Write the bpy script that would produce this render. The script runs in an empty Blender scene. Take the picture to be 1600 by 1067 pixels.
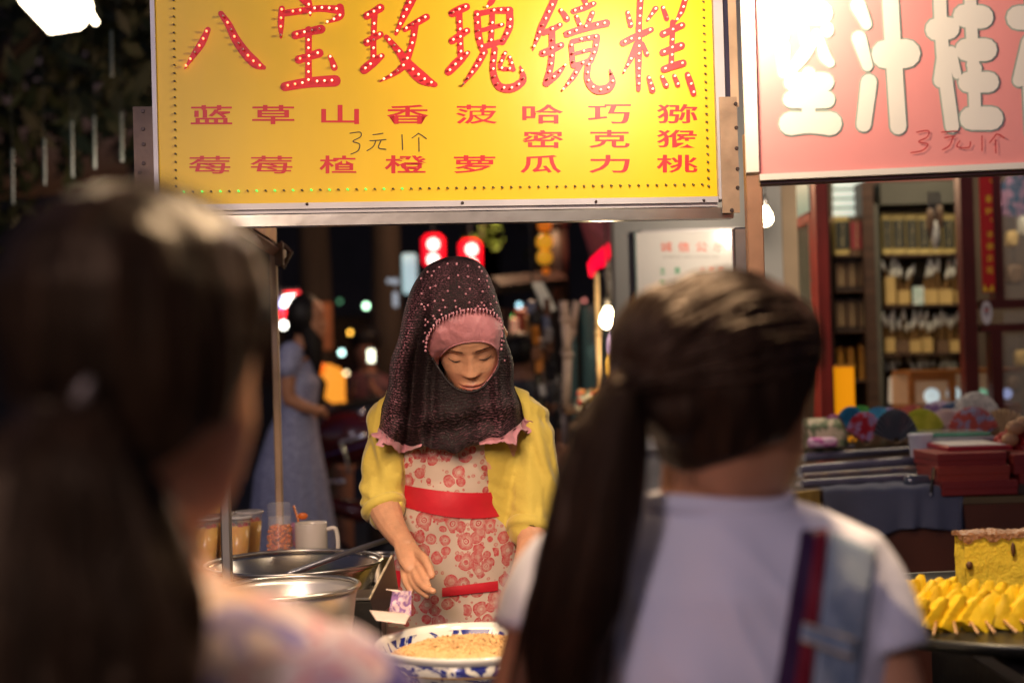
import bpy, math, random
from mathutils import Vector, Matrix, noise
from mathutils.bvhtree import BVHTree
R = math.radians
random.seed(7)
scene = bpy.context.scene
COL = scene.collection

# ---------------------------------------------------------------- camera
FPX = 2222.0
CAM = Vector((0.0, 0.0, 1.45))
PITCH, ROLL = R(0.70), R(1.6)
_f = Vector((0, math.cos(PITCH), math.sin(PITCH)))
_r0 = Vector((1, 0, 0)); _u0 = Vector((0, -math.sin(PITCH), math.cos(PITCH)))
_r = _r0 * math.cos(ROLL) - _u0 * math.sin(ROLL)
_u = _u0 * math.cos(ROLL) + _r0 * math.sin(ROLL)
cam_data = bpy.data.cameras.new("camera"); cam = bpy.data.objects.new("camera", cam_data)
COL.objects.link(cam); scene.camera = cam
M3 = Matrix((_r, _u, -_f)).transposed()
cam.matrix_world = Matrix.Translation(CAM) @ M3.to_4x4()
cam_data.sensor_width = 36.0; cam_data.lens = FPX / 1600 * 36.0
cam_data.clip_start = 0.05; cam_data.clip_end = 400
cam_data.dof.use_dof = True; cam_data.dof.focus_distance = 2.74; cam_data.dof.aperture_fstop = 2.2

# ---------------------------------------------------------------- sky, exposure
world = bpy.data.worlds.new("World"); scene.world = world; world.use_nodes = True
wn = world.node_tree.nodes; wl = world.node_tree.links; wn.clear()
wo = wn.new("ShaderNodeOutputWorld"); wb = wn.new("ShaderNodeBackground")
sky = wn.new("ShaderNodeTexSky"); sky.sky_type = 'NISHITA'; sky.sun_disc = False
sky.sun_elevation = R(-3.0); sky.sun_rotation = R(200)
hs = wn.new("ShaderNodeMix"); hs.data_type = 'RGBA'; hs.blend_type = 'MULTIPLY'; hs.inputs[0].default_value = 1.0
hs.inputs[7].default_value = (0.8, 0.75, 1.05, 1)
wl.new(sky.outputs[0], hs.inputs[6]); wl.new(hs.outputs[2], wb.inputs[0]); wl.new(wb.outputs[0], wo.inputs[0])
wb.inputs[1].default_value = .9
scene.view_settings.view_transform = 'Standard'; scene.view_settings.look = 'None'
scene.view_settings.exposure = 0.0; scene.view_settings.gamma = 1.0
scene.view_settings.use_curve_mapping = False
scene.render.engine = 'CYCLES'
scene.cycles.use_denoising = True
scene.cycles.max_bounces = 6; scene.cycles.transparent_max_bounces = 12
scene.cycles.sample_clamp_indirect = 3.0
scene.cycles.caustics_reflective = False; scene.cycles.caustics_refractive = False

def ray(px, py):
    return (_f + _r * ((px - 800) / FPX) + _u * (-(py - 533.5) / FPX))
def P(px, py, Y):
    d = ray(px, py); return CAM + d * (Y / d.y)
def mm(px, Y):                                   # pixels -> metres at depth Y
    return px / FPX * Y

def lamp(name, loc, power, color, size=0.05, kind='POINT', rot=None, spread=None, sx=None):
    d = bpy.data.lights.new(name, kind); d.energy = power; d.color = color
    if kind == 'POINT': d.shadow_soft_size = size
    elif kind == 'AREA':
        d.shape = 'RECTANGLE'; d.size = sx or size; d.size_y = size
    elif kind == 'SPOT': d.shadow_soft_size = size; d.spot_size = R(spread or 90); d.spot_blend = .5
    o = bpy.data.objects.new(name, d); COL.objects.link(o); o.location = loc
    if rot: o.rotation_euler = rot
    return o
WARM = (1.0, 0.74, 0.46)
SIGN_LAMP = P(1100, -96, 2.30)
LEFT_LAMP = P(95, 2, 1.75)
lamp("sign_lamp_light", SIGN_LAMP, 22, (1.0, 0.80, 0.60), 0.035)
lamp("left_lamp_light", LEFT_LAMP + Vector((0, 0, .03)), 6, (1.0, 0.70, 0.40), 0.05)
lamp("vendor_fill_light", (-0.42, 1.45, 2.05), 118, (1.0, .69, .42), 0.42, 'SPOT', (R(55), 0, R(-13)), spread=46)  # unseen spot added to brighten the vendor, standing in for stall lamps
lamp("top_fill_light", (.30, 1.62, 2.42), 100, (1.0, .74, .46), 0.07, 'SPOT', (R(-14), 0, 0), spread=118)  # unseen downward spot added for heads, shoulders and food
lamp("alley_fill_light", (.1, 8.2, 2.7), 100, (1.0, .58, .32), 0.25)  # no lamp here: warm fill added for the dark alley
lamp("dress_fill_light", (-1.5, 5.6, 2.2), 17, (1.0, .82, .66), 0.2)  # no fixture: fill added to brighten the woman in the blue dress
lamp("corner_bulb_light", P(1197, 335, 4.12), 7, (1.0, .80, .60), 0.03)
lamp("street_lamp_light", (-1.2, -1.9, 3.0), 150, (0.94, 0.80, 0.98), 0.25)
lamp("shop_ceiling_light", (1.7, 5.15, 2.75), 25, (1.0, .80, .54), 0.5, 'AREA', (0, 0, 0), sx=1.6)
lamp("alley_bulb_light", P(950, 500, 5.2), 12, (1.0, .72, .40), 0.04)
lamp("goods_table_light", P(1300, 150, 3.9), 4.0, (1.0, .82, .66), 0.1)

# ---------------------------------------------------------------- materials
MATS = {}
def mat(name, col, rough=.6, metal=0., vary=.15, vscale=8., bump=0., bscale=40., emit=None, estr=0., spec=.5,
        trans=0., coord='Object', stretch=(1, 1, 1), col2=None, sheen=0., alpha=1., sss=0., coat=0., tint=None):
    if name in MATS: return MATS[name]
    m = bpy.data.materials.new(name); m.use_nodes = True; MATS[name] = m
    nt = m.node_tree; b = nt.nodes["Principled BSDF"]; L = nt.links.new
    b.inputs["Roughness"].default_value = rough; b.inputs["Metallic"].default_value = metal
    b.inputs["Specular IOR Level"].default_value = spec
    b.inputs["Transmission Weight"].default_value = trans
    b.inputs["Sheen Weight"].default_value = sheen
    b.inputs["Alpha"].default_value = alpha; b.inputs["Coat Weight"].default_value = coat
    if tint: b.inputs["Specular Tint"].default_value = (*tint, 1)
    if sss:
        b.inputs["Subsurface Weight"].default_value = sss
        b.inputs["Subsurface Radius"].default_value = (.012, .005, .003); b.inputs["Subsurface Scale"].default_value = 1.0
    tc = nt.nodes.new("ShaderNodeTexCoord"); mp = nt.nodes.new("ShaderNodeMapping"); mp.inputs[3].default_value = stretch
    L(tc.outputs[coord], mp.inputs[0])
    n = nt.nodes.new("ShaderNodeTexNoise"); n.inputs["Scale"].default_value = vscale; n.inputs["Detail"].default_value = 5
    L(mp.outputs[0], n.inputs[0])
    rp = nt.nodes.new("ShaderNodeValToRGB"); rp.color_ramp.elements[0].position = .3; rp.color_ramp.elements[1].position = .7
    c2 = col2 or tuple(min(1, c * (1 + vary)) for c in col); c1 = col if col2 else tuple(c * (1 - vary) for c in col)
    rp.color_ramp.elements[0].color = (*c1, 1); rp.color_ramp.elements[1].color = (*c2, 1)
    L(n.outputs[0], rp.inputs[0]); L(rp.outputs[0], b.inputs["Base Color"])
    if bump:
        n2 = nt.nodes.new("ShaderNodeTexNoise"); n2.inputs["Scale"].default_value = bscale; n2.inputs["Detail"].default_value = 4
        L(mp.outputs[0], n2.inputs[0]); bp = nt.nodes.new("ShaderNodeBump")
        bp.inputs["Strength"].default_value = bump; bp.inputs["Distance"].default_value = .004
        L(n2.outputs[0], bp.inputs["Height"]); L(bp.outputs[0], b.inputs["Normal"])
    if emit:
        b.inputs["Emission Color"].default_value = (*emit, 1); b.inputs["Emission Strength"].default_value = estr
    return m

# ---------------------------------------------------------------- mesh builder (world coordinates)
class MB:
    def __init__(s): s.v = []; s.f = []
    def add(s, vs, fs):
        k = len(s.v); s.v += [Vector(v) for v in vs]; s.f += [tuple(i + k for i in f) for f in fs]; return s
    def box(s, c, d, rz=0., rx=0., ry=0.):
        c = Vector(c); m = Matrix.Rotation(rz, 3, 'Z') @ Matrix.Rotation(ry, 3, 'Y') @ Matrix.Rotation(rx, 3, 'X')
        vs = [c + m @ Vector((x * d[0] / 2, y * d[1] / 2, z * d[2] / 2)) for x in (-1, 1) for y in (-1, 1) for z in (-1, 1)]
        return s.add(vs, [(0, 1, 3, 2), (4, 6, 7, 5), (0, 4, 5, 1), (2, 3, 7, 6), (0, 2, 6, 4), (1, 5, 7, 3)])
    def bbox(s, c, d, b=.003, rz=0., rx=0.):                 # box with bevelled edges
        c = Vector(c); m = Matrix.Rotation(rz, 3, 'Z') @ Matrix.Rotation(rx, 3, 'X'); h = [x / 2 for x in d]; b = min(b, min(h) * .9)
        bm_v = []; idx = {}
        for sx in (-1, 1):
            for sy in (-1, 1):
                for sz in (-1, 1):
                    for a in range(3):
                        p = [sx * h[0], sy * h[1], sz * h[2]]
                        for q in range(3):
                            if q != a: p[q] -= (sx, sy, sz)[q] * b
                        idx[(sx, sy, sz, a)] = len(bm_v); bm_v.append(c + m @ Vector(p))
        F = []
        for a in range(3):
            o = [q for q in range(3) if q != a]
            for sg in (-1, 1):
                q4 = []
                for (i, j) in ((-1, -1), (1, -1), (1, 1), (-1, 1)):
                    k = [0, 0, 0]; k[a] = sg; k[o[0]] = i; k[o[1]] = j; q4.append(idx[(*k, a)])
                F.append(tuple(q4))
        for a in range(3):                                    # edges along axis a
            o = [q for q in range(3) if q != a]
            for i in (-1, 1):
                for j in (-1, 1):
                    k0 = [0, 0, 0]; k1 = [0, 0, 0]; k0[a] = -1; k1[a] = 1
                    for k in (k0, k1): k[o[0]] = i; k[o[1]] = j
                    F.append((idx[(*k0, o[0])], idx[(*k1, o[0])], idx[(*k1, o[1])], idx[(*k0, o[1])]))
        for sx in (-1, 1):
            for sy in (-1, 1):
                for sz in (-1, 1): F.append(tuple(idx[(sx, sy, sz, a)] for a in range(3)))
        return s.add(bm_v, F)
    def loft(s, rings, cap=True, closed=True):
        n = len(rings[0]); k = len(s.v)
        for r in rings: s.v += [Vector(p) for p in r]
        for i in range(len(rings) - 1):
            for j in range(n if closed else n - 1):
                a = k + i * n + j; b = k + i * n + (j + 1) % n
                s.f.append((a, b, b + n, a + n))
        if cap and closed:
            s.f.append(tuple(k + j for j in reversed(range(n)))); s.f.append(tuple(k + (len(rings) - 1) * n + j for j in range(n)))
        return s
    def tube(s, pts, rad, n=8, cap=True, flat=None, axis=None, round_ends=False):
        pts = [Vector(p) for p in pts]
        rad = list(rad) if isinstance(rad, (list, tuple)) else [rad] * len(pts)
        if round_ends:
            d0 = (pts[0] - pts[1]).normalized(); d1 = (pts[-1] - pts[-2]).normalized()
            a = [(.92, .38), (.7, .71), (.3, .95)]
            pre = [(pts[0] + d0 * rad[0] * h * .95, rad[0] * w) for (h, w) in ((.99, .12), (.92, .4), (.7, .71), (.38, .92))]
            post = [(pts[-1] + d1 * rad[-1] * h * .95, rad[-1] * w) for (h, w) in ((.38, .92), (.7, .71), (.92, .4), (.99, .12))]
            pts = [p for p, _ in pre] + pts + [p for p, _ in post]; rad = [r for _, r in pre] + rad + [r for _, r in post]
        rings = []; up = Vector(axis) if axis else None
        for i, p in enumerate(pts):
            t = (pts[min(i + 1, len(pts) - 1)] - pts[max(i - 1, 0)]).normalized()
            if up is None: up = Vector((0, 0, 1)) if abs(t.z) < .9 else Vector((0, 1, 0))
            x = up.cross(t); x = x.normalized() if x.length > 1e-6 else Vector((1, 0, 0)); y = t.cross(x)
            if axis is None: up = y
            fl = flat or 1.
            rings.append([p + (x * math.cos(2 * math.pi * j / n) + y * math.sin(2 * math.pi * j / n) * fl) * rad[i] for j in range(n)])
        return s.loft(rings, cap)
    def lathe(s, c, prof, n=32, tilt=None, cap=True):
        c = Vector(c); rings = []
        for (r, z) in prof:
            rings.append([c + ((tilt @ Vector((r * math.cos(2 * math.pi * j / n), r * math.sin(2 * math.pi * j / n), z))) if tilt else
                          Vector((r * math.cos(2 * math.pi * j / n), r * math.sin(2 * math.pi * j / n), z))) for j in range(n)])
        return s.loft(rings, cap)
    def zloft(s, secs, n=40, e=2.0, cap=True):               # (cx, cy, z, rx, ry) sections, superellipse exponent e
        rings = []
        for sec in secs:
            cx, cy, z, rx, ry = sec[:5]; r = []
            for j in range(n):
                a = 2 * math.pi * j / n; ca, sa = math.cos(a), math.sin(a)
                r.append(Vector((cx + rx * math.copysign(abs(ca) ** (2 / e), ca), cy + ry * math.copysign(abs(sa) ** (2 / e), sa), z)))
            rings.append(r)
        return s.loft(rings, cap)
    def ell(s, c, r, rot=None, n=20, m=12):
        c = Vector(c); rings = []
        for i in range(m + 1):
            t = math.pi * (i / m) * .996 + .006
            rings.append([c + ((rot or Matrix.Identity(3)) @ Vector((r[0] * math.sin(t) * math.cos(2 * math.pi * j / n), r[1] * math.sin(t) * math.sin(2 * math.pi * j / n), r[2] * math.cos(t)))) for j in range(n)])
        return s.loft(rings)
    def fix(s): return s
def mesh_of(name, mb):
    me = bpy.data.meshes.new(name); me.from_pydata([tuple(v) for v in mb.v], [], mb.f); me.update(); return me
def recalc(me):
    import bmesh
    b = bmesh.new(); b.from_mesh(me); bmesh.ops.recalc_face_normals(b, faces=b.faces); b.to_mesh(me); b.free()
def origin_of(o):
    v = Vector((0, 0, 0))
    while o is not None: v += o.location; o = o.parent
    return v
def obj(name, mb, m, parent=None, smooth=False, origin=None, kind=None, label=None, angle=None, rec=True):
    me = mb if isinstance(mb, bpy.types.Mesh) else mesh_of(name, mb)
    if parent is not None: base = origin_of(parent)
    else:
        if origin is None:
            xs = [v.co for v in me.vertices]
            origin = Vector((sum(v.x for v in xs) / len(xs), sum(v.y for v in xs) / len(xs), min(v.z for v in xs)))
        base = Vector(origin)
    me.transform(Matrix.Translation(-base))
    if rec: recalc(me)
    ms = m if isinstance(m, (list, tuple)) else [m]
    for q in ms: me.materials.append(q)
    if smooth: me.shade_smooth()
    if angle:
        me.shade_smooth(); me.set_sharp_from_angle(angle=R(angle))
    o = bpy.data.objects.new(name, me); COL.objects.link(o)
    if parent is not None: o.parent = parent
    else: o.location = base
    if kind: o["kind"] = kind
    if label: o["label"] = label
    return o
def tag(o, label, cat, group=None, kind=None):
    o["label"] = label; o["category"] = cat
    if group: o["group"] = group
    if kind: o["kind"] = kind
    return o
def thing(name, label, cat, loc=(0, 0, 0), group=None):
    o = bpy.data.objects.new(name, None); COL.objects.link(o); o.location = loc; o.empty_display_size = .05
    return tag(o, label, cat, group)
def copy_tree(o, parent=None):
    c = o.copy(); COL.objects.link(c); c.parent = parent
    for ch in list(o.children): copy_tree(ch, c)
    return c
def place(src, first, loc, rz=0, label=None, sc=None):
    o = src if first else copy_tree(src)
    o.location = loc; o.rotation_euler = (0, 0, rz)
    if label: o["label"] = label
    if sc: o.scale = (sc, sc, sc)
    return o
def fuse(parts, voxel=.004, smooth=6, fac=.6):               # several overlapping closed shapes -> one continuous skin
    mb = MB()
    for p in parts: mb.add(p.v, p.f)
    me = mesh_of("tmp", mb); recalc(me); o = bpy.data.objects.new("tmp", me); COL.objects.link(o)
    md = o.modifiers.new("r", 'REMESH'); md.mode = 'VOXEL'; md.voxel_size = voxel
    if smooth:
        sm = o.modifiers.new("s", 'SMOOTH'); sm.iterations = smooth; sm.factor = fac
    dg = bpy.context.evaluated_depsgraph_get(); out = bpy.data.meshes.new_from_object(o.evaluated_get(dg))
    bpy.data.objects.remove(o); bpy.data.meshes.remove(me); return out
def spline(pts, k=8):
    pts = [Vector(p) for p in pts]
    if len(pts) < 3:
        return [pts[0].lerp(pts[1], i / k) for i in range(k + 1)]
    out = []
    for i in range(len(pts) - 1):
        p0 = pts[max(i - 1, 0)]; p1 = pts[i]; p2 = pts[i + 1]; p3 = pts[min(i + 2, len(pts) - 1)]
        for j in range(k):
            t = j / k
            out.append(.5 * ((2 * p1) + (p2 - p0) * t + (2 * p0 - 5 * p1 + 4 * p2 - p3) * t * t + (3 * p1 - p0 - 3 * p2 + p3) * t ** 3))
    out.append(pts[-1]); return out
class Plane:                                                 # a vertical (or leaning) flat thing in the place
    def __init__(s, a, b, lean=0.):
        s.a = Vector(a); s.u = (Vector(b) - Vector(a)); s.u.z = 0; s.u.normalize()
        s.v = (Vector((0, 0, 1)) * math.cos(lean) + Vector((0, math.sin(lean), 0))).normalized()
        s.n = s.u.cross(s.v).normalized()                    # towards the camera
        if s.n.y > 0: s.n = -s.n
    def at(s, px, py, off=0.):
        d = ray(px, py); t = (s.a - CAM).dot(s.n) / d.dot(s.n); return CAM + d * t + s.n * off
    def slab(s, mb, x0, y0, x1, y1, off, th):                # upright box covering the pixel rectangle, front face at off
        A = s.at(x0, y1); B = s.at(x1, y1); u0 = (A - s.a).dot(s.u); u1 = (B - s.a).dot(s.u)
        C = s.at((x0 + x1) / 2, y0); D = s.at((x0 + x1) / 2, y1); v0 = (D - s.a).dot(s.v); v1 = (C - s.a).dot(s.v)
        return s.uv(mb, u0, v0, u1, v1, off, th)
    def uv(s, mb, u0, v0, u1, v1, off, th):
        vs = [s.a + s.u * u + s.v * v + s.n * o for u in (u0, u1) for v in (v0, v1) for o in (off, off - th)]
        return mb.add(vs, [(0, 1, 3, 2), (4, 6, 7, 5), (0, 4, 5, 1), (2, 3, 7, 6), (0, 2, 6, 4), (1, 5, 7, 3)])
def ribbon(mb, pl, pts, ws, off, grow=0., k=6, round_end=True, th=0.0):
    """a painted stroke on a flat thing: centre line and widths in picture units, laid out on the plane"""
    n = len(pts); P2 = [Vector((p[0], p[1], 0)) for p in pts]
    W = list(ws) if isinstance(ws, (list, tuple)) else [ws] * n
    if len(W) < n: W = [W[0] + (W[-1] - W[0]) * i / (n - 1) for i in range(n)] if len(W) == 2 else W + [W[-1]] * (n - len(W))
    c = spline([Vector((p.x, p.y, w)) for p, w in zip(P2, W)], k)
    L = []; Rr = []
    for i, p in enumerate(c):
        t = (c[min(i + 1, len(c) - 1)] - c[max(i - 1, 0)]); t.z = 0; t.normalize(); w = p.z / 2 + grow
        nn = Vector((-t.y, t.x, 0)); q = Vector((p.x, p.y, 0)); L.append(q + nn * w); Rr.append(q - nn * w)
    def capp(i, sgn):
        t = (c[1] - c[0]) if i == 0 else (c[-1] - c[-2]); t.z = 0; t.normalize(); t *= sgn; w = c[i].z / 2 + grow
        nn = Vector((-t.y, t.x, 0)); q = Vector((c[i].x, c[i].y, 0))
        return [q + (nn * math.cos(a) + t * math.sin(a)) * w * (1 if round_end else .9) for a in [math.pi * j / 6 for j in range(1, 6)]]
    poly = L + (capp(-1, 1)) + list(reversed(Rr)) + (capp(0, -1))
    vs = [pl.at(p.x, p.y, off) for p in L] + [pl.at(p.x, p.y, off) for p in Rr]; m = len(L)
    fs = [(i, i + 1, i + 1 + m, i + m) for i in range(m - 1)]
    mb.add(vs, fs)
    for cc, end in ((capp(-1, 1), -1), (capp(0, -1), 0)):
        a, b = (L[-1], Rr[-1]) if end == -1 else (Rr[0], L[0])
        q = [a] + cc + [b]; mb.add([pl.at(p.x, p.y, off) for p in q], [tuple(range(len(q)))])
    return mb
_tcache = {}
def text_mesh(body, bold=0.):
    key = (body, bold)
    if key not in _tcache:
        c = bpy.data.curves.new('t', 'FONT'); c.body = body; c.offset = bold; c.resolution_u = 3; o = bpy.data.objects.new('t', c)
        COL.objects.link(o); dg = bpy.context.evaluated_depsgraph_get(); me = bpy.data.meshes.new_from_object(o.evaluated_get(dg))
        V = [v.co.copy() for v in me.vertices]; F = [tuple(p.vertices) for p in me.polygons]
        bpy.data.objects.remove(o); bpy.data.curves.remove(c); bpy.data.meshes.remove(me)
        _tcache[key] = (V, F)
    return _tcache[key]
def text_fit(mb, pl, body, x0, y0, x1, y1, off, bold=0.):
    V, F = text_mesh(body, bold)
    if not V: return mb
    a0 = min(v.x for v in V); a1 = max(v.x for v in V); b0 = min(v.y for v in V); b1 = max(v.y for v in V)
    return mb.add([pl.at(x0 + (v.x - a0) / max(a1 - a0, 1e-6) * (x1 - x0), y1 - (v.y - b0) / max(b1 - b0, 1e-6) * (y1 - y0), off) for v in V], F)
# ================================================================ materials
STEEL = mat('steel', (.56, .54, .51), .3, 1., .12, 12, .15, 30)
ALU = mat('aluminium_trim', (.50, .48, .50), .5, .5, .08, 10)
RUSTY = mat('worn_brown_steel', (.20, .135, .10), .55, .3, .35, 14, .3, 60)
TANPOST = mat('tan_painted_post', (.55, .38, .24), .5, .2, .2, 10, .1)
BOLT = mat('bolt_iron', (.07, .05, .045), .5, .6)
YELLOW = mat('yellow_vinyl', (.84, .53, .004), .42, 0, .10, 3.5, .08, 30, stretch=(1, 1, .35))
REDINK = mat('red_vinyl', (.62, .012, .02), .45, 0, .06)
LED = mat('led_lens', (.9, .7, .6), .3, emit=(1, .42, .22), estr=2.6)
LEDR = mat('led_lens_red', (.9, .3, .2), .3, emit=(1, .22, .08), estr=3.2)
LEDRING = mat('led_red_glow', (.9, .03, .02), .4, emit=(1, .02, .01), estr=.5)
LEDG = mat('led_green', (.1, .6, .1), .3, emit=(.1, 1, .15), estr=1.2)
STUD = mat('led_stud_dark', (.12, .10, .06), .5)
MARK = mat('marker_ink', (.03, .02, .02), .6)
PINK = mat('pink_red_vinyl', (.87, .32, .28), .5, 0, .1, 3, .05, 60)  # pink lightened: glare on the overexposed sign is put into the colour
CREAM = mat('cream_vinyl', (.86, .80, .66), .5, 0, .03)
GREYG = mat('grey_green_outline', (.36, .42, .33), .5)
REDMARK = mat('red_marker', (.45, .02, .02), .6)
BLACKM = mat('black_metal', (.015, .014, .014), .4, .2)
BULB = mat('bulb_glow', (1, .9, .7), .3, emit=(1, .80, .50), estr=28)
TUBEGLOW = mat('lamp_tube_glow', (1, .95, .8), .3, emit=(1, .86, .60), estr=9)
SKIN = mat('skin', (.56, .29, .17), .46, 0, .13, 38, .18, 300, sss=.12)
SKIN2 = mat('skin_foreground', (.56, .25, .12), .5, 0, .06, 12, sss=.1)
HAIR = mat('dark_brown_hair', (.008, .004, .003), .48, 0, .5, 60, .6, 120, stretch=(1, 1, .12), spec=.35, col2=(.024, .011, .006), tint=(1, .62, .36))
DARKWOOD = mat('dark_red_lacquer', (.085, .012, .012), .3, 0, .25, 6)
REDWOOD = mat('red_painted_wood', (.33, .03, .022), .38, 0, .2, 6)
BROWNWOOD = mat('brown_wood', (.055, .028, .016), .5, 0, .4, 5, stretch=(1, 1, 8))
CABGREY = mat('grey_green_cabinet', (.085, .085, .065), .5, 0, .2, 4)
OAK = mat('orange_oak', (.30, .11, .025), .35, 0, .3, 5, stretch=(1, 1, 8))
GLASS = mat('pane_glass', (.9, .95, .93), .03, spec=.5, alpha=.10, vary=0)
CLEAR = mat('clear_plastic', (.9, .92, .92), .12, alpha=.13, vary=0)
WHITE = mat('white_ceramic', (.72, .66, .60), .25, 0, .03)
PAPERW = mat('white_paper', (.74, .72, .70), .7, 0, .04)
ASPHALT = mat('asphalt', (.05, .048, .046), .8, 0, .3, 3, .4, 80)
BARK = mat('bark', (.05, .035, .025), .9, 0, .4, 6, .6, 20, stretch=(1, 1, .2))
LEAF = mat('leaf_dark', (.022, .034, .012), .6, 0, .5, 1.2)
LEAF2 = mat('leaf_lit', (.12, .20, .03), .6, 0, .4, 1.2)  # lit copy of the leaf material, light put into the green

# ================================================================ the setting
g = MB(); g.add([(-60, -30, 0), (60, -30, 0), (60, 120, 0), (-60, 120, 0)], [(0, 1, 2, 3)])
o = obj('street', g, ASPHALT, origin=(0, 0, 0), kind='structure', rec=False)
o["label"] = "dark asphalt street under the market stalls"
g = MB().box((3.2, 6.3, .06), (6.0, 3.3, .12)); obj('pavement', g, mat('pavement_stone', (.22, .2, .18), .7, 0, .2, 4), kind='structure')

def leafy(rnd, n, c, r, s, squash=1.):
    mb = MB(); c = Vector(c)
    clumps = []
    for _ in range(max(6, n // 60)):
        while True:
            p = Vector((rnd.uniform(-1, 1), rnd.uniform(-1, 1), rnd.uniform(-1, 1)))
            if p.length < 1: break
        clumps.append((c + Vector((p.x * r[0], p.y * r[1], p.z * r[2])), rnd.uniform(.14, .3)))
    for _ in range(n):
        q, rad = rnd.choice(clumps)
        p = q + Vector((rnd.gauss(0, 1), rnd.gauss(0, 1), rnd.gauss(0, .8))) * rad * r[0] * .5
        a = Vector((rnd.uniform(-1, 1), rnd.uniform(-1, 1), rnd.uniform(-1, 1))).normalized()
        b = a.orthogonal().normalized(); l = s * rnd.uniform(.6, 1.3)
        mb.add([p - a * l, p + b * l * .4, p + a * l, p - b * l * .4], [(0, 1, 2, 3)])
    return mb
def tree(loc, h, crown_z, r, n, s, label, m=LEAF, seed=1, trunk=.16):
    rnd = random.Random(seed); x, y = loc
    t = thing('tree', label, 'tree', (x, y, 0), 'street trees behind the stalls')
    tr = MB(); top = Vector((x + rnd.uniform(-.2, .2), y, crown_z))
    tr.tube(spline([(x, y, 0), (x + rnd.uniform(-.1, .1), y, crown_z * .5), top], 4), [trunk * (1 - .05 * i) for i in range(9)], 10)
    obj('trunk', tr, BARK, t, True)
    lm = MB()
    for k in range(6):
        a = k * 1.05 + rnd.random(); e = top + Vector((math.cos(a) * r[0] * .7, math.sin(a) * r[1] * .7, rnd.uniform(.3, 1) * r[2]))
        lm.tube(spline([top - Vector((0, 0, .1)), top.lerp(e, .5) + Vector((0, 0, .25)), e], 3), [trunk * .5 * (1 - i / 8) for i in range(7)], 6)
    obj('limb', lm, BARK, t, True)
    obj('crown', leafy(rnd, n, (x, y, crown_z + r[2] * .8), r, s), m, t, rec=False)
    return t
tree((-3.3, 8.0), 6, 2.6, (2.3, 1.8, 1.7), 4300, .10, "dark leafy tree at the left behind the overexposed lamp", seed=3)
tree((-1.35, 10.5), 6, 3.3, (2.2, 1.8, 1.5), 6500, .11, "dark tree above the dress woman and the coloured neon", seed=4)
tree((-.92, 10.0), 5, 3.4, (1.2, 1.0, 1.0), 1800, .07, "tree with a brown trunk just left of the vendor's scarf", seed=5, trunk=.14)
tree((.25, 13.0), 6, 3.3, (2.4, 1.8, 1.3), 5500, .12, "dark tree behind the two red lanterns", seed=6)
tree((-6.3, 13.0), 7, 3.6, (3.0, 2.0, 2.4), 5500, .14, "farthest dark tree at the left edge", seed=9)
# a twig of leaves by the lanterns, its lit look in the leaf colour
t = thing('leafy_branch', "small bright green twig hanging beside the right lantern", 'branch', P(752, 366, 8.7))
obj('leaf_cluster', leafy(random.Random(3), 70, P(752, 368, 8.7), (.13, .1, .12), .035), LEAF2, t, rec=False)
obj('twig', MB().tube([P(752, 372, 8.7), P(762, 300, 9.0), P(772, 240, 9.6)], .01, 6), BARK, t)

# far dark buildings on the other side of the street
def facade(x0, x1, y, h, label, m, lit):
    t = thing('building', label, 'building', ((x0 + x1) / 2, y, 0))
    w = MB().box(((x0 + x1) / 2, y + 2, h / 2), (x1 - x0, 4, h)); obj('wall', w, m, t)
    obj('cornice', MB().box(((x0 + x1) / 2, y - .1, h + .1), (x1 - x0 + .3, .5, .2)), m, t)
    n = int((x1 - x0) / 1.6); fr = mesh_cache = None
    for fl in range(int(h / 3)):
        for i in range(n):
            cx = x0 + (i + .5) * (x1 - x0) / n; cz = 1.7 + fl * 3.0
            f = MB()
            for (dx, dz, sx, sz) in ((-.45, 0, .08, 1.3), (.45, 0, .08, 1.3), (0, .65, .98, .08), (0, -.65, .98, .08)):
                f.box((cx + dx, y - .03, cz + dz), (sx, .08, sz))
            wf = obj('window', f, BLACKM, t)
            obj('pane', MB().box((cx, y - .012, cz), (.8, .02, 1.2)), mat('dark_pane', (.02, .025, .03), .1), wf)
    return t
BW = mat('dark_wall', (.06, .055, .05), .9, 0, .2, 1)  # plain dark wall colour with slight tone noise
facade(-16, -7.6, 26, 4.4, "dark far building beyond the trees at the left", BW, 0)
facade(-7.2, -.6, 27, 5.4, "dark far building behind the coloured neon", BW, 0)
facade(-.2, 7, 28, 7, "dark far building behind the alley lights", BW, 0)

# ================================================================ yellow sign
YS = Plane(P(258, 318, 2.70), P(1127, 307, 2.82))
root = thing('yellow_sign', "yellow illuminated sign board with big red characters hanging over the snack cart", 'sign', YS.at(690, 318, -.03))
pan = MB(); YS.slab(pan, 250, -230, 1121, 314, 0, .012); obj('panel', pan, YELLOW, root)
bk = MB(); YS.slab(bk, 243, -236, 1124, 316, -.0135, .07); obj('light_box', bk, ALU, root)
def yframe(x0, y0, x1, y1, off, th, m=ALU, name='trim'):
    mb = MB(); YS.slab(mb, x0, y0, x1, y1, off, th); return obj(name, mb, m, root)
yframe(243, -228, 249.8, 322, .010, .06)
yframe(1121.3, -228, 1136, 312, .010, .06)
yframe(250, 314.5, 1121, 324, .009, .055)
yframe(250, 324.3, 1121, 330, .003, .055)
rv = MB()
for px, py in ((722, 318), (300, 321), (480, 320), (930, 316), (1098, 314)):
    c = YS.at(px, py, .0095); rv.tube([c, c + YS.n * .003], [.0032, .002], 8)
obj('rivet', rv, BOLT, root, True, kind='stuff')
Z1 = lambda l: [(200 + x / 3.2, y / 3.2) for x, y in l]
Z2 = lambda l: [(650 + x / 2.909, y / 2.909) for x, y in l]
W1 = lambda w: [x / 3.2 for x in w]; W2 = lambda w: [x / 2.909 for x in w]
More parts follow.
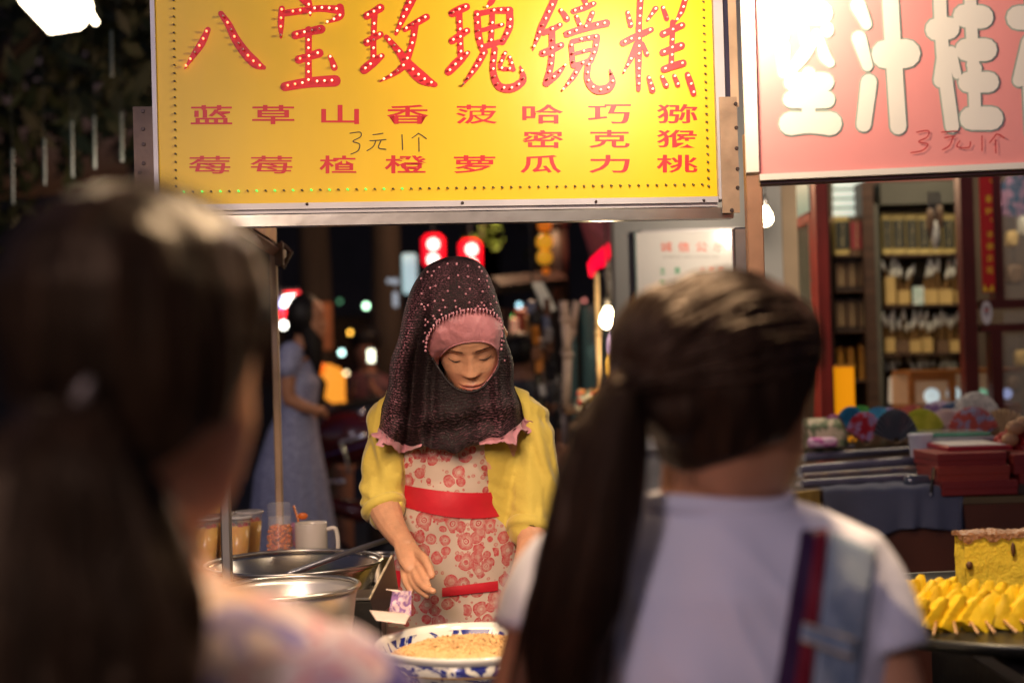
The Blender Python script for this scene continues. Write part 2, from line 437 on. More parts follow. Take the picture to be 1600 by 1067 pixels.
STROKES = [[  # each character: (points, widths, has lamps)
 (Z1([(400,150),(370,215),(330,275),(285,345)]), W1([28,38,30,7]), 1), (Z1([(465,70),(500,120),(540,200),(590,270),(640,320),(680,340)]), W1([28,36,44,50,50,22]), 1)],
 [(Z1([(850,-50),(880,-10),(905,30),(912,80)]), W1([60,55,36,10]), 1), (Z1([(770,45),(765,120),(765,190)]), W1([30,32,12]), 1),
 (Z1([(772,70),(860,58),(960,45),(1060,52)]), W1([34,34,34,44]), 1), (Z1([(1060,40),(1058,85),(990,118)]), W1([40,36,6]), 1),
 (Z1([(838,178),(900,162),(965,148)]), W1([44,40,46]), 1), (Z1([(855,300),(905,285),(955,268)]), W1([44,38,46]), 1), (Z1([(903,150),(903,300),(903,420)]), W1([34,32,36]), 1),
 (Z1([(785,435),(900,415),(1035,406)]), W1([46,52,58]), 1), (Z1([(1010,285),(1022,310),(1032,340)]), W1([22,28,34]), 1)],
 [(Z1([(1195,82),(1235,60),(1262,42)]), W1([40,38,42]), 1), (Z1([(1234,70),(1228,190),(1228,300)]), W1([30,28,32]), 1), (Z1([(1195,215),(1230,192),(1262,175)]), W1([40,34,34]), 1),
 (Z1([(1182,350),(1225,315),(1270,282)]), W1([46,46,28]), 1), (Z1([(1425,-30),(1418,0),(1390,60),(1340,172)]), W1([50,46,40,18]), 1), (Z1([(1385,150),(1440,118),(1492,88)]), W1([26,34,36]), 1),
 (Z1([(1438,120),(1418,230),(1370,340),(1260,410)]), W1([34,32,34,8]), 1), (Z1([(1292,188),(1350,255),(1405,330),(1470,392),(1535,425)]), W1([26,36,54,62,26]), 1)],
 [(Z2([(165,64),(195,48),(228,34)]), W2([36,38,36]), 1), (Z2([(196,60),(200,150),(203,250)]), W2([30,28,30]), 1), (Z2([(165,188),(203,162),(232,142)]), W2([34,32,30]), 1),
 (Z2([(148,328),(190,285),(236,242)]), W2([36,42,22]), 1), (Z2([(352,-10),(340,15),(320,38)]), W2([30,26,8]), 1), (Z2([(278,62),(284,160),(300,225)]), W2([30,32,28]), 1),
 (Z2([(282,66),(350,52),(425,50)]), W2([26,28,36]), 1), (Z2([(425,52),(425,125),(392,195)]), W2([32,32,28]), 1), (Z2([(347,62),(345,130),(340,195)]), W2([24,24,26]), 1),
 (Z2([(300,140),(345,128),(392,116)]), W2([20,22,20]), 1), (Z2([(300,218),(345,204),(395,188)]), W2([26,28,24]), 1), (Z2([(312,238),(270,310),(208,395)]), W2([30,30,6]), 1),
 (Z2([(358,225),(350,320),(375,392),(435,402),(486,365),(474,305)]), W2([28,30,36,40,34,8]), 1), (Z2([(406,242),(382,308),(432,316)]), W2([18,20,18]), 1), (Z2([(425,262),(443,320)]), W2([18,20]), 1)],
 [(Z2([(632,-20),(625,10),(600,65),(565,140),(530,230)]), W2([34,34,34,30,7]), 1), (Z2([(580,152),(620,136),(655,116)]), W2([26,28,24]), 1), (Z2([(617,135),(618,220),(612,300),(592,378)]), W2([30,30,30,30]), 1),
 (Z2([(575,245),(618,228),(660,208)]), W2([32,34,30]), 1), (Z2([(592,380),(640,340),(680,295)]), W2([34,32,8]), 1), (Z2([(656,50),(672,68),(685,90)]), W2([20,26,30]), 1),
 (Z2([(762,-15),(768,10),(772,28)]), W2([30,28,16]), 1), (Z2([(715,55),(765,38),(808,20)]), W2([26,30,24]), 1), (Z2([(728,78),(745,118)]), W2([20,22]), 1), (Z2([(802,62),(785,100),(768,128)]), W2([24,24,12]), 1),
 (Z2([(685,158),(770,130),(865,108)]), W2([32,34,36]), 1), (Z2([(705,205),(712,290)]), W2([24,26]), 1), (Z2([(710,192),(770,178),(822,170)]), W2([24,24,30]), 1), (Z2([(822,172),(812,230),(792,280)]), W2([30,28,28]), 1),
 (Z2([(728,245),(792,228)]), W2([18,18]), 1), (Z2([(715,302),(798,275)]), W2([24,24]), 1), (Z2([(745,300),(712,355),(662,415)]), W2([26,26,6]), 1),
 (Z2([(785,280),(778,360),(815,408),(870,404),(892,370),(880,320)]), W2([28,30,40,40,30,8]), 1)],
 [(Z2([(960,60),(975,118)]), W2([20,26]), 1), (Z2([(1088,42),(1050,96)]), W2([26,14]), 1), (Z2([(1020,-15),(1013,100),(1010,250),(1010,410)]), W2([30,28,32,20]), 1), (Z2([(940,198),(1008,165),(1068,138)]), W2([32,32,26]), 1),
 (Z2([(1002,205),(975,270),(940,335)]), W2([30,26,8]), 1), (Z2([(1028,200),(1048,250)]), W2([18,24]), 1), (Z2([(1120,38),(1138,88)]), W2([20,24]), 1), (Z2([(1222,0),(1205,55),(1180,98)]), W2([26,26,12]), 1),
 (Z2([(1120,158),(1165,138),(1208,118)]), W2([32,30,30]), 1), (Z2([(1165,105),(1162,200),(1158,300)]), W2([26,24,26]), 1), (Z2([(1120,242),(1165,225),(1205,210)]), W2([32,34,34]), 1), (Z2([(1125,318),(1160,305),(1212,290)]), W2([32,34,34]), 1),
 (Z2([(1056,355),(1073,412)]), W2([20,30]), 1), (Z2([(1116,352),(1136,392)]), W2([20,26]), 1), (Z2([(1172,348),(1188,388)]), W2([20,24]), 1), (Z2([(1232,342),(1245,380),(1260,428)]), W2([26,30,26]), 1)]]
k = 0; led_mesh = None
def led_proto():
    mb = MB(); prof = [(.0022, 0), (.0024, .004), (.002, .0055), (.0011, .0066)]
    ring = []
    for (r, h) in prof:
        ring.append([Vector((0, 0, 0)) + YS.u * (r * math.cos(a * math.pi / 3)) + YS.v * (r * math.sin(a * math.pi / 3)) + YS.n * h for a in range(6)])
    return mb.loft(ring)
leds = []
for char in STROKES:
    mb = MB()
    for (pts, ws, _) in char:
        k += 1; ribbon(mb, YS, pts, ws, .0006 + .00005 * k)
        c = spline([Vector((p[0], p[1], 0)) for p in pts], 10)
        tot = sum((c[i + 1] - c[i]).length for i in range(len(c) - 1)); nl = max(2, round(tot / 13.5) + 1) if tot > 9 else 1
        marks = [tot * (.06 + .88 * i / max(nl - 1, 1)) for i in range(nl)]; acc = 0; mi = 0
        for i in range(len(c) - 1):
            d = (c[i + 1] - c[i]).length
            while mi < len(marks) and acc + d >= marks[mi]:
                q = c[i].lerp(c[i + 1], (marks[mi] - acc) / d)
                if q.y > -4 and all((q - w).length > 8.5 for w in leds): leds.append(q)
                mi += 1
            acc += d
    obj('character', mb, REDINK, root, rec=False)
mw = {}
for q in leds:
    red = q.x < 470; dead = random.random() < .10
    key = 'd' if dead else 'r' if red else 'w'
    if key not in mw:
        me = mesh_of('led', led_proto()); recalc(me); me.materials.append(mat('led_dead', (.55, .30, .25), .3) if dead else LEDR if red else LED); me.shade_smooth(); mw[key] = me
    lo = bpy.data.objects.new('led', mw[key]); COL.objects.link(lo); lo.parent = root; lo.location = YS.at(q.x, q.y, .006) - root.location
rows = [("蓝草山香菠哈巧猕", 164, 194), ("     密克猴", 204, 234), ("莓莓楂橙萝瓜力桃", 243, 273)]
xs = [(298,363),(394,460),(502,561),(604,670),(712,777),(816,880),(920,984),(1026,1090)]
for ri, (row, y0, y1) in enumerate(rows):
    for ch, (x0, x1) in zip(row, xs):
        if ch == ' ': continue
        sk = (694 - (x0 + x1) / 2) * .0022
        xo = (0, 0, -3)[ri] * (1 if x0 < 900 else 0)
        mb = MB(); yo = y1 + sk - (2 if ri else 0)
        if ch in '巧':
            for q_, dx in enumerate((-1.6, 0, 1.6)): text_fit(mb, YS, ch, x0 + xo + dx, y0 + sk, x1 + xo + dx, yo, .0006 + q_ * .00006)
        else: text_fit(mb, YS, ch, x0 + xo, y0 + sk, x1 + xo, yo, .0006, bold=.008 if ch == '莓' else .013)
        obj('letter', mb, REDINK, root, rec=False)
hand1 = [[(1110,668),(1160,662),(1163,685),(1125,708),(1158,722),(1150,755),(1115,772)], [(1225,675),(1250,672),(1275,668)], [(1210,705),(1250,703),(1290,699)],
         [(1240,705),(1225,735),(1195,755)], [(1265,705),(1253,740),(1290,748)], [(1370,675),(1372,712),(1373,750)], [(1420,692),(1440,678),(1452,668)], [(1452,668),(1472,680),(1492,695)], [(1454,690),(1455,725),(1455,758)]]
mb = MB()
for i, s_ in enumerate(hand1): ribbon(mb, YS, Z1(s_), [1.5], .0008 + i * .00005)
obj('handwritten_price', mb, MARK, root, rec=False)
# the small border lamps
mb = MB(); mg = MB()
def stud(px, py, b):
    c = YS.at(px, py, .0003); e = c + YS.n * .0045 + YS.u * .002 - YS.v * .002
    b.tube([c, e], [.0022, .0016], 5)
for i in range(24): stud(271 + i * .16, 1 + i * 12.6, mb)
for i in range(58):
    px = 287 + i * 14.2; stud(px, 299.5 - i * .205, mg if (i % 2 == 0 and i < 26) else mb)
for i in range(24): stud(1098 + i * .36, 3 + i * 12.5, mb)
obj('border_lamps', mb, STUD, root, True, kind='stuff'); obj('border_lamps_green', mg, LEDG, root, True, kind='stuff')

# ================================================================ snack cart: beam, posts, plates, counter
cart = thing('snack_cart', "stainless steel snack cart frame with beam under the yellow sign and steel counter", 'market stall', (-.05, 2.4, 0))
def cslab(name, x0, y0, x1, y1, off, th, m=STEEL):
    mb = MB(); YS.slab(mb, x0, y0, x1, y1, off, th); return obj(name, mb, m, cart)
cslab('beam', 248, 331.5, 1146, 349, .004, .035)
def post(name, px, py, Y, w, z0, z1, m, d=None, dy=0):
    c = P(px, py, Y); return obj(name, MB().bbox((c.x, c.y, (z0 + z1) / 2), (w, d or w, z1 - z0), .003), m, cart)
PX = P(1156, 400, 2.845)
post('post', 1156, 400, 2.845, .026, .0, 1.699, STEEL)
post('post', 352, 760, 2.735, .019, .0, 1.688, mat('grey_steel_post', (.30, .28, .26), .4, .8, .1))
post('post', 432, 600, 3.38, .017, .0, 1.80, TANPOST)
# perforated corner plates
def plate(x0, y0, x1, y1, off, holes, m):
    mb = MB(); YS.slab(mb, x0, y0, x1, y1, off, .004); pl_ = obj('bracket_plate', mb, m, cart)
    for hx, hy in holes:
        c = YS.at(hx, hy, off + .0005); h = MB().tube([c, c + YS.n * .0025], [.0042, .0036], 8); obj('bolt', h, BOLT, pl_)
plate(1126, 154, 1153, 334, .016, [(1146, 165), (1147, 202), (1147.5, 234), (1149, 266), (1149, 295), (1140, 330)], mat('bronze_plate', (.42, .30, .20), .45, .5, .25, 20))
plate(208, 164, 242, 292, -.02, [(221, 171), (221, 199), (222, 223), (222, 253), (216, 268)], RUSTY)
mb = MB(); YS.slab(mb, 1137, -200, 1144, 152, -.012, .02); obj('sign_edge_strip', mb, mat('blue_black_strip', (.03, .03, .06), .3), cart)
cslab('upright', 1145, -200, 1158, 165, -.015, .03, TANPOST)
# roof side frame going back on the left
A = P(366, 352, 2.76); B = P(430, 392, 3.36)
mb = MB(); mb.tube([A + Vector((-.045, -.02, .03)), B + Vector((0, 0, .0))], .016, 4); obj('roof_side_rail', mb, mat('brown_side_rail', (.22, .10, .07), .5, .1, .2), cart)
mb = MB(); C1 = P(372, 320, 2.76); D1 = P(436, 345, 3.36)
mb.add([A + Vector((-.02, 0, .03)), B + Vector((0, 0, .02)), B + Vector((0, 0, .15)), A + Vector((-.02, 0, .17))], [(0, 1, 2, 3)]); mb.add([v + Vector((.004, 0, 0)) for v in mb.v[:4]], [(3, 2, 1, 0)])
obj('side_banner', mb, mat('red_yellow_banner', (.42, .04, .02), .5, 0, 0, 9, col2=(.75, .32, .02)), cart)
mb = MB(); mb.box(P(352, 420, 3.0) + Vector((-.035, 0, -.17)), (.004, .5, .30)); obj('side_glass', mb, mat('green_side_glass', (.05, .11, .09), .15, 0, .3, 3), cart)
mb = MB(); c = P(352, 400, 2.9); mb.box((c.x - .008, c.y, c.z + .01), (.018, .02, .24)); obj('yellow_edge_strip', mb, mat('yellow_edge', (.5, .36, .03), .5), cart)
mb = MB(); c = B + Vector((.012, 0, -.01)); mb.box(c, (.02, .05, .05)); mb.tube([c + Vector((0, 0, .03)), c + Vector((.025, 0, .005)), c + Vector((.004, 0, -.03))], .006, 6); obj('corner_hinge', mb, RUSTY, cart)
# counter
CT = .91
mb = MB().bbox((-.06, 2.22, CT - .02), (1.30, 1.08, .04), .006); obj('counter_top', mb, mat('counter_steel', (.34, .32, .30), .28, .85, .25, 9, .2, 20), cart)
mb = MB().bbox((-.62, 3.12, CT - .02), (.80, .70, .04), .006); obj('side_counter_top', mb, MATS['counter_steel'], cart)
mb = MB().bbox((-.68, 3.34, .958), (.92, .30, .056), .004); obj('rear_ledge', mb, STEEL, cart)
mb = MB().bbox((-.06, 2.23, .44), (1.22, 1.0, .84), .01); obj('cart_body', mb, mat('cart_body_steel', (.14, .13, .13), .4, .6, .2, 5), cart)
mb = MB().bbox((-.62, 3.12, .44), (.74, .62, .84), .01); obj('side_cart_body', mb, MATS['cart_body_steel'], cart)
for sx in (-.5, .4):
    w = MB().tube([(sx, 1.80, .09), (sx, 1.86, .09)], .09, 20); obj('wheel', w, BLACKM, cart, angle=40)

# ================================================================ pink sign and its post
PS = Plane(P(1190, 270, 2.42), P(1600, 262, 2.36))
st2 = thing('pink_sign', "pink red sign board with chubby cream characters at the upper right", 'sign', PS.at(1400, 262, -.03))
mb = MB(); PS.slab(mb, 1186, -230, 1800, 259, 0, .012); obj('panel', mb, PINK, st2)
mb = MB(); PS.slab(mb, 1166, -236, 1186, 270, .008, .05); obj('trim', mb, CREAM, st2)
mb = MB(); PS.slab(mb, 1186.5, 259.4, 1800, 269, .008, .05); obj('trim', mb, CREAM, st2)
mb = MB(); PS.slab(mb, 1188, 269.5, 1800, 274, -.004, .04); obj('lower_edge', mb, mat('dark_brown_edge', (.06, .02, .02), .5), st2)
Z3 = lambda l: [(1120 + x / 3.333, y / 3.333) for x, y in l]; W3 = lambda w: [x / 3.333 for x in w]
CH = [
 [([(350,70),(450,70),(540,70)], [130,130,130]), ([(455,-60),(460,20)], [70,70]), ([(345,150),(345,190)], [70,70]), ([(345,245),(350,380)], [74,60]), ([(455,150),(460,225)], [52,52]), ([(575,150),(575,165)], [66,66]), ([(520,180),(450,290),(370,390)], [56,70,50]), ([(540,210),(560,290),(590,330)], [40,60,48]),
  ([(400,430),(480,430),(560,430)], [100,100,100]), ([(478,385),(478,640)], [70,70]), ([(390,520),(570,520)], [92,92]), ([(385,645),(480,640),(590,645)], [124,110,124])],
 [([(735,30),(780,130)], [80,56]), ([(740,200),(785,345)], [76,56]), ([(792,430),(765,650)], [84,76]), ([(902,-30),(915,200),(945,660)], [84,84,84]), ([(880,285),(930,283),(985,282)], [150,150,150])],
 [([(1160,-30),(1168,160),(1185,360),(1225,660)], [66,66,70,72]), ([(1145,155),(1205,150)], [118,118]), ([(1170,300),(1168,420)], [50,80]), ([(1220,270),(1250,390)], [54,46]), ([(1290,85),(1340,88),(1380,92)], [120,120,120]), ([(1318,-30),(1345,570)], [62,62]), ([(1300,262),(1400,262)], [118,118]), ([(1330,340),(1345,360)], [60,70]),
  ([(1310,430),(1415,430)], [108,108]), ([(1325,618),(1380,618),(1430,618)], [122,122,122])],
 [([(1570,95),(1700,95)], [125,125]), ([(1640,-40),(1640,120)], [70,70]), ([(1640,230),(1575,420)], [110,70]), ([(1620,300),(1640,700)], [70,70]), ([(1720,240),(1740,640)], [90,90])]]
q = 0; back = MB(); front = MB()
for ch in CH:
    back = MB(); front = MB()
    for pts, ws in ch:
        q += 1
        ribbon(back, PS, Z3(pts), W3(ws), .0003 + q * .00001, grow=2.6)
        ribbon(front, PS, Z3(pts), W3(ws), .0010 + q * .00001)
    chb = obj('character', front, CREAM, st2, rec=False); obj('outline', back, GREYG, chb, rec=False)
    chb.data  # front plate of the character
hand2 = [[(1040,690),(1100,682),(1095,715),(1050,740),(1098,752),(1070,785),(1010,797)], [(1170,690),(1215,686),(1255,685)], [(1185,720),(1210,714),(1240,712)], [(1230,715),(1210,760),(1175,782)], [(1265,735),(1250,765),(1310,770),(1320,740)], [(1380,710),(1380,750),(1380,785)], [(1420,745),(1440,720),(1455,700)], [(1455,700),(1475,705),(1495,720)], [(1450,730),(1451,765),(1452,798)]]
mb = MB()
for i, s_ in enumerate(hand2): ribbon(mb, PS, Z3(s_), [1.7], .0016 + i * .00001)
obj('handwritten_price', mb, REDMARK, st2, rec=False)
stall2 = thing('right_stall', "dark stall with brown post standing under the pink sign", 'market stall', (1.05, 2.3, 0))
c = P(1180, 400, 2.66)
obj('post', MB().bbox((c.x, c.y, .93), (.030, .03, 1.86), .002), mat('brown_painted_post', (.30, .16, .09), .5, .1, .2, 12, .2, 50), stall2)
mb = MB().bbox((1.12, 2.22, .985), (.86, .62, .03), .006); obj('table_top', mb, mat('black_table', (.02, .018, .016), .35), stall2)
mb = MB().bbox((1.12, 2.24, .49), (.80, .54, .96), .01); obj('body', mb, mat('dark_stall_body', (.022, .02, .018), .5, 0, .4, 6, .3), stall2)

# ================================================================ lamps that show
def bulb(px, py, Y, r, label, m=BULB, cord=.5):
    c = P(px, py, Y); t = thing('light_bulb', label, 'light bulb', c)
    obj('glass_bulb', MB().lathe(c, [(.15 * r, -1.15 * r), (.6 * r, -1.0 * r), (.95 * r, -.5 * r), (r, 0), (.85 * r, .55 * r), (.5 * r, 1.1 * r), (.36 * r, 1.5 * r)], 16), m, t, True)
    obj('socket', MB().lathe(c, [(.42 * r, 1.52 * r), (.46 * r, 2.6 * r), (.2 * r, 3.0 * r)], 12), BLACKM, t, True)
    obj('cord', MB().tube([c + Vector((0, 0, 3 * r)), c + Vector((0, 0, 3 * r + cord))], .003, 6), BLACKM, t)
bulb(1196, 340, 4.2, .022, "small lit bulb beside the brown post under the pink sign", cord=.5)
bulb(950, 499, 5.3, .030, "bright bare bulb in the alley right of the vendor", cord=.9)
# the big lamp at the upper left: bent fluorescent tube on a holder
t = thing('fluorescent_lamp', "overexposed fluorescent lamp hanging at the upper left corner", 'lamp', LEFT_LAMP)
def lt(px, py): return P(px, py, 1.75)
obj('tube', MB().tube([lt(52, -12), lt(90, 30), lt(112, 22)], .021, 12, round_ends=True), TUBEGLOW, t, True)
obj('tube', MB().tube([lt(70, -20), lt(100, 2), lt(124, 12)], .017, 12, round_ends=True), TUBEGLOW, t, True)
obj('tube', MB().tube([lt(112, -28), lt(130, 4), lt(149, 35)], .004, 10, round_ends=True), TUBEGLOW, t, True)
obj('holder', MB().tube([lt(40, -60), lt(60, -22)], [.03, .024], 14), WHITE, t, True)
obj('cord', MB().tube([lt(40, -60), lt(30, -400)], .004, 6), BLACKM, t)
# the work lamp over the gap between the two signs (just above the frame)
t = thing('hanging_lamp', "bare work lamp hanging in front of the gap between the two signs", 'lamp', SIGN_LAMP + Vector((0, 0, .05)))
obj('shade', MB().lathe(SIGN_LAMP, [(.02, .10), (.03, .09), (.075, .045), (.073, .043), (.028, .086)], 24, cap=False), WHITE, t, True)
obj('cord', MB().tube([SIGN_LAMP + Vector((0, 0, .1)), SIGN_LAMP + Vector((0, 0, .7))], .004, 6), BLACKM, t)
# ================================================================ vendor
def head_fn(z, W=1.0):
    """half width, front depth, back depth of a head at height z above the eye line"""
    T = [(-.118, .018, .040, .01), (-.108, .032, .066, .02), (-.098, .041, .077, .035), (-.08, .051, .082, .05), (-.06, .0585, .0835, .062), (-.035, .066, .083, .072),
         (-.01, .0705, .081, .085), (.02, .0725, .084, .092), (.05, .072, .085, .095), (.08, .064, .075, .086), (.10, .049, .058, .066), (.113, .028, .032, .04), (.118, .008, .008, .01)]
    for i in range(len(T) - 1):
        if T[i][0] <= z <= T[i + 1][0]:
            t = (z - T[i][0]) / (T[i + 1][0] - T[i][0]); t2 = t
            return [T[i][k] * (1 - t2) + T[i + 1][k] * t2 for k in (1, 2, 3)]
    return T[0][1:] if z < T[0][0] else T[-1][1:]
G = lambda x, s: math.exp(-(x / s) ** 2)
def feat(x, z, eyes_closed=True):
    """how far a face point stands forward of the plain head"""
    ax = abs(x); d = 0.
    ridge = max(0, min(1, (.012 - z) / .045))                       # nose: bridge to tip
    d += (.004 + .0115 * ridge) * G(x, .0095 + .004 * ridge) * (1 if z > -.034 else G(z + .034, .0065)) * (1 if z < .004 else G(z - .004, .016))
    d += .0036 * G(ax - .0108, .0060) * G(z + .034, .0075)            # wings
    d -= .0022 * G(ax - .0075, .0030) * G(z + .0405, .0022)           # nostrils
    d -= .0075 * G(ax - .030, .017) * G(z - .002, .013)               # sockets
    d += .0072 * G(ax - .0315, .0125) * G(z + .001, .0085)             # lids over the eyeballs
    d -= .0012 * G(ax - .0315, .013) * G(z - .0105, .0022)           # lid fold
    d += .0028 * G(ax - .028, .018) * G(z - .021, .008)              # brow bone
    d += .0042 * G(ax - .042, .018) * G(z + .038, .022)               # cheeks
    w = max(0, 1 - (ax / .0245) ** 2) ** .5 if ax < .0245 else 0
    d += .0055 * G(x, .022) * G(z + .066, .014)                      # mouth mound
    d += .0034 * w * G(z + .0610 - .0012 * G(ax - .006, .004), .0040) + .0042 * w * G(z + .0705, .0046)    # lips
    d -= .0030 * (1 if ax < .025 else G(ax - .025, .003)) * G(z + .0655, .0018)                            # mouth line
    d -= .0016 * G(x, .0035) * G(z + .052, .006)                      # philtrum
    d += .0055 * G(x, .014) * G(z + .098, .011) - .0025 * G(x, .02) * G(z + .083, .005)
    return d
def face_pt(x, z, off=0.):
    hw, fr, bk = head_fn(z); e = 2.25
    q = max(0, 1 - (abs(x) / hw) ** e) ** (1 / e); return Vector((x, -fr * q - (feat(x, z) + off), z))
def head_mesh(mb, xf, n=150, m=150):
    rings = []; 
    for i in range(m + 1):
        t = i / m; z = -.118 + .236 * t; hw, fr, bk = head_fn(z); ring = []
        for j in range(n):
            # denser at the front
            u = j / n; a = 2 * math.pi * u; a = a - .28 * math.sin(2 * a) * 0 + .0
            a = -math.pi / 2 + (2 * math.pi * (u - .5)) + .45 * math.sin(2 * math.pi * (u - .5)) * -1
            ca, sa = math.cos(a), math.sin(a); e = 2.25
            x = hw * math.copysign(abs(ca) ** (2 / e), ca); dy = fr if sa < 0 else bk
            y = dy * math.copysign(abs(sa) ** (2 / e), sa)
            if sa < 0: y -= feat(x, z) * min(1, (-sa) * 2.2)
            ring.append(xf(Vector((x, y, z))))
        rings.append(ring)
    return mb.loft(rings)
def skin_mat_face():
    m = SKIN; return m
vY = 2.895
HC = P(733, 526.5, vY)
HR = Matrix.Rotation(R(-2.6), 3, 'Y') @ Matrix.Rotation(R(35), 3, 'X')
HS = .975
def hx(v):
    v = Vector(v)
    if v.z > .035: k = 1 - .20 * min(1, (v.z - .035) / .05); v = Vector((v.x * k, v.y * k, .035 + (v.z - .035) * .9))
    return HC + HR @ (v * HS)
vend = thing('person', "young vendor in pink and black beaded headscarf, yellow blouse and floral apron looking down", 'person', (-.12, 2.95, 0))
# --- body: one skin from neck to feet (hands included), the head joined on
Q = lambda px, py, Y: P(px, py, Y)
sk = []
b = MB(); b.zloft([(-.10, 3.0, .0 + z, rx, ry) for z, rx, ry in ((.80, .13, .095), (.92, .145, .10), (1.03, .125, .09), (1.12, .12, .088), (1.22, .14, .092), (1.30, .15, .088), (1.345, .12, .07), (1.37, .06, .05))]); sk.append(b)
sk.append(MB().tube([hx(Vector((0, .03, -.04))), Vector((-.10, 2.985, 1.38)), Vector((-.10, 3.0, 1.30))], [.052, .05, .056], 16))
for s in (-1, 1):
    sk.append(MB().tube([(-.10 + s * .075, 3.0, .86), (-.10 + s * .08, 3.0, .46), (-.10 + s * .085, 3.02, .09)], [.075, .05, .034], 14, round_ends=True))
    sk.append(MB().tube([(-.10 + s * .085, 3.03, .045), (-.10 + s * .09, 2.90, .03)], [.038, .03], 12, round_ends=True))
armL = []; body_parts = sk; sk = armL
# viewer's left arm
sh = Q(612, 655, 2.98); el = Q(597, 775, 2.93); wr = Q(634, 852, 2.80); pm = Q(648, 880, 2.755)
sk.append(MB().tube(spline([sh, Q(604, 700, 2.96), el], 4), [.030, .030, .031, .032, .033, .033, .033, .034, .0345], 14, round_ends=True))
sk.append(MB().tube(spline([el, Q(609, 815, 2.87), wr], 4), [.036, .0355, .035, .033, .030, .027, .0245, .0225, .0215], 14, round_ends=True, flat=.86))
sk.append(MB().tube(spline([Q(630, 846, 2.81), Q(640, 866, 2.775), Q(647, 884, 2.750)], 3), [.0215, .023, .0255, .0275, .0280, .0272, .0245], 14, round_ends=True, flat=.55, axis=(.35, -.85, .3)))
def finger(pts, rads):
    sk.append(MB().tube(spline(pts, 4), [rads[0] + (rads[1] - rads[0]) * i / (4 * (len(pts) - 1)) for i in range(4 * (len(pts) - 1) + 1)], 10, round_ends=True))
finger([Q(648, 862, 2.775), Q(662, 872, 2.735), Q(670, 886, 2.715), Q(674.5, 899, 2.70)], (.0110, .0075))     # thumb
finger([Q(652, 880, 2.745), Q(660, 897, 2.715), Q(666, 909, 2.695), Q(670, 917, 2.685)], (.0085, .0066))      # index
finger([Q(645, 884, 2.750), Q(652, 905, 2.712), Q(664, 918, 2.685), Q(677, 923.5, 2.67)], (.0085, .0066))     # middle
finger([Q(637, 886, 2.757), Q(644, 908, 2.722), Q(655, 922, 2.700), Q(668, 930.5, 2.688)], (.0080, .0060))    # ring
finger([Q(630, 884, 2.765), Q(631.5, 903, 2.735), Q(636, 915, 2.72), Q(642, 924, 2.71)], (.0072, .0055))       # little
armR = []; sk = armR
# viewer's right arm
sh2 = Q(832, 662, 2.985); el2 = Q(838, 790, 2.945); wr2 = Q(812, 905, 2.80)
sk.append(MB().tube(spline([sh2, Q(838, 710, 2.968), el2], 4), [.030, .030, .031, .032, .033, .033, .033, .034, .0345], 14, round_ends=True))
sk.append(MB().tube(spline([el2, Q(830, 850, 2.88), wr2], 4), [.037, .036, .035, .033, .030, .027, .025, .023, .022], 14, round_ends=True, flat=.86))
sk.append(MB().tube([wr2, Q(806, 925, 2.78), Q(802, 945, 2.765)], [.022, .028, .026], 12, round_ends=True, flat=.55, axis=(0, -1, .2)))
for i, (dx, dl) in enumerate(((-9, 22), (-3, 27), (4, 26), (10, 20))):
    a = Q(802 + dx * 1.2, 944, 2.765); finger([a, Q(800 + dx * 1.4, 944 + dl * .6, 2.74), Q(797 + dx * 1.4, 944 + dl, 2.735), Q(794 + dx * 1.4, 946 + dl * 1.2, 2.75)], (.009, .0068))
finger([wr2, Q(792, 925, 2.77), Q(786, 940, 2.755), Q(784, 950, 2.75)], (.012, .008))
body = fuse(body_parts, .006, 5, .5); skins = [body, fuse(armL, .0019, 4, .5), fuse(armR, .0028, 4, .5)]
hm = MB(); head_mesh(hm, hx)
for s in (-1, 1):
    hm.tube([hx(Vector((s * .066, .010, .012))), hx(Vector((s * .070, .016, -.008))), hx(Vector((s * .066, .010, -.030)))], [.009, .011, .006], 10, flat=1.0, round_ends=True)
bmb = MB()
for b_ in skins: bmb.add([v.co.copy() for v in b_.vertices], [tuple(p.vertices) for p in b_.polygons]); bpy.data.meshes.remove(b_)
bmb.add(hm.v, hm.f)
body_o = obj('body', bmb, SKIN, vend, True)
inv = HR.transposed()
# lips, brows, lashes laid on the face
LIP = mat('lip_skin', (.40, .13, .09), .42, 0, .05, 30, sss=.08)
BROW = mat('brow_hair', (.045, .022, .012), .8, 0, .2, 60)
for up in (1, 0):
    mb = MB(); rows = []
    for i in range(29):
        x = -.0235 + .047 * i / 28; q = max(0, 1 - (abs(x) / .0238) ** 2)
        if up: z1 = -.0652; z0 = -.0652 + .0078 * q ** .6 - .0016 * G(x, .004)
        else: z0 = -.0660; z1 = -.0660 - .0088 * q ** .7
        rows.append([hx(face_pt(x, z1 + (z0 - z1) * j / 7, .0003)) for j in range(8)])
    mb.loft(rows, cap=False, closed=False); obj('lip', mb, LIP, vend, True)
for s in (-1, 1):
    mb = MB(); pts = []; 
    rows = []
    for i in range(17):
        t = i / 16; x = s * (.013 + .034 * t); zc = .0195 + .0045 * math.sin(t * 2.2) - .003 * t; w = .0022 * (math.sin(math.pi * min(1, t * .9 + .08)) ** .5) * (1 - .55 * t)
        rows.append([hx(face_pt(x, zc + w * (j / 3 * 2 - 1), .0004)) for j in range(4)])
    mb.loft(rows, cap=False, closed=False); obj('eyebrow', mb, BROW, vend, True)
    mb = MB(); pts = [hx(face_pt(s * (.0195 + .025 * t), -.0040 - .0038 * math.sin(math.pi * t) + .001 * t, .0004)) for t in [i / 12 for i in range(13)]]
    mb.tube(pts, [.0004 + .0007 * math.sin(math.pi * min(1, i / 12 + .1)) for i in range(13)], 6)
    obj('eyelashes', mb, mat('lash_hair', (.012, .007, .005), .7), vend)
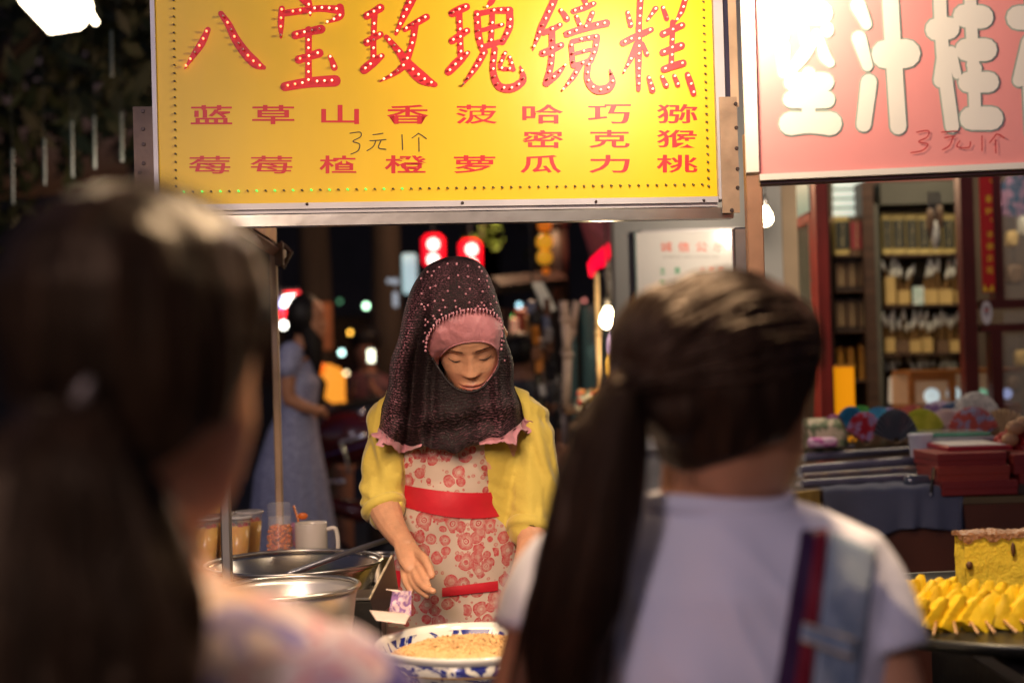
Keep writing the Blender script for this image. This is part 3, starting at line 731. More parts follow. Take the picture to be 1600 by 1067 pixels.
hb = MB(); hb.ell(HC + HR @ Vector((-.012, .035, .045)), (.058, .075, .056), HR)
obj('hair', hb, HAIR, vend, True)
fh = MB()
for i in range(24):
    x = -.022 + .046 * i / 23; a = hx(face_pt(x, .060, .0015)); c_ = hx(face_pt(x * 1.05 + .001, .0455 + .0035 * math.sin(i * 1.1) + abs(x) * .10, .001)); fh.tube([a, a.lerp(c_, .5), c_], [.0022, .002, .0007], 5)
obj('fringe', fh, HAIR, vend, True)

# --- yellow blouse
BL = mat('yellow_blouse', (.50, .37, .05), .8, 0, .10, 5, .6, 60, sheen=.3, col2=(.62, .48, .085))
def arm_sleeve(side):
    if side < 0:
        c = [Q(640, 622, 2.985), Q(612, 640, 2.975), Q(604, 700, 2.96), Q(598, 750, 2.94), Q(598, 778, 2.93), Q(602, 793, 2.915)]
        r = [.036, .044, .047, .049, .047, .044]
    else:
        c = [Q(800, 628, 2.99), Q(829, 650, 2.985), Q(838, 700, 2.97), Q(836, 760, 2.95), Q(834, 800, 2.935), Q(829, 826, 2.92)]
        r = [.036, .042, .046, .051, .051, .046]
    return MB().tube(spline(c, 5), [a for a in [r[min(i // 5, 4)] + (r[min(i // 5 + 1, 5)] - r[min(i // 5, 4)]) * (i % 5) / 5 for i in range(25)]] + [r[-1]], 28, round_ends=True)
tz = [(1.395, .040, .045), (1.378, .075, .06), (1.352, .125, .078), (1.32, .155, .088), (1.27, .16, .096), (1.2, .150, .10), (1.12, .140, .10), (1.04, .142, .103), (.95, .155, .112), (.88, .165, .12)]
tb = MB().zloft([(-.105 + (.004 if z > 1.3 else 0), 3.005, z, rx, ry) for z, rx, ry in reversed(tz)], 48)
bl = fuse([tb, arm_sleeve(-1), arm_sleeve(1)], .005, 5, .5)
nrm = [v.normal.copy() for v in bl.vertices]; cos = [v.co.copy() for v in bl.vertices]; flat_co = []
for p, vn in zip(cos, nrm):                                   # soft folds
    arm = 1 if (p.x < -.235 or p.x > .035) else .25
    n1 = math.sin(p.z * 95 + 9 * math.sin(p.x * 21 + p.z * 17)) * .0030 + math.sin(p.z * 38 + p.x * 60) * .0032 + noise.noise(p * 14) * .012 - abs(noise.noise(Vector((p.x * 26, p.y * 26, p.z * 9 + p.x * 20)))) * .012
    flat_co += list(p + vn * n1 * arm)
bl.vertices.foreach_set('co', flat_co); bl.update()
blo = obj('blouse', bl, BL, vend, True)
for (a, bq, rr) in ((Q(597, 786, 2.92), Q(602, 799, 2.91), .045), (Q(830, 818, 2.925), Q(827, 834, 2.912), .047)):
    mb = MB(); d = (bq - a); rings = []
    cpts = [a, a + d * .25, a + d * .6, bq, bq + d * .1, bq - d * .3]; cr = [rr * .96, rr * 1.06, rr * 1.07, rr * 1.0, rr * .90, rr * .86]
    mb.tube(cpts, cr, 28, cap=False, axis=(0, 1, .2)); obj('cuff', mb, BL, blo, True)
# --- apron
AP = bpy.data.materials.new('floral_apron'); AP.use_nodes = True
def floral(m, base, ink, scale=36):
    nt = m.node_tree; N = nt.nodes.new; L = nt.links.new; b = nt.nodes["Principled BSDF"]; b.inputs["Roughness"].default_value = .8
    tc = N("ShaderNodeTexCoord"); mp = N("ShaderNodeMapping"); mp.inputs[3].default_value = (1, 0, 1); L(tc.outputs['Object'], mp.inputs[0])
    ns = N("ShaderNodeTexNoise"); ns.inputs["Scale"].default_value = 30; L(mp.outputs[0], ns.inputs[0])
    wv = N("ShaderNodeVectorMath"); wv.operation = 'MULTIPLY_ADD'; L(ns.outputs[1], wv.inputs[0]); wv.inputs[1].default_value = (.008, 0, .008); L(mp.outputs[0], wv.inputs[2])
    def layer(sc, off, rmax):
        ad = N("ShaderNodeVectorMath"); ad.operation = 'ADD'; L(wv.outputs[0], ad.inputs[0]); ad.inputs[1].default_value = off
        vo = N("ShaderNodeTexVoronoi"); vo.inputs["Scale"].default_value = sc; vo.inputs["Randomness"].default_value = .8; L(ad.outputs[0], vo.inputs[0])
        sp = N("ShaderNodeSeparateColor"); L(vo.outputs["Color"], sp.inputs[0])
        rm = N("ShaderNodeMapRange"); L(sp.outputs[0], rm.inputs[0]); rm.inputs[3].default_value = rmax * .5; rm.inputs[4].default_value = rmax
        dv = N("ShaderNodeMath"); dv.operation = 'DIVIDE'; L(vo.outputs["Distance"], dv.inputs[0]); L(rm.outputs[0], dv.inputs[1])
        cr = N("ShaderNodeValToRGB"); cr.color_ramp.interpolation = 'CONSTANT'; e = cr.color_ramp.elements
        e[0].position = 0; e[0].color = (1, 1, 1, 1); e[1].position = .10; e[1].color = (.1, .1, .1, 1)
        for ps, v in ((.18, .9), (.34, .15), (.44, .55), (.62, .8), (.84, .95), (.97, 0)):
            x = e.new(ps); x.color = (v, v, v, 1)
        L(dv.outputs[0], cr.inputs[0]); return cr.outputs[0]
    a = layer(scale, (0, 0, 0), .70); c = layer(scale * 2.1, (3.3, 0, 1.7), .42)
    mx = N("ShaderNodeMath"); mx.operation = 'MAXIMUM'; L(a, mx.inputs[0]); c2 = N("ShaderNodeMath"); c2.operation = 'MULTIPLY'; c2.inputs[1].default_value = .8; L(c, c2.inputs[0]); L(c2.outputs[0], mx.inputs[1])
    nz = N("ShaderNodeTexNoise"); nz.inputs["Scale"].default_value = 160; L(mp.outputs[0], nz.inputs[0])
    mm2 = N("ShaderNodeMath"); mm2.operation = 'MULTIPLY'; L(mx.outputs[0], mm2.inputs[0])
    rr = N("ShaderNodeMapRange"); L(nz.outputs[0], rr.inputs[0]); rr.inputs[1].default_value = .3; rr.inputs[2].default_value = .6; rr.inputs[3].default_value = .55; L(rr.outputs[0], mm2.inputs[1])
    mix = N("ShaderNodeMix"); mix.data_type = 'RGBA'; L(mm2.outputs[0], mix.inputs[0])
    n3 = N("ShaderNodeTexNoise"); n3.inputs["Scale"].default_value = 9; L(mp.outputs[0], n3.inputs[0]); r3 = N("ShaderNodeValToRGB"); r3.color_ramp.elements[0].color = (*[x * .72 for x in base], 1); r3.color_ramp.elements[1].color = (*base, 1)
    r3.color_ramp.elements[0].position = .35; r3.color_ramp.elements[1].position = .6
    L(n3.outputs[0], r3.inputs[0]); L(r3.outputs[0], mix.inputs[6]); mix.inputs[7].default_value = (*ink, 1); L(mix.outputs[2], b.inputs["Base Color"])
    bp = N("ShaderNodeBump"); bp.inputs["Strength"].default_value = .35; bp.inputs["Distance"].default_value = .01; n4 = N("ShaderNodeTexNoise"); n4.inputs["Scale"].default_value = 14; L(tc.outputs['Object'], n4.inputs[0]); L(n4.outputs[0], bp.inputs["Height"]); L(bp.outputs[0], b.inputs["Normal"])
floral(AP, (.56, .44, .36), (.42, .008, .025))
RB = mat('red_ribbon', (.52, .008, .022), .6, 0, .15, 12, .4, 30)
bvh_bl = BVHTree.FromPolygons([v.co + origin_of(blo) for v in blo.data.vertices], [tuple(p.vertices) for p in blo.data.polygons])
def front_y(px, py):
    d = ray(px, py).normalized(); h = bvh_bl.ray_cast(CAM, d)
    return h[0].y if h[0] is not None else None
APL = [(690, 633, 775), (730, 630, 777), (757, 628, 779), (790, 626, 784), (820, 622, 797), (860, 616, 806), (900, 611, 812), (950, 607, 815), (1010, 603, 820), (1100, 600, 826)]
def ap_edges(py):
    for i in range(len(APL) - 1):
        a, b_ = APL[i], APL[i + 1]
        if a[0] <= py <= b_[0]:
            t = (py - a[0]) / (b_[0] - a[0]); return a[1] + (b_[1] - a[1]) * t, a[2] + (b_[2] - a[2]) * t
    return APL[-1][1:] if py > 900 else APL[0][1:]
def ap_pt(u, py, off=0.):
    l, r_ = ap_edges(py); px = l + (r_ - l) * u
    z = 1.45 - (py - 560) / FPX * 2.88
    bulge = .004 * math.sin(u * 9 + py * .012) + .006 * math.sin(u * 4.2 + 1 + py * .004) * min(1, max(0, (py - 790) / 120)) + .004 * math.sin(py * .055 + 5 * u)
    waist = -.012 * G((py - 780) / 1., 60)
    y = 2.885 + .05 * (2 * abs(u - .5)) ** 2.4 - .02 * max(0, min(1, (py - 800) / 150)) - bulge * .7 - waist * -.2 - off
    return P(px, py, y)
mb = MB(); mb.loft([[ap_pt(j / 40, 686 + (1100 - 686) * i / 90) for j in range(41)] for i in range(91)], cap=False, closed=False)
apo = obj('apron', mb, AP, vend, True, rec=False)
def band(name, f0, f1, u0, u1, off=.003, th=True):
    mb = MB(); rows = []
    for j in range(37):
        u = u0 + (u1 - u0) * j / 36; a, b_ = f0(u), f1(u)
        rows.append([ap_pt(u, a + (b_ - a) * i / 8, off + .0012 * math.sin(math.pi * i / 8)) for i in range(9)])
    mb.loft(rows, cap=False, closed=False); return obj(name, mb, RB, apo, True)
band('waist_ribbon', lambda u: 757 + 15 * math.sin(u * 2.0) - 3 * u, lambda u: 790 + 22 * math.sin(u * 2.2) - 3 * u, -.01, 1.005)
band('pocket_trim', lambda u: 918 - (u - .4) * 26, lambda u: 932 - (u - .4) * 22, .40, .83)
band('pocket_trim', lambda u: 890 + u * 20, lambda u: 915 + u * 20, .0, .075)
mb = MB(); mb.loft([[P(x, y, 2.875 - .004) for x in (xa, xa + (xb - xa) * .5, xb)] for (y, xa, xb) in ((640, 760, 775), (672, 763, 776), (692, 766, 775))], cap=False, closed=False); obj('neck_strap', mb, RB, apo, True)

# --- headscarf: inner pink cap and outer beaded net
SC = bpy.data.materials.new('beaded_black_net'); SC.use_nodes = True
def net(m):
    nt = m.node_tree; N = nt.nodes.new; L = nt.links.new; b = nt.nodes["Principled BSDF"]; b.inputs["Roughness"].default_value = .6; b.inputs["Specular IOR Level"].default_value = .22
    tc = N("ShaderNodeTexCoord"); mp = N("ShaderNodeMapping"); mp.inputs[3].default_value = (1, 1, 1); L(tc.outputs['UV'], mp.inputs[0])
    w = N("ShaderNodeTexWave"); w.wave_type = 'BANDS'; w.bands_direction = 'Y'; w.inputs["Scale"].default_value = 30; w.inputs["Distortion"].default_value = 5.0; w.inputs["Detail"].default_value = 2; w.inputs["Detail Scale"].default_value = 3; L(mp.outputs[0], w.inputs[0])
    mp2 = N("ShaderNodeMapping"); mp2.inputs[3].default_value = (1, 2.2, 1); L(tc.outputs['UV'], mp2.inputs[0])
    n = N("ShaderNodeTexNoise"); n.inputs["Scale"].default_value = 95; n.inputs["Detail"].default_value = 1; L(mp2.outputs[0], n.inputs[0])
    r = N("ShaderNodeMapRange"); L(n.outputs[0], r.inputs[0]); r.inputs[1].default_value = .44; r.inputs[2].default_value = .60
    mu = N("ShaderNodeMath"); mu.operation = 'MULTIPLY'; L(r.outputs[0], mu.inputs[0]); L(w.outputs[1], mu.inputs[1])
    big = N("ShaderNodeTexNoise"); big.inputs["Scale"].default_value = 3.2; mp3 = N("ShaderNodeMapping"); mp3.inputs[3].default_value = (2.4, .5, 1); L(tc.outputs['UV'], mp3.inputs[0]); L(mp3.outputs[0], big.inputs[0])
    rb = N("ShaderNodeMapRange"); L(big.outputs[0], rb.inputs[0]); rb.inputs[1].default_value = .38; rb.inputs[2].default_value = .62; rb.inputs[3].default_value = .9; rb.inputs[4].default_value = 2.2
    at_ = N("ShaderNodeAttribute"); at_.attribute_name = 'lining'; a2 = N("ShaderNodeMath"); a2.operation = 'MULTIPLY'; L(rb.outputs[0], a2.inputs[0]); L(at_.outputs["Fac"], a2.inputs[1])
    m2 = N("ShaderNodeMath"); m2.operation = 'MULTIPLY'; L(mu.outputs[0], m2.inputs[0]); L(a2.outputs[0], m2.inputs[1]); m2.use_clamp = True
    mix = N("ShaderNodeMix"); mix.data_type = 'RGBA'; L(m2.outputs[0], mix.inputs[0]); mix.inputs[6].default_value = (.009, .005, .006, 1); mix.inputs[7].default_value = (.50, .20, .27, 1); L(mix.outputs[2], b.inputs["Base Color"])
    bp = N("ShaderNodeBump"); bp.inputs["Strength"].default_value = .8; bp.inputs["Distance"].default_value = .003; L(mu.outputs[0], bp.inputs["Height"]); L(bp.outputs[0], b.inputs["Normal"])
net(SC)
CAPM = mat('pink_satin_cap', (.44, .17, .19), .5, 0, .14, 16, .9, 45, sheen=.2)
# rows: py, left px, right px, front Y, back Y
ROWS = [(401, 700, 728, 2.865, 2.90), (406, 685, 742, 2.842, 2.925), (415, 668, 754, 2.825, 2.95), (430, 655, 764, 2.808, 2.985), (450, 643, 772, 2.795, 3.01), (475, 634, 780, 2.785, 3.03),
        (505, 627, 787, 2.785, 3.04), (540, 620, 793, 2.800, 3.04), (575, 611, 800, 2.830, 3.04), (605, 603, 806, 2.838, 3.05), (630, 597, 813, 2.838, 3.07), (655, 590, 819, 2.842, 3.09), (668, 585, 823, 2.846, 3.10)]
def row_at(s):
    i = min(int(s), len(ROWS) - 2); t = s - i; p0 = ROWS[max(i - 1, 0)]; p1 = ROWS[i]; p2 = ROWS[i + 1]; p3 = ROWS[min(i + 2, len(ROWS) - 1)]
    return [.5 * ((2 * p1[k]) + (p2[k] - p0[k]) * t + (2 * p0[k] - 5 * p1[k] + 4 * p2[k] - p3[k]) * t * t + (3 * p1[k] - p0[k] - 3 * p2[k] + p3[k]) * t ** 3) for k in range(5)]
NS, NT = 200, 280
def scarf_pt(si, j, shrink=0.):
    s = si * (len(ROWS) - 1) / NS; py, l, r_, yf, yb = row_at(s); a = 2 * math.pi * j / NT; ca, sa = math.cos(a), math.sin(a)
    fr = max(0, -sa); low = max(0, min(1, (py - 590) / 75))
    px = (l + r_) / 2 + (r_ - l) / 2 * (ca if abs(ca) < 1 else ca)
    yc = yf + (yb - yf) * .42
    e = 2.3; y = yc + (yb - yc if sa > 0 else yc - yf) * math.copysign(abs(sa) ** (2 / e), sa)
    # folds: hanging from the brow to the hem
    fold = (math.sin(a * 13 + 1.2 * math.sin(py * .02)) * .008 + math.sin(a * 7 + .6) * .012) * max(0, min(1, (py - 470) / 160)) * (abs(ca) ** .7)
    sw = (math.sin((py - 615) * .16 - 5.5 * (ca * .9 - .1) ** 2 + 1.8 * ca) * .0085) * max(0, min(1, (py - 612) / 26)) * fr     # swagged folds under the chin
    drop = max(0, min(1, (py - 455) / 150))
    if sa < 0: fold += (.030 * G(ca + .86, .12) - .030 * G(ca + .60, .09) + .018 * G(ca + .42, .09) - .009 * G(ca + .27, .07) + .008 * G(ca - .80, .15) - .008 * G(ca - .60, .08)) * drop
    dip = 36 * low * fr ** 1.3                                   # the hem hangs lower in the middle
    tilt = (-14 * low) * max(0, ca) * 1.0
    chest = max(0, min(1, (py + dip - 640) / 60)) * fr * .010
    px += (3.2 * math.sin(py * .035 + 1) + 2.2 * math.sin(py * .081)) * abs(ca) ** 3 * drop * (1 if ca > 0 else -1)
    hemw = (3.5 * math.sin(ca * 9 + 1) + 2 * math.sin(ca * 21)) * low * fr
    return P(px, py + dip + tilt + hemw, y - (fold + sw) + chest)
HOLE = [(667, 548), (670, 522), (688, 499), (714, 487), (745, 482), (771, 488), (782, 504), (782, 540), (779, 572), (767, 592), (751, 607), (733, 612.5), (713, 607), (697, 593), (683, 572)]
def inside(x, y, poly):
    c = False; n = len(poly)
    for i in range(n):
        x1, y1 = poly[i]; x2, y2 = poly[(i + 1) % n]
        if (y1 > y) != (y2 > y) and x < (x2 - x1) * (y - y1) / (y2 - y1) + x1: c = not c
    return c
def to_px(p):
    d = p - CAM; w = d.dot(_f); return 800 + d.dot(_r) / w * FPX, 533.5 - d.dot(_u) / w * FPX
mb = MB(); grid = [[scarf_pt(i, j) for j in range(NT)] for i in range(NS + 1)]
for row in grid: mb.v += row
cap_full = MB(); cap_full.v = list(mb.v)
pxs = [to_px(v) for v in mb.v]
for i in range(NS):
    for j in range(NT):
        q = (i * NT + j, i * NT + (j + 1) % NT, (i + 1) * NT + (j + 1) % NT, (i + 1) * NT + j); cap_full.f.append(q)
        if j > NT * .5 and all(inside(*pxs[v], HOLE) for v in q): continue
        mb.f.append(q)
mb.v.append(grid[0][0].lerp(grid[0][NT // 2], .5) + Vector((0, 0, .001))); t_ = len(mb.v) - 1
for j in range(NT): mb.f.append((t_, (j + 1) % NT, j))
scarf = obj('headscarf', mb, SC, vend, True)
uv = scarf.data.uv_layers.new(name='UVMap')
for p in scarf.data.polygons:
    js = [scarf.data.loops[l].vertex_index for l in p.loop_indices]; jj = [v % NT for v in js]; wrap = max(jj) - min(jj) > NT / 2
    for l, v in zip(p.loop_indices, js):
        j = v % NT; j = j + NT if (wrap and j < NT / 2) else j
        uv.data[l].uv = (j / NT * 1.0, (v // NT) / NS * 1.0)
ca_ = scarf.data.color_attributes.new('lining', 'FLOAT_COLOR', 'POINT')
for vi in range((NS + 1) * NT):
    i, j = divmod(vi, NT); py = row_at(i * (len(ROWS) - 1) / NS)[0]; a = 2 * math.pi * j / NT; c_, s_ = math.cos(a), math.sin(a); dn = max(0, min(1, (py - 440) / 70)); d2 = max(0, min(1, (py - 600) / 40))
    v = .30 * (1 - dn) + dn * (.95 * G(c_ + .90, .16) + .02 + .42 * max(0, min(1, (c_ - .15) / .5)) * (.35 + .65 * d2) + .10 * d2) + .22 * (1 - dn) * max(0, c_)
    v *= .8 + .5 * noise.noise(Vector((c_ * 5, py * .02, 0)))
    ca_.data[vi].color = (v, v, v, 1)
bvh_s = BVHTree.FromPolygons(cap_full.v, cap_full.f)
bvh_h = BVHTree.FromPolygons(hm.v, hm.f)
def hit(bvh, px, py, off):
    d = ray(px, py).normalized(); h = bvh.ray_cast(CAM, d)
    return (h[0] - d * off) if h[0] is not None else None
INNER = [(684, 571), (685, 562), (690, 554), (703, 543), (720, 536.5), (744, 533.5), (763, 536), (775, 545), (779, 558), (776.5, 572), (769, 585), (758, 599), (746, 609.5), (733, 615), (716, 610.5), (701, 600), (690, 586)]
def resample(poly, n):
    c = [Vector((x, y, 0)) for x, y in poly]; c = spline(c + [c[0]], 8); L = [0]
    for i in range(1, len(c)): L.append(L[-1] + (c[i] - c[i - 1]).length)
    out = []; k = 0
    for i in range(n):
        s = L[-1] * i / n
        while L[k + 1] < s: k += 1
        out.append(c[k].lerp(c[k + 1], (s - L[k]) / max(1e-9, L[k + 1] - L[k])))
    return out
NI = 120
inn = resample(INNER, NI); rows = []
dep = [(hit(bvh_h, p.x, p.y, .003) or Vector((0, 2.9, 0))).y for p in inn]; dep = [min(d, 2.872) for d in dep]
dep = [min(dep[(i + k) % NI] for k in range(-2, 3)) for i in range(NI)]
for _ in range(3): dep = [(dep[i - 1] + dep[i] + dep[(i + 1) % NI]) / 3 for i in range(NI)]
cen = Vector((733, 570, 0))
for i in range(NI):
    p = inn[i]; d = (p - cen).normalized(); o_ = None
    for s_ in range(4, 90):                                   # march outwards until outside the outer opening
        o_ = p + d * s_ * 1.0
        if not inside(o_.x, o_.y, HOLE): break
    o_ = o_ + d * 4
    a = P(p.x, p.y, dep[i]); b_ = hit(bvh_s, o_.x, o_.y, -.004) or P(o_.x, o_.y, 2.85)
    rr = []
    for k in range(11):
        t = k / 10; q = a.lerp(b_, t); sp_ = p.lerp(o_, t); hq = hit(bvh_h, sp_.x, sp_.y, .0045)
        if hq is not None and hq.y < q.y: q = hq
        wr_ = .0009 * math.sin(i * .9 + k * 1.7) * math.sin(math.pi * t) + .0007 * math.sin(i * 2.3 - k)
        q = q - ray(733, 560).normalized() * (math.sin(math.pi * min(1, t * 1.15)) * .005 * min(1, (o_ - p).length / 25) + wr_); rr.append(q)
    rows.append(rr)
mb = MB(); rows.append(rows[0]); mb.loft(rows, cap=False, closed=False); cap = obj('inner_cap', mb, CAPM, vend, True)
mb = MB(); loop = [r_[0] for r_ in rows[:-1]]; mb.tube([v for v in loop] + [loop[0]], .0013, 6, cap=False); obj('cap_piping', mb, CAPM, cap, True)
# pearls
PEARL = mat('pink_pearl', (.50, .22, .27), .22, 0, .05, spec=.8)
Z6 = lambda l: [(540 + x / 3.14, 380 + y / 3.14) for x, y in l]
pearls = Z6([(505,64),(555,62),(500,102),(545,100),(600,112),(655,118),(668,138),(460,118),(433,138),(402,142),(422,160),(371,174),(552,158),(600,165),(505,172),(654,178),(694,162),(694,185),(557,216),(610,225),(414,220),(441,210),(501,235),(672,237),(702,215),(373,248),
  (437,285),(478,280),(537,283),(488,315),(541,313),(608,291),(667,292),(680,305),(630,330),(722,328),(740,292),(727,262),(404,305),(390,325),(385,312),(430,358),(437,371),(404,387),(392,403),(392,376),(390,440),(398,462),(383,482),(448,381),(735,232),(712,300),(690,320),(650,310),(575,330),(470,350),(520,345),(560,322),(760,372),(768,392),(772,420),(768,448),(775,480),(780,575),(545,105),(372,300),(460,330),(590,250)])
arc = spline([Vector((*p, 0)) for p in ((665, 548), (667, 530), (672, 517), (682, 504), (695, 495), (714, 487.5), (733, 483.5), (750, 483), (768, 487), (779, 496), (784, 510), (784, 530), (783, 550))], 10)
L_ = 0; last = arc[0]; edge = [(arc[0].x, arc[0].y)]
for p in arc[1:]:
    L_ += (p - last).length; last = p
    if L_ >= 5.2: edge.append((p.x, p.y)); L_ = 0
pm_ = {}
rnd = random.Random(4)
for r_ in (.0029, .0024):
    me = mesh_of('pearl', MB().ell((0, 0, 0), (r_, r_, r_), n=10, m=7)); recalc(me); me.materials.append(PEARL); me.shade_smooth(); pm_[r_] = me
def pearl(q, r_):
    o = bpy.data.objects.new('pearl', pm_[r_]); COL.objects.link(o); o.parent = scarf; o.location = q - origin_of(scarf)
for (x, y) in pearls:
    q = hit(bvh_s, x, y, .0012)
    if q: pearl(q, .0024)
fr = MB()
for (x, y) in edge:
    q = hit(bvh_s, x, y, .0022)
    if not q: continue
    pearl(q, .0029 if rnd.random() < .5 else .0024)
    if 668 < x < 782:
        e = q + Vector((rnd.uniform(-.001, .001), -.001, -.006 - rnd.random() * .002)); fr.tube([q, e], [.0014, .0011], 6)
obj('bead_fringe', fr, PEARL, scarf, True, kind='stuff')
low = [p for p in resample(HOLE, 160) if p.y > 560]; low.sort(key=lambda p: math.atan2(p.y - 560, p.x - 733)); eg = [hit(bvh_s, p.x, p.y, .0005) for p in low]
obj('scarf_edge', MB().tube([e for e in eg if e is not None], .0022, 6), mat('black_binding', (.012, .008, .010), .7), scarf, True)
# the pink ruffle along the hem
mb = MB(); rows = []; NR = 900
for k in range(NR + 1):
    j = (k / NR) * NT; j0 = int(j) % NT; t = j - int(j); base = grid[NS][j0].lerp(grid[NS][(j0 + 1) % NT], t); up_ = grid[NS - 6][j0].lerp(grid[NS - 6][(j0 + 1) % NT], t)
    a = 2 * math.pi * k / NR; out = Vector((math.cos(a), math.sin(a), 0)); sd = max(0, min(1, (abs(math.cos(a)) - .38) / .35)) if math.sin(a) < 0 else .5
    w1 = math.sin(k * .22 + math.sin(k * .05) * 2) ; w2 = math.sin(k * .11 + 1)
    ln = .001 + .016 * sd * (.7 + .5 * w2)
    if sd <= 0: base = up_ - out * .006; up_ = base; ln = 0; w1 = 0
    rows.append([up_ + out * .001, base + out * (.001 + .002 * w1 * sd), base + out * (.002 + .004 * w1 * sd) + Vector((0, 0, -ln * .5)), base + out * (.002 + .011 * sd + .006 * w1 * sd) + Vector((0, 0, -ln + .0015 * math.sin(k * .5) * sd))])
mb.loft(rows, cap=False, closed=False)
obj('scarf_ruffle', mb, mat('pink_ruffle', (.46, .19, .23), .6, 0, .1, 20, sheen=.4), scarf, True)
# ================================================================ food and things on the cart
def heap(c, r, h, n, seed, size, m, name, parent, flat=.0):
    rnd = random.Random(seed); mb = MB()
    for _ in range(n):
        a = rnd.random() * 6.28; q = math.sqrt(rnd.random()); x, y = c[0] + math.cos(a) * q * r, c[1] + math.sin(a) * q * r
        z = c[2] + h * (1 - q * q) + .004 * noise.noise(Vector((x * 60, y * 60, 0))) + rnd.uniform(-.001, .002); s = size * rnd.uniform(.5, 1.4)
        b = [Vector((rnd.uniform(-1, 1), rnd.uniform(-1, 1), rnd.uniform(-1, 1))) * s * .5 for _ in range(2)]
        p = Vector((x, y, z)); u = b[0].normalized() if b[0].length else Vector((1, 0, 0)); v = u.orthogonal().normalized(); w = u.cross(v)
        mb.add([p + u * s, p - u * s * .8, p + v * s * .8, p - v * s * .7, p + w * s * .6, p - w * s * .6], [(0, 2, 4), (2, 1, 4), (1, 3, 4), (3, 0, 4), (2, 0, 5), (1, 2, 5), (3, 1, 5), (0, 3, 5)])
    return obj(name, mb, m, parent, kind='stuff')
# blue and white bowl
bc = P(733, 1001, 2.33); br = mm(147, 2.33)
BC = mat('porcelain', (.74, .73, .68), .15, 0, .02, coat=.5)
def porcelain():
    m = bpy.data.materials.new('blue_white_porcelain'); m.use_nodes = True; nt = m.node_tree; N = nt.nodes.new; L = nt.links.new; b = nt.nodes["Principled BSDF"]; b.inputs["Roughness"].default_value = .15
    tc = N("ShaderNodeTexCoord"); n = N("ShaderNodeTexNoise"); n.inputs["Scale"].default_value = 20; n.inputs["Detail"].default_value = 6; n.inputs["Distortion"].default_value = 2.2; L(tc.outputs['Object'], n.inputs[0])
    r = N("ShaderNodeValToRGB"); r.color_ramp.elements[0].position = .505; r.color_ramp.elements[1].position = .53; r.color_ramp.elements[0].color = (.70, .69, .62, 1); r.color_ramp.elements[1].color = (.015, .025, .20, 1)
    L(n.outputs[0], r.inputs[0]); L(r.outputs[0], b.inputs["Base Color"]); return m
PORC = porcelain()
bowl = thing('porcelain_bowl', "blue and white porcelain bowl filled with crushed peanuts at the front of the counter", 'bowl', (bc.x, bc.y, CT))
H = bc.z - CT
obj('bowl_wall', MB().lathe((bc.x, bc.y, CT), [(br * .46, 0), (br * .46, .008), (br * .60, .020), (br * .82, H * .45), (br * .965, H * .86), (br * .955, H * .86), (br * .80, H * .46), (br * .5, .028), (.001, .026)], 64), PORC, bowl, True)
obj('rim', MB().lathe((bc.x, bc.y, CT), [(br * .955, H * .86), (br * .99, H * .93), (br * 1.0, H), (br * .985, H + .003), (br * .95, H), (br * .925, H * .9)], 64, cap=False), BC, bowl, True)
rs = MB(); rs.lathe((bc.x, bc.y, CT), [(br * .925, H * .905), (br * .88, H * .72), (br * .80, H * .5)], 64, cap=False); obj('inner_wall', rs, PORC, bowl, True)
NUT = mat('crushed_peanut', (.52, .30, .11), .75, 0, .4, 260, col2=(.80, .55, .26))
bs = thing('crushed_peanuts', "golden crushed peanuts heaped in the blue and white bowl", 'food', (bc.x, bc.y, CT + H * .6))
obj('heap', MB().lathe((bc.x, bc.y - .008, CT), [(br * .84, H * .60), (br * .82, H * .76), (br * .6, H * .93), (br * .3, H * 1.02), (.001, H * 1.05)], 48), NUT, bs, True)
heap((bc.x, bc.y - .008, CT + H * .74), br * .84, H * .31, 6500, 2, .0026, NUT, 'peanut_crumbs', bs)
heap((bc.x, bc.y - .008, CT + H * .745), br * .82, H * .31, 500, 5, .0024, mat('dark_crumb', (.22, .10, .03), .8, 0, .4, 200), 'dark_crumbs', bs)
# crumbs on counter
heap((bc.x - .02, bc.y + .16, CT + .001), .15, 0, 260, 9, .0018, NUT, 'peanut_crumbs', bs)
# small glass dish of dark stuff at the left of the bowl
dc = P(577, 992, 2.2); t = thing('glass_dish', "small clear dish with dark filling left of the porcelain bowl", 'dish', (dc.x, dc.y, CT))
obj('dish', MB().lathe((dc.x, dc.y, CT), [(.018, 0), (.030, .018), (.033, .040), (.030, .040), (.027, .018), (.01, .006)], 28), CLEAR, t, True)
obj('filling', MB().lathe((dc.x, dc.y, CT), [(.022, .010), (.026, .028), (.012, .034), (.001, .035)], 24), mat('dark_filling', (.03, .015, .01), .3), t, True)
# wooden pestle / cork behind the bowl
c0 = P(767, 965, 2.46); t = thing('wooden_pestle', "short light wooden pestle sticking up behind the bowl", 'pestle', (c0.x, c0.y, CT))
obj('handle', MB().tube([(c0.x - .02, c0.y, CT + .002), (c0.x - .006, c0.y, CT + .03), (c0.x + .002, c0.y, CT + .062)], [.026, .015, .0145], 16), mat('pale_wood', (.55, .36, .19), .6, 0, .3, 90), t, angle=40)
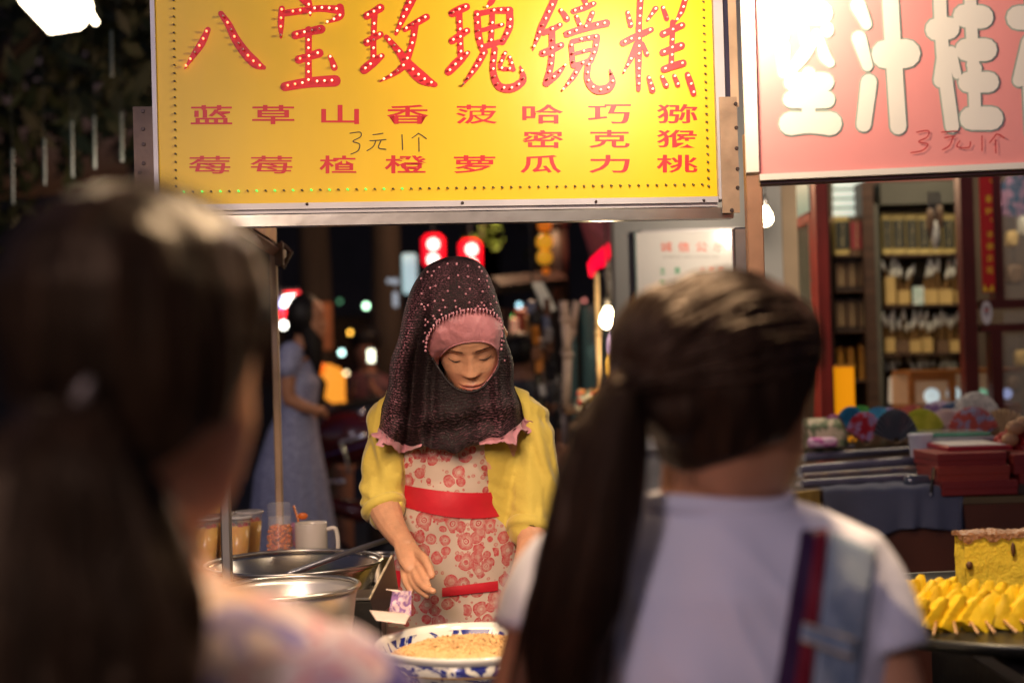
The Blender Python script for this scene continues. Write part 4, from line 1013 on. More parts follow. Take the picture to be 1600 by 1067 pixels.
# banknote in a paper tray
nc = P(612, 968, 2.42)
t = thing('banknote', "crumpled purple banknote standing folded on the counter beside the vendor's hand", 'banknote', (nc.x, nc.y, CT))
NOTE = bpy.data.materials.new('purple_note'); NOTE.use_nodes = True
nt = NOTE.node_tree; b_ = nt.nodes["Principled BSDF"]; tc = nt.nodes.new("ShaderNodeTexCoord"); n_ = nt.nodes.new("ShaderNodeTexNoise"); n_.inputs["Scale"].default_value = 60; n_.inputs["Distortion"].default_value = 1.5
r_ = nt.nodes.new("ShaderNodeValToRGB"); r_.color_ramp.elements[0].color = (.22, .11, .30, 1); r_.color_ramp.elements[0].position = .42; r_.color_ramp.elements[1].color = (.62, .46, .50, 1); r_.color_ramp.elements[1].position = .56
nt.links.new(tc.outputs['Object'], n_.inputs[0]); nt.links.new(n_.outputs[0], r_.inputs[0]); nt.links.new(r_.outputs[0], b_.inputs["Base Color"]); b_.inputs["Roughness"].default_value = .7
NPALE = mat('note_margin', (.70, .56, .50), .7, 0, .06, 40)
def sheet(name, grid_pts, m, parent, th=.0006):
    mb = MB(); mb.loft([[Vector(p) for p in row] for row in grid_pts], cap=False, closed=False); o = obj(name, mb, m, parent, True, rec=False)
    sd = o.modifiers.new('thickness', 'SOLIDIFY'); sd.thickness = th; return o
def quadgrid(a, b, c, d, nu, nv, fn):
    """a b top edge, d c bottom edge in (px,py,Y)"""
    g = []
    for i in range(nv + 1):
        row = []
        for j in range(nu + 1):
            u, v = j / nu, i / nv
            p = [(a[k] * (1 - u) + b[k] * u) * (1 - v) + (d[k] * (1 - u) + c[k] * u) * v for k in range(3)]
            p[2] += fn(u, v); row.append(P(*p))
        g.append(row)
    return g
sheet('printed_fold', quadgrid((613, 923, 2.46), (643, 923, 2.45), (642, 962, 2.43), (608, 957, 2.44), 10, 10, lambda u, v: .008 * math.sin(u * 3.5) + .003 * math.sin(v * 7 + u * 4)), NOTE, t)
sheet('lower_fold', quadgrid((577, 953, 2.43), (642, 958, 2.44), (633, 975, 2.36), (588, 969, 2.37), 12, 6, lambda u, v: -.006 * math.sin(u * 5) * (1 - v)), NPALE, t)
sheet('curled_edge', quadgrid((603, 920, 2.45), (625, 922, 2.455), (626, 925, 2.45), (603, 921, 2.445), 8, 3, lambda u, v: .004 * math.sin(u * 3)), NPALE, t)
# black open lid behind the note
t = thing('black_tray_lid', "black lid with a pale edge leaning up beside the vendor", 'lid', P(595, 945, 2.6))
mb = MB(); a, b_, c_, d_ = P(577, 936, 2.50), P(612, 868, 2.62), P(622, 935, 2.66), P(588, 966, 2.56)
mb.add([a, b_, c_, d_] + [v + Vector((.002, .012, 0)) for v in (a, b_, c_, d_)], [(0, 1, 2, 3), (7, 6, 5, 4), (0, 4, 5, 1), (1, 5, 6, 2), (2, 6, 7, 3), (3, 7, 4, 0)]); obj('panel', mb, BLACKM, t)
mb = MB().tube([a, a.lerp(b_, .5) + Vector((0, -.002, .001)), b_], .0022, 8); obj('pale_edge', mb, mat('pale_edge', (.6, .5, .36), .4, .4, .4, 60), t)
t = thing('black_box', "low black box on the counter left of the banknote", 'box', P(568, 950, 2.72))
c0 = P(566, 930, 2.75); obj('body', MB().bbox((c0.x - .01, c0.y, CT + .045), (.10, .10, .09), .004), BLACKM, t); obj('lid', MB().bbox((c0.x - .01, c0.y, CT + .093), (.104, .104, .006), .002), STEEL, t)
# white enamel pot in front, steel basin behind
def vessel(name, label, cat, px, py, Y, rpx, h, m, group=None, wall=.004, low=.84, z0=CT):
    c = P(px, py, Y); r = mm(rpx, Y); zt = c.z; zb = zt - h
    t = thing(name, label, cat, (c.x, c.y, zb))
    obj('vessel_wall', MB().lathe((c.x, c.y, zb), [(.001, 0), (r * low * .96, 0), (r * low, .008), (r * .965, h * .9), (r * .985, h - .004), (r * .97, h - .004), (r * .95, h * .9), (r * low * .97, .012), (.001, .010)], 56), m, t, True)
    ring = [Vector((c.x + r * math.cos(a), c.y + r * math.sin(a), zt)) for a in [2 * math.pi * i / 56 for i in range(57)]]
    obj('rim', MB().tube(ring, .0042, 8, cap=False, axis=(0, 0, 1)), STEEL, t, True)
    return t, c, r, zb
pot, pc, pr, pz = vessel('steel_pot', "pale steel pot with thin rim in front of the larger basin", 'pot', 452, 917, 2.45, 108, pc_h if 'pc_h' in globals() else .126, mat('bright_steel', (.72, .68, .62), .35, .8, .1, 12))
obj('content', MB().lathe((pc.x, pc.y, pz), [(pr * .9, .085), (.001, .088)], 40), mat('milky_soup', (.72, .66, .58), .3, 0, .1, 10), pot, True)
bas, bcn, brr, bz = vessel('steel_basin', "wide stainless steel basin with red berries and a ladle behind the pot", 'basin', 459, 878, 3.0, 137, .10, mat('basin_steel', (.60, .55, .48), .25, 1., .1, 8, .1, 12), low=.78)
RED = mat('red_berry', (.55, .03, .015), .35, 0, .3, 30)
rnd = random.Random(12); mb = MB()
for _ in range(60):
    a = rnd.random() * 6.28; q = rnd.random() ** .5 * brr * .62; mb.ell((bcn.x + math.cos(a) * q, bcn.y + math.sin(a) * q, bz + .03 + rnd.random() * .02), (.012, .012, .010), n=8, m=5)
o = obj('red_berries', mb, RED, None, True, kind='stuff'); o["label"] = "red berries lying in the steel basin"; o["category"] = "food"
a = P(447, 898, 2.9); b2 = P(614, 840, 3.06)
t = thing('ladle', "grey steel ladle with long handle resting across the basin", 'ladle', a)
obj('handle', MB().tube(spline([a, a.lerp(b2, .5) + Vector((0, 0, .002)), b2], 5), .0062, 10), mat('ladle_steel', (.40, .40, .46), .35, .9, .1), t, True)
obj('scoop', MB().lathe(a + Vector((-.02, 0, -.035)), [(.003, 0), (.025, .006), (.038, .024), (.036, .024), (.022, .008)], 20), STEEL, t, True)
# second pan to the right behind the basin's right edge
pan2, c2, r2, z2 = vessel('brown_pan', "shallow pan of brown syrup right behind the basin's rim", 'pan', 590, 868, 3.16, 34, .06, STEEL)
obj('syrup', MB().lathe((c2.x, c2.y, z2), [(r2 * .9, .046), (.001, .047)], 30), mat('brown_syrup', (.22, .07, .015), .2), pan2, True)
# layered fruit drinks in clear cups
JU = mat('amber_juice', (.92, .38, .015), .2, 0, .35, 30, spec=.6, col2=(.95, .58, .04))
JU2 = mat('orange_juice', (.75, .20, .01), .25, 0, .35, 40)
LID = mat('film_lid', (.85, .82, .80), .12, .2, .1, 60, .8, 80, alpha=.75)
def drink(first, label, p, proto=[None]):
    if proto[0] is None:
        t = thing('drink_cup', label, 'drink', (0, 0, 0), 'amber fruit drinks in clear cups')
        obj('cup', MB().lathe((0, 0, 0), [(.021, 0), (.022, .003), (.031, .112), (.0325, .115), (.0322, .117), (.0302, .112), (.021, .004)], 24), CLEAR, t, True)
        obj('juice', MB().lathe((0, 0, 0), [(.0195, .005), (.0205, .006), (.0285, .096), (.001, .098)], 24), JU, t, True)
        mb = MB(); r_ = random.Random(3)
        for _ in range(7):
            a = r_.random() * 6.28; mb.ell((math.cos(a) * .018, math.sin(a) * .018, .090 + r_.random() * .012), (.007, .007, .006), n=8, m=5)
        obj('fruit_bits', mb, RED, t, True, kind='stuff')
        obj('lid', MB().lathe((0, 0, 0), [(.0335, .115), (.0345, .118), (.033, .121), (.026, .119), (.001, .122)], 24), LID, t, True)
        proto[0] = t; t.location = p; return t
    c = copy_tree(proto[0]); c.location = p; c["label"] = label; return c
LZ = .9865
def LP(px, Y): c = P(px, 860, Y); return Vector((c.x, c.y, LZ))
drink(1, "amber fruit drink just right of the grey front post", LP(372, 3.28))
drink(0, "amber fruit drink nearest the stacked clear cups", LP(391, 3.38))
drink(0, "amber fruit drink standing behind the grey front post", LP(345, 3.36))
drink(0, "amber fruit drink left of the grey front post, front row", LP(322, 3.27))
drink(0, "leftmost amber fruit drink beside the foreground woman's cheek", LP(296, 3.36))
drink(0, "amber fruit drink stacked on top of the others", Vector((LP(341, 3.31).x, 3.31, LZ + .1222)))
# stack of clear cups with orange fruit
c = LP(438, 3.24); t = thing('clear_cup_stack', "stack of clear plastic cups filled with orange fruit in the lower one", 'cups', c)
obj('cup', MB().lathe(c, [(.036, .0), (.034, .004), (.026, .118), (.025, .12), (.024, .118), (.033, .006)], 28), CLEAR, t, True)
mb = MB(); rr2 = random.Random(8)
for _ in range(240):
    a = rr2.random() * 6.28; z = rr2.uniform(.012, .100); q = (.030 - z * .07) * rr2.random() ** .4
    mb.ell(c + Vector((math.cos(a) * q, math.sin(a) * q, z)), (.0055, .0045, .0045), n=6, m=4)
obj('orange_fruit', mb, mat('orange_fruit', (.90, .16, .01), .3, 0, .4, 60, col2=(.95, .30, .03)), t, True, kind='stuff')
for i in range(4):
    obj('nested_cup', MB().lathe(c, [(.0258, .118 + i * .008), (.0275, .120 + i * .008), (.0262, .1245 + i * .008)], 28, cap=False), CLEAR, t, True)
obj('cup_base', MB().lathe(c, [(.024, .1495), (.0235, .152), (.001, .1515)], 24), CLEAR, t, True)
# white mug
c = LP(487, 3.24); t = thing('white_mug', "plain white mug with handle beside the stacked cups", 'mug', c)
obj('cup', MB().lathe(c, [(.034, 0), (.0365, .004), (.0365, .102), (.0355, .105), (.034, .102), (.034, .008), (.001, .006)], 32), WHITE, t, True)
hh = [c + Vector((.036, 0, .088)), c + Vector((.054, 0, .090)), c + Vector((.060, 0, .066)), c + Vector((.057, 0, .035)), c + Vector((.036, 0, .018))]
obj('handle', MB().tube(spline(hh, 6), .0048, 10, axis=(0, 1, 0)), WHITE, t, True)
t = thing('orange_straws', "orange plastic spoon and paper packet between the cups and mug", 'straws', LP(465, 3.3))
obj('spoon', MB().tube([P(470, 850, 3.3), P(466, 812, 3.3), P(459, 790, 3.31)], .003, 6), JU2, t); obj('spoon_bowl', MB().ell(P(473, 806, 3.29), (.012, .004, .008)), mat('orange_plastic', (.8, .18, .02), .4), t, True)
obj('packet', MB().bbox(P(462, 835, 3.28), (.022, .012, .055), .003, .2), mat('blue_red_packet', (.6, .15, .2), .5, 0, 0, 50, col2=(.3, .35, .7)), t)

# ================================================================ right stall: cake, skewered pieces, tray
TR = Plane(P(1400, 985, 2.05), P(1600, 985, 2.05))
tz0 = 1.0
t = thing('metal_tray', "big dark round edged tray holding the yellow cake pieces", 'tray', (1.02, 2.2, tz0))
tcx, tcy, trr = .80, 2.28, .34
obj('tray_plate', MB().lathe((tcx, tcy, tz0 + .022), [(.001, 0), (trr * .94, 0), (trr, .014), (trr + .006, .016), (trr + .004, .008), (trr * .95, -.006), (.001, -.006)], 64), mat('tray_metal', (.045, .045, .04), .35, .5, .2, 10), t, True)
obj('tray_foot', MB().lathe((tcx, tcy, tz0), [(.2, 0), (.2, .018), (.18, .018)], 40), BLACKM, t, True)
TZ = tz0 + .024
CAKE = mat('yellow_sponge', (.90, .64, .04), .75, 0, .06, 60, .6, 260, sss=.08)
CAKEP = mat('yellow_pieces', (.92, .60, .015), .5, 0, .12, 30, .4, 120, sss=.08)
GLAZE = mat('brown_glaze', (.16, .055, .012), .3, 0, .6, 160, .9, 200, col2=(.36, .17, .06), coat=.15)
cA = P(1509, 900, 2.36); cB = P(1640, 900, 2.40)
cz1 = P(1500, 838, 2.36).z
t = thing('sponge_cake', "tall yellow sponge cake block with brown glazed top on the tray", 'cake', (cA.x + .1, 2.42, TZ))
mb = MB(); W_ = .17; D_ = .055; Hc = cz1 - TZ
def cake_v(u, v, w): return Vector((cA.x + u * W_, cA.y + v * D_, TZ + w * Hc))
gr = MB()
def face_grid(o_, a_, b_, n, m, amp, nm):
    rows = []
    for i in range(m + 1):
        rows.append([Vector(o_) + Vector(a_) * (j / n) + Vector(b_) * (i / m) for j in range(n + 1)])
    for r_ in rows:
        for v in r_: v += Vector(nm) * (noise.noise(v * 40) * amp * .6 + noise.noise(v * 190) * amp * .35)
    return rows
for (o_, a_, b_, nm) in ((cake_v(0, 0, 0), (W_, 0, 0), (0, 0, Hc), (0, -1, 0)), (cake_v(0, 1, 0), (0, -D_, 0), (0, 0, Hc), (-1, 0, 0)), (cake_v(1, 0, 0), (0, D_, 0), (0, 0, Hc), (1, 0, 0)), (cake_v(1, 1, 0), (-W_, 0, 0), (0, 0, Hc), (0, 1, 0)), (cake_v(0, 0, 1), (W_, 0, 0), (0, D_, 0), (0, 0, 1))):
    gr.loft(face_grid(o_, a_, b_, 40, 34, .0035, nm), cap=False, closed=False)
obj('sponge', gr, CAKE, t, True, rec=False)
gl = MB(); rows = face_grid(cake_v(-.02, -.03, 1.035), (W_ * 1.05, 0, 0), (0, D_ * 1.05, 0), 60, 40, .007, (0, 0, 1)); gl.loft(rows, cap=False, closed=False)
sk_ = []
for jj in (0, 1, 2):
    sk_.append([v + Vector((0, -.001 * jj, -(.006 + .014 * abs(noise.noise(v * 45))) * jj / 2)) for v in rows[0]])
gl.loft(sk_, cap=False, closed=False)
sk_ = [[r_[0] + Vector((-.001 * jj, 0, -(.005 + .012 * abs(noise.noise(r_[0] * 45))) * jj / 2)) for r_ in rows] for jj in (0, 1, 2)]; gl.loft(sk_, cap=False, closed=False)
obj('glaze', gl, GLAZE, t, True, rec=False)
mb = MB(); mb.ell(P(1515, 883, 2.355), (.006, .004, .007)); obj('raisin', mb, mat('raisin', (.10, .04, .01), .5), t, True); obj('raisin', MB().ell(P(1583, 858, 2.355), (.004, .003, .012)), MATS['raisin'], t, True)
# pieces on sticks
rnd = random.Random(21)
PCS = []
for rw, (py, Y, x0, x1, st_) in enumerate(((908, 2.32, 1388, 1482, 22), (926, 2.27, 1398, 1640, 23), (944, 2.21, 1412, 1650, 23), (962, 2.15, 1432, 1660, 26))):
    x = x0; q = 0
    while x <= x1: PCS.append((x + rnd.uniform(-3, 3), py + rnd.uniform(-3, 3), Y, rnd.uniform(.2, .9), rw, q)); x += st_; q += 1
ORD = ["first", "second", "third", "fourth", "fifth", "sixth", "seventh", "eighth", "ninth", "tenth", "eleventh", "twelfth"]
STK = mat('bamboo_stick', (.62, .36, .16), .6, 0, .2, 40)
for i, (px, py, Y, a, rw, q) in enumerate(PCS):
    c = P(px, py, Y); c.z = TZ + .024
    t = thing('cake_piece', "yellow cake piece, " + ORD[q] + " from the left, " + ["backmost row", "second row from the back", "third row from the back", "front row"][rw] + " of the tray", 'cake piece', (c.x, c.y, TZ), 'yellow cake pieces laid out on the tray')
    s = .0145 * rnd.uniform(.85, 1.2); h = .030 * rnd.uniform(.85, 1.2); m3 = Matrix.Rotation(a - .5, 3, 'Z') @ Matrix.Rotation(rnd.uniform(.15, .65), 3, 'Y') @ Matrix.Rotation(rnd.uniform(-.6, -.1), 3, 'X')
    rings = []
    for k in range(11):                                      # a curved wedge, thin and ragged
        tt = k / 10; w = s * (1.05 - .75 * tt ** 1.6); d = .0065 + .003 * math.sin(tt * 3); bend = .012 * tt * tt
        rings.append([c + m3 @ (Vector((x * w + noise.noise(Vector((i * 3.1, k * .8, x * 3))) * .003, y * d - bend + noise.noise(Vector((i, k * .9, y * 2 + x))) * .0022, (tt - .5) * h * 1.7))) for (x, y) in ((-1, -1), (-.5, -1.15), (0, -1.2), (.5, -1.15), (1, -1), (1.04, 0), (1, 1), (0, 1.1), (-1, 1), (-1.04, 0))])
    obj('slice', MB().loft(rings), CAKEP, t, angle=50)
    if rw == 3 or (rw == 2 and q % 3 == 1):
        e = Vector((c.x, c.y - .010, TZ + .014)); f = e + Vector((-.035 + .04 * min(1, max(0, (px - 1440) / 140)) + rnd.uniform(-.008, .008), -.072, -.004))
        obj('stick', MB().tube([e, f], [.0024, .002], 8), STK, t, True)

# ================================================================ people in the foreground
def strands(name, curves, r, m, parent, n=4):
    mb = MB()
    for c in curves:
        c = spline(c, 4); k = len(c); mb.tube(c, [r * (1 - .6 * i / k) for i in range(k)], n, cap=False)
    return obj(name, mb, m, parent, True, kind='stuff')
def drape(bvh, quad, off, nu=16, nv=24):
    a, b, c, d = quad; g = []
    for i in range(nv + 1):
        row = []
        for j in range(nu + 1):
            u, v = j / nu, i / nv; x = (a[0] * (1 - u) + b[0] * u) * (1 - v) + (d[0] * (1 - u) + c[0] * u) * v; y = (a[1] * (1 - u) + b[1] * u) * (1 - v) + (d[1] * (1 - u) + c[1] * u) * v
            row.append(hit(bvh, x, y, off))
        g.append(row)
    last = None
    for row in g:
        for j, p in enumerate(row):
            if p is None: row[j] = last
            else: last = p
    return [r_ for r_ in g if all(p is not None for p in r_)]
def fuse_mb(parts, **k):
    me = fuse(parts, **k); m = MB(); m.v = [v.co.copy() for v in me.vertices]; m.f = [tuple(p.vertices) for p in me.polygons]; bpy.data.meshes.remove(me); return m
def hair_shell(xf, front=.050, side=-.036, back=-.078, puff=1.13, n=90, m=90):
    """hair over the skull: outside above the hairline, buried in the head below it"""
    rings = []
    for i in range(m + 1):
        z = -.118 + .236 * i / m; hw, fr, bk = head_fn(z); ring = []
        for j in range(n):
            a = 2 * math.pi * j / n; ca, sa = math.cos(a), math.sin(a); e = 2.2
            v = Vector((hw * math.copysign(abs(ca) ** (2 / e), ca), (fr if sa < 0 else bk) * math.copysign(abs(sa) ** (2 / e), sa), z))
            y = v.y; zl = front + (side - front) * max(0, min(1, (y + .062) / .05)) if y < .0 else side + (back - side) * max(0, min(1, y / .05))
            k = max(0, min(1, (z - zl) / .012)); k = k * k * (3 - 2 * k); hs_ = puff + .10 * G(v.y - .008, .03) * G(z, .05) * (1 if abs(v.x) > .03 else 0)
            sc_ = .84 + (hs_ - .84) * k
            ring.append(xf(Vector((v.x * sc_, v.y * sc_, v.z * (1 + (puff - 1) * k * (1 if z > 0 else .2))))))
        rings.append(ring)
    return MB().loft(rings)
# ---- right woman
Y1 = 1.42
r1 = lambda px, py, dy=0.: P(px, py, Y1 + dy)
w1 = thing('person', "woman seen from behind with a long dark ponytail, white tee and denim strap", 'person', (.2, 1.45, 0))
RH = Matrix.Rotation(R(123), 3, 'Z') @ Matrix.Rotation(R(14), 3, 'X')
c1 = r1(1142, 622, .0)
h1 = lambda v: c1 + RH @ (Vector(v) * .96)
hmb = MB(); head_mesh(hmb, h1, 70, 70)
for s in (-1, 1): hmb.tube([h1((s * .068, .010, .010)), h1((s * .067, .018, -.004)), h1((s * .068, .010, -.032))], [.011, .014, .008], 10, round_ends=True)
tx = r1(1112, 800).x
bp = MB().zloft([(tx, Y1 + .02, z, rx, ry) for z, rx, ry in ((.0 + .80, .135, .10), (.95, .15, .11), (1.08, .14, .10), (1.2, .145, .09), (1.262, .11, .060), (1.29, .065, .05))], 28)
nk = MB().tube([r1(1110, 850, .03), r1(1112, 780, .02), r1(1120, 690, .0)], [.062, .053, .052], 20)
lg = [MB().tube([(tx + s * .075, Y1 + .02, .84), (tx + s * .08, Y1 + .01, .45), (tx + s * .085, Y1 + .03, .08)], [.082, .055, .036], 14, round_ends=True) for s in (-1, 1)] + [MB().tube([(tx + s * .085, Y1 + .01, .04), (tx + s * .09, Y1 + .15, .03)], [.036, .032], 12, round_ends=True) for s in (-1, 1)]
ar = []
for s, x0, x1 in ((-1, 868, 815), (1, 1335, 1400)):
    S = r1(x0, 900, .02); E = r1(x1, 1120, .0); Wp = E + Vector((-s * .04, .20, -.02)) 
    ar.append(MB().tube(spline([S, S.lerp(E, .5), E], 4), [.034, .035, .036, .037, .037, .037, .037, .036, .035], 14, round_ends=True)); ar.append(MB().tube(spline([E, E.lerp(Wp, .5), Wp], 4), [.034, .034, .033, .031, .029, .027, .025, .024, .023], 14, round_ends=True))
    ar.append(MB().tube([Wp, Wp + Vector((0, .045, 0)), Wp + Vector((0, .085, .004))], [.022, .030, .026], 12, flat=.5, axis=(0, 0, 1), round_ends=True))
    for i in range(4): 
        q0 = Wp + Vector(((i - 1.5) * .015, .08, .0)); ar.append(MB().tube([q0, q0 + Vector((0, .035, -.004)), q0 + Vector((0, (.055, .062, .060, .048)[i], -.022))], [.0085, .008, .0068], 8, round_ends=True))
    ar.append(MB().tube([Wp + Vector((-s * .02, .02, 0)), Wp + Vector((-s * .042, .05, -.004)), Wp + Vector((-s * .045, .075, -.014))], [.012, .0095, .008], 8, round_ends=True))
bm1 = fuse_mb([bp, nk] + lg + ar, voxel=.0045, smooth=4, fac=.5); bm1.add(hmb.v, hmb.f)
obj('body', bm1, SKIN2, w1, True)
TEE = mat('white_tee', (.80, .75, .78), .85, 0, .03, 4, .3, 14)
tee = [MB().zloft([(tx + .002, Y1 + .02, z, rx, ry) for z, rx, ry in ((.86, .165, .125), (.95, .170, .128), (1.05, .168, .122), (1.15, .180, .118), (1.22, .186, .108), (1.262, .172, .088), (1.288, .118, .074), (1.302, .078, .064))], 40)]
for s, pts in ((-1, [(905, 866), (862, 925), (838, 1000)]), (1, [(1318, 868), (1352, 930), (1380, 1022)])):
    tee.append(MB().tube(spline([r1(*pts[0], .02), r1(*pts[1], .01), r1(*pts[2], -.005)], 4), [.040, .043, .045, .046, .0465, .047, .047, .0465, .046], 24))
tmb = fuse_mb(tee, voxel=.005, smooth=4, fac=.5)
for v in tmb.v: v += Vector((0, -1, 0)) * (noise.noise(Vector((v.x * 9, v.y * 5, v.z * 6))) * .016 + (abs(noise.noise(Vector((v.x * 16 + v.z * 9, 0, v.z * 5 - v.x * 4)))) ** .7) * -.010)
tee_o = obj('white_tee', tmb, TEE, w1, True)
bt = BVHTree.FromPolygons(tmb.v, tmb.f)
col = [Vector((tx + .002 + math.cos(a) * .080, Y1 + .02 + math.sin(a) * .066, 1.300 + .004 * math.sin(a * 2))) for a in [2 * math.pi * i / 40 for i in range(41)]]
obj('collar_band', MB().tube(col, .0062, 8, cap=False, axis=(0, 0, 1), flat=1.8), TEE, tee_o, True)
STR = mat('purple_strap', (.045, .012, .05), .6, 0, .1, 30); STR2 = mat('maroon_strap', (.22, .008, .02), .6, 0, .1, 30); DEN = mat('denim_strap', (.20, .26, .34), .8, 0, .2, 25, .5, 300, col2=(.42, .46, .48))
bag = thing('shoulder_bag_strap', "purple and maroon bag strap over the woman's right shoulder", 'bag strap', r1(1250, 1000))
def strap(name, quad, off, m, parent, th=.002, **k):
    mb = MB(); mb.loft(drape(bt, quad, off, **k), cap=False, closed=False); o = obj(name, mb, m, parent, True, rec=False); sd = o.modifiers.new('thickness', 'SOLIDIFY'); sd.thickness = th; sd.offset = 0; return o
strap('webbing', ((1252, 828), (1277, 828), (1240, 1100), (1208, 1100)), .0035, STR, bag)
strap('maroon_edge', ((1276, 826), (1294, 826), (1262, 1100), (1238, 1100)), .0062, STR2, bag)
dun = thing('denim_strap', "wide pale denim dungaree strap with loop at the far right of the white tee", 'strap', r1(1310, 1000))
strap('denim_band', ((1298, 832), (1368, 858), (1336, 1100), (1268, 1100)), .0045, DEN, dun, .003)
strap('loop', ((1256, 972), (1340, 1000), (1332, 1030), (1250, 1000)), .0095, DEN, dun, .003, nu=12, nv=6)
for q in (((1256, 971), (1340, 999), (1340, 1003), (1256, 975)), ((1252, 996), (1334, 1025), (1333, 1030), (1251, 1001))): strap('stitching', q, .0125, mat('pale_stitch', (.65, .52, .36), .7), dun, .0015, nu=12, nv=2)
# hair: cap, side lock, ponytail
def hx1(px, py, dy, r): return (r1(px, py, dy), r)
HP = [hair_shell(h1, side=-.052, back=-.092), MB().ell(r1(1045, 560, -.035), (.058, .05, .070)), MB().ell(r1(1060, 640, -.045), (.045, .035, .036))]
HP.append(MB().tube(spline([r1(1010, 590, -.05), r1(975, 620, -.07), r1(955, 680, -.085), r1(935, 780, -.095), r1(910, 900, -.10), r1(882, 1000, -.10), r1(868, 1110, -.09), r1(855, 1230, -.085)], 4),
      [.022 + .0 * i for i in range(3)] + [.024, .026, .028, .030, .033, .036, .038, .040, .042, .044, .045, .046, .046, .046, .045, .044, .043, .041, .038, .034, .029, .024, .018, .012, .008, .004, .003, .002][:26], 20, flat=.7, axis=(0, -1, 0)))
hmb1 = fuse_mb(HP, voxel=.004, smooth=5, fac=.55)
for v in hmb1.v:
    v += Vector((noise.noise(Vector((v.x * 70, v.y * 70, v.z * 9))), noise.noise(Vector((v.x * 70 + 9, v.y * 70, v.z * 9))), 0)) * .0035
hair1 = obj('hair', hmb1, HAIR, w1, True)
ban = r1(990, 602, -.058); obj('hair_tie', MB().tube([ban + Vector((.022 * math.cos(a), .0, .022 * math.sin(a))) for a in [2 * math.pi * i / 20 for i in range(21)]], .006, 8, cap=False), mat('navy_hair_tie', (.02, .02, .06), .7), w1, True)
rnd = random.Random(31); cs = []
for i in range(70):                                          # loose strands round the crown
    a = rnd.uniform(.05, 3.1); rr_ = 152 + rnd.uniform(-6, 10); x0 = 1135 + math.cos(a) * rr_; y0 = 582 - math.sin(a) * rr_ * .98
    a2 = a + rnd.uniform(.25, .5); rr2_ = rr_ + rnd.uniform(-12, 6); cs.append([r1(x0, y0, rnd.uniform(-.03, .03)), r1(1135 + math.cos((a + a2) / 2) * (rr_ + 3), 582 - math.sin((a + a2) / 2) * (rr_ + 3) * .98, 0), r1(1135 + math.cos(a2) * rr2_, 582 - math.sin(a2) * rr2_ * .98, 0)])
for i in range(60):                                          # ponytail edges
    t_ = rnd.random(); sx = rnd.choice((-1, 1)); x0 = 955 + sx * 34 - 0 * t_; cs.append([r1(958 + sx * 36, 650 + rnd.random() * 60, -.09), r1(930 + sx * 58, 800, -.1), r1(895 + sx * (66 + rnd.random() * 8), 940, -.1), r1(868 + sx * (70 + rnd.random() * 10), 1090, -.1)])
for i in range(240):
    u = rnd.uniform(-1, 1); j_ = rnd.uniform(-4, 4); dep = -.012 - .03 * (1 - u * u) ** .5
    cs.append([r1(968 + u * 30, 612, -.07 + dep), r1(950 + u * 40 + j_, 700, -.085 + dep), r1(925 + u * 58 + j_, 840, -.095 + dep), r1(893 + u * 68 + j_ * 2, 970, -.10 + dep), r1(868 + u * 66 + j_ * 3, 1110 + rnd.random() * 60, -.09 + dep)])
for i in range(26): x = 1190 + rnd.random() * 60; cs.append([r1(x - 8, 640, .03), r1(x - 4 + rnd.uniform(-8, 8), 690, .03), r1(x - 22 + rnd.uniform(-12, 12), 735 + rnd.random() * 30, .02)])
for i in range(10): x = 1020 + rnd.random() * 60; cs.append([r1(x, 690, -.05), r1(x + 4, 720, -.058), r1(x - 4 + rnd.uniform(-10, 12), 745 + rnd.random() * 25, -.06)])
strands('loose_strands', cs, .0007, HAIR, w1)
bh1 = BVHTree.FromPolygons(hmb1.v, hmb1.f); tie = r1(995, 602, -.055); cc1 = h1((0, .01, .03)); lk = []
for i in range(150):                                         # gathered locks combed towards the tie
    d0 = (RH @ Vector((rnd.gauss(0, 1), rnd.gauss(.2, .8), abs(rnd.gauss(.2, .9))))).normalized(); p0_ = cc1 + d0 * .1; pts = []
    if (p0_ - tie).length < .05: continue
    for q in range(9):
        d1 = (p0_.lerp(tie, q / 8 * .95) - cc1).normalized(); hh_ = bh1.ray_cast(cc1 + d1 * .25, -d1)
        if hh_[0] is not None: pts.append(hh_[0] + d1 * .0008 * math.sin(math.pi * q / 8))
    if len(pts) > 5 and all((pts[k + 1] - pts[k]).length < .045 and pts[k].z > c1.z - .085 for k in range(len(pts) - 1)): lk.append(pts)
mb = MB()
for c in lk:
    c = spline(c, 3); n_k = len(c); mb.tube(c, [.0004 + .0030 * math.sin(math.pi * i / (n_k - 1)) for i in range(n_k)], 6, cap=False)
obj('gathered_locks', mb, mat('brown_hair_locks', (.016, .008, .005), .42, 0, .5, 60, .4, 120, stretch=(1, 1, .2), spec=.45, col2=(.04, .02, .011), tint=(1, .62, .36)), w1, True, kind='stuff')
obj('trousers', fuse_mb([MB().zloft([(tx, Y1 + .02, z, rx, ry) for z, rx, ry in ((.80, .155, .115), (.90, .16, .12), (.95, .155, .117))], 24)] + [MB().tube([(tx + s * .075, Y1 + .02, .86), (tx + s * .08, Y1 + .01, .45), (tx + s * .085, Y1 + .03, .10)], [.092, .068, .052], 14) for s in (-1, 1)], voxel=.009, smooth=3), mat('dark_denim', (.03, .045, .09), .8), w1, True)
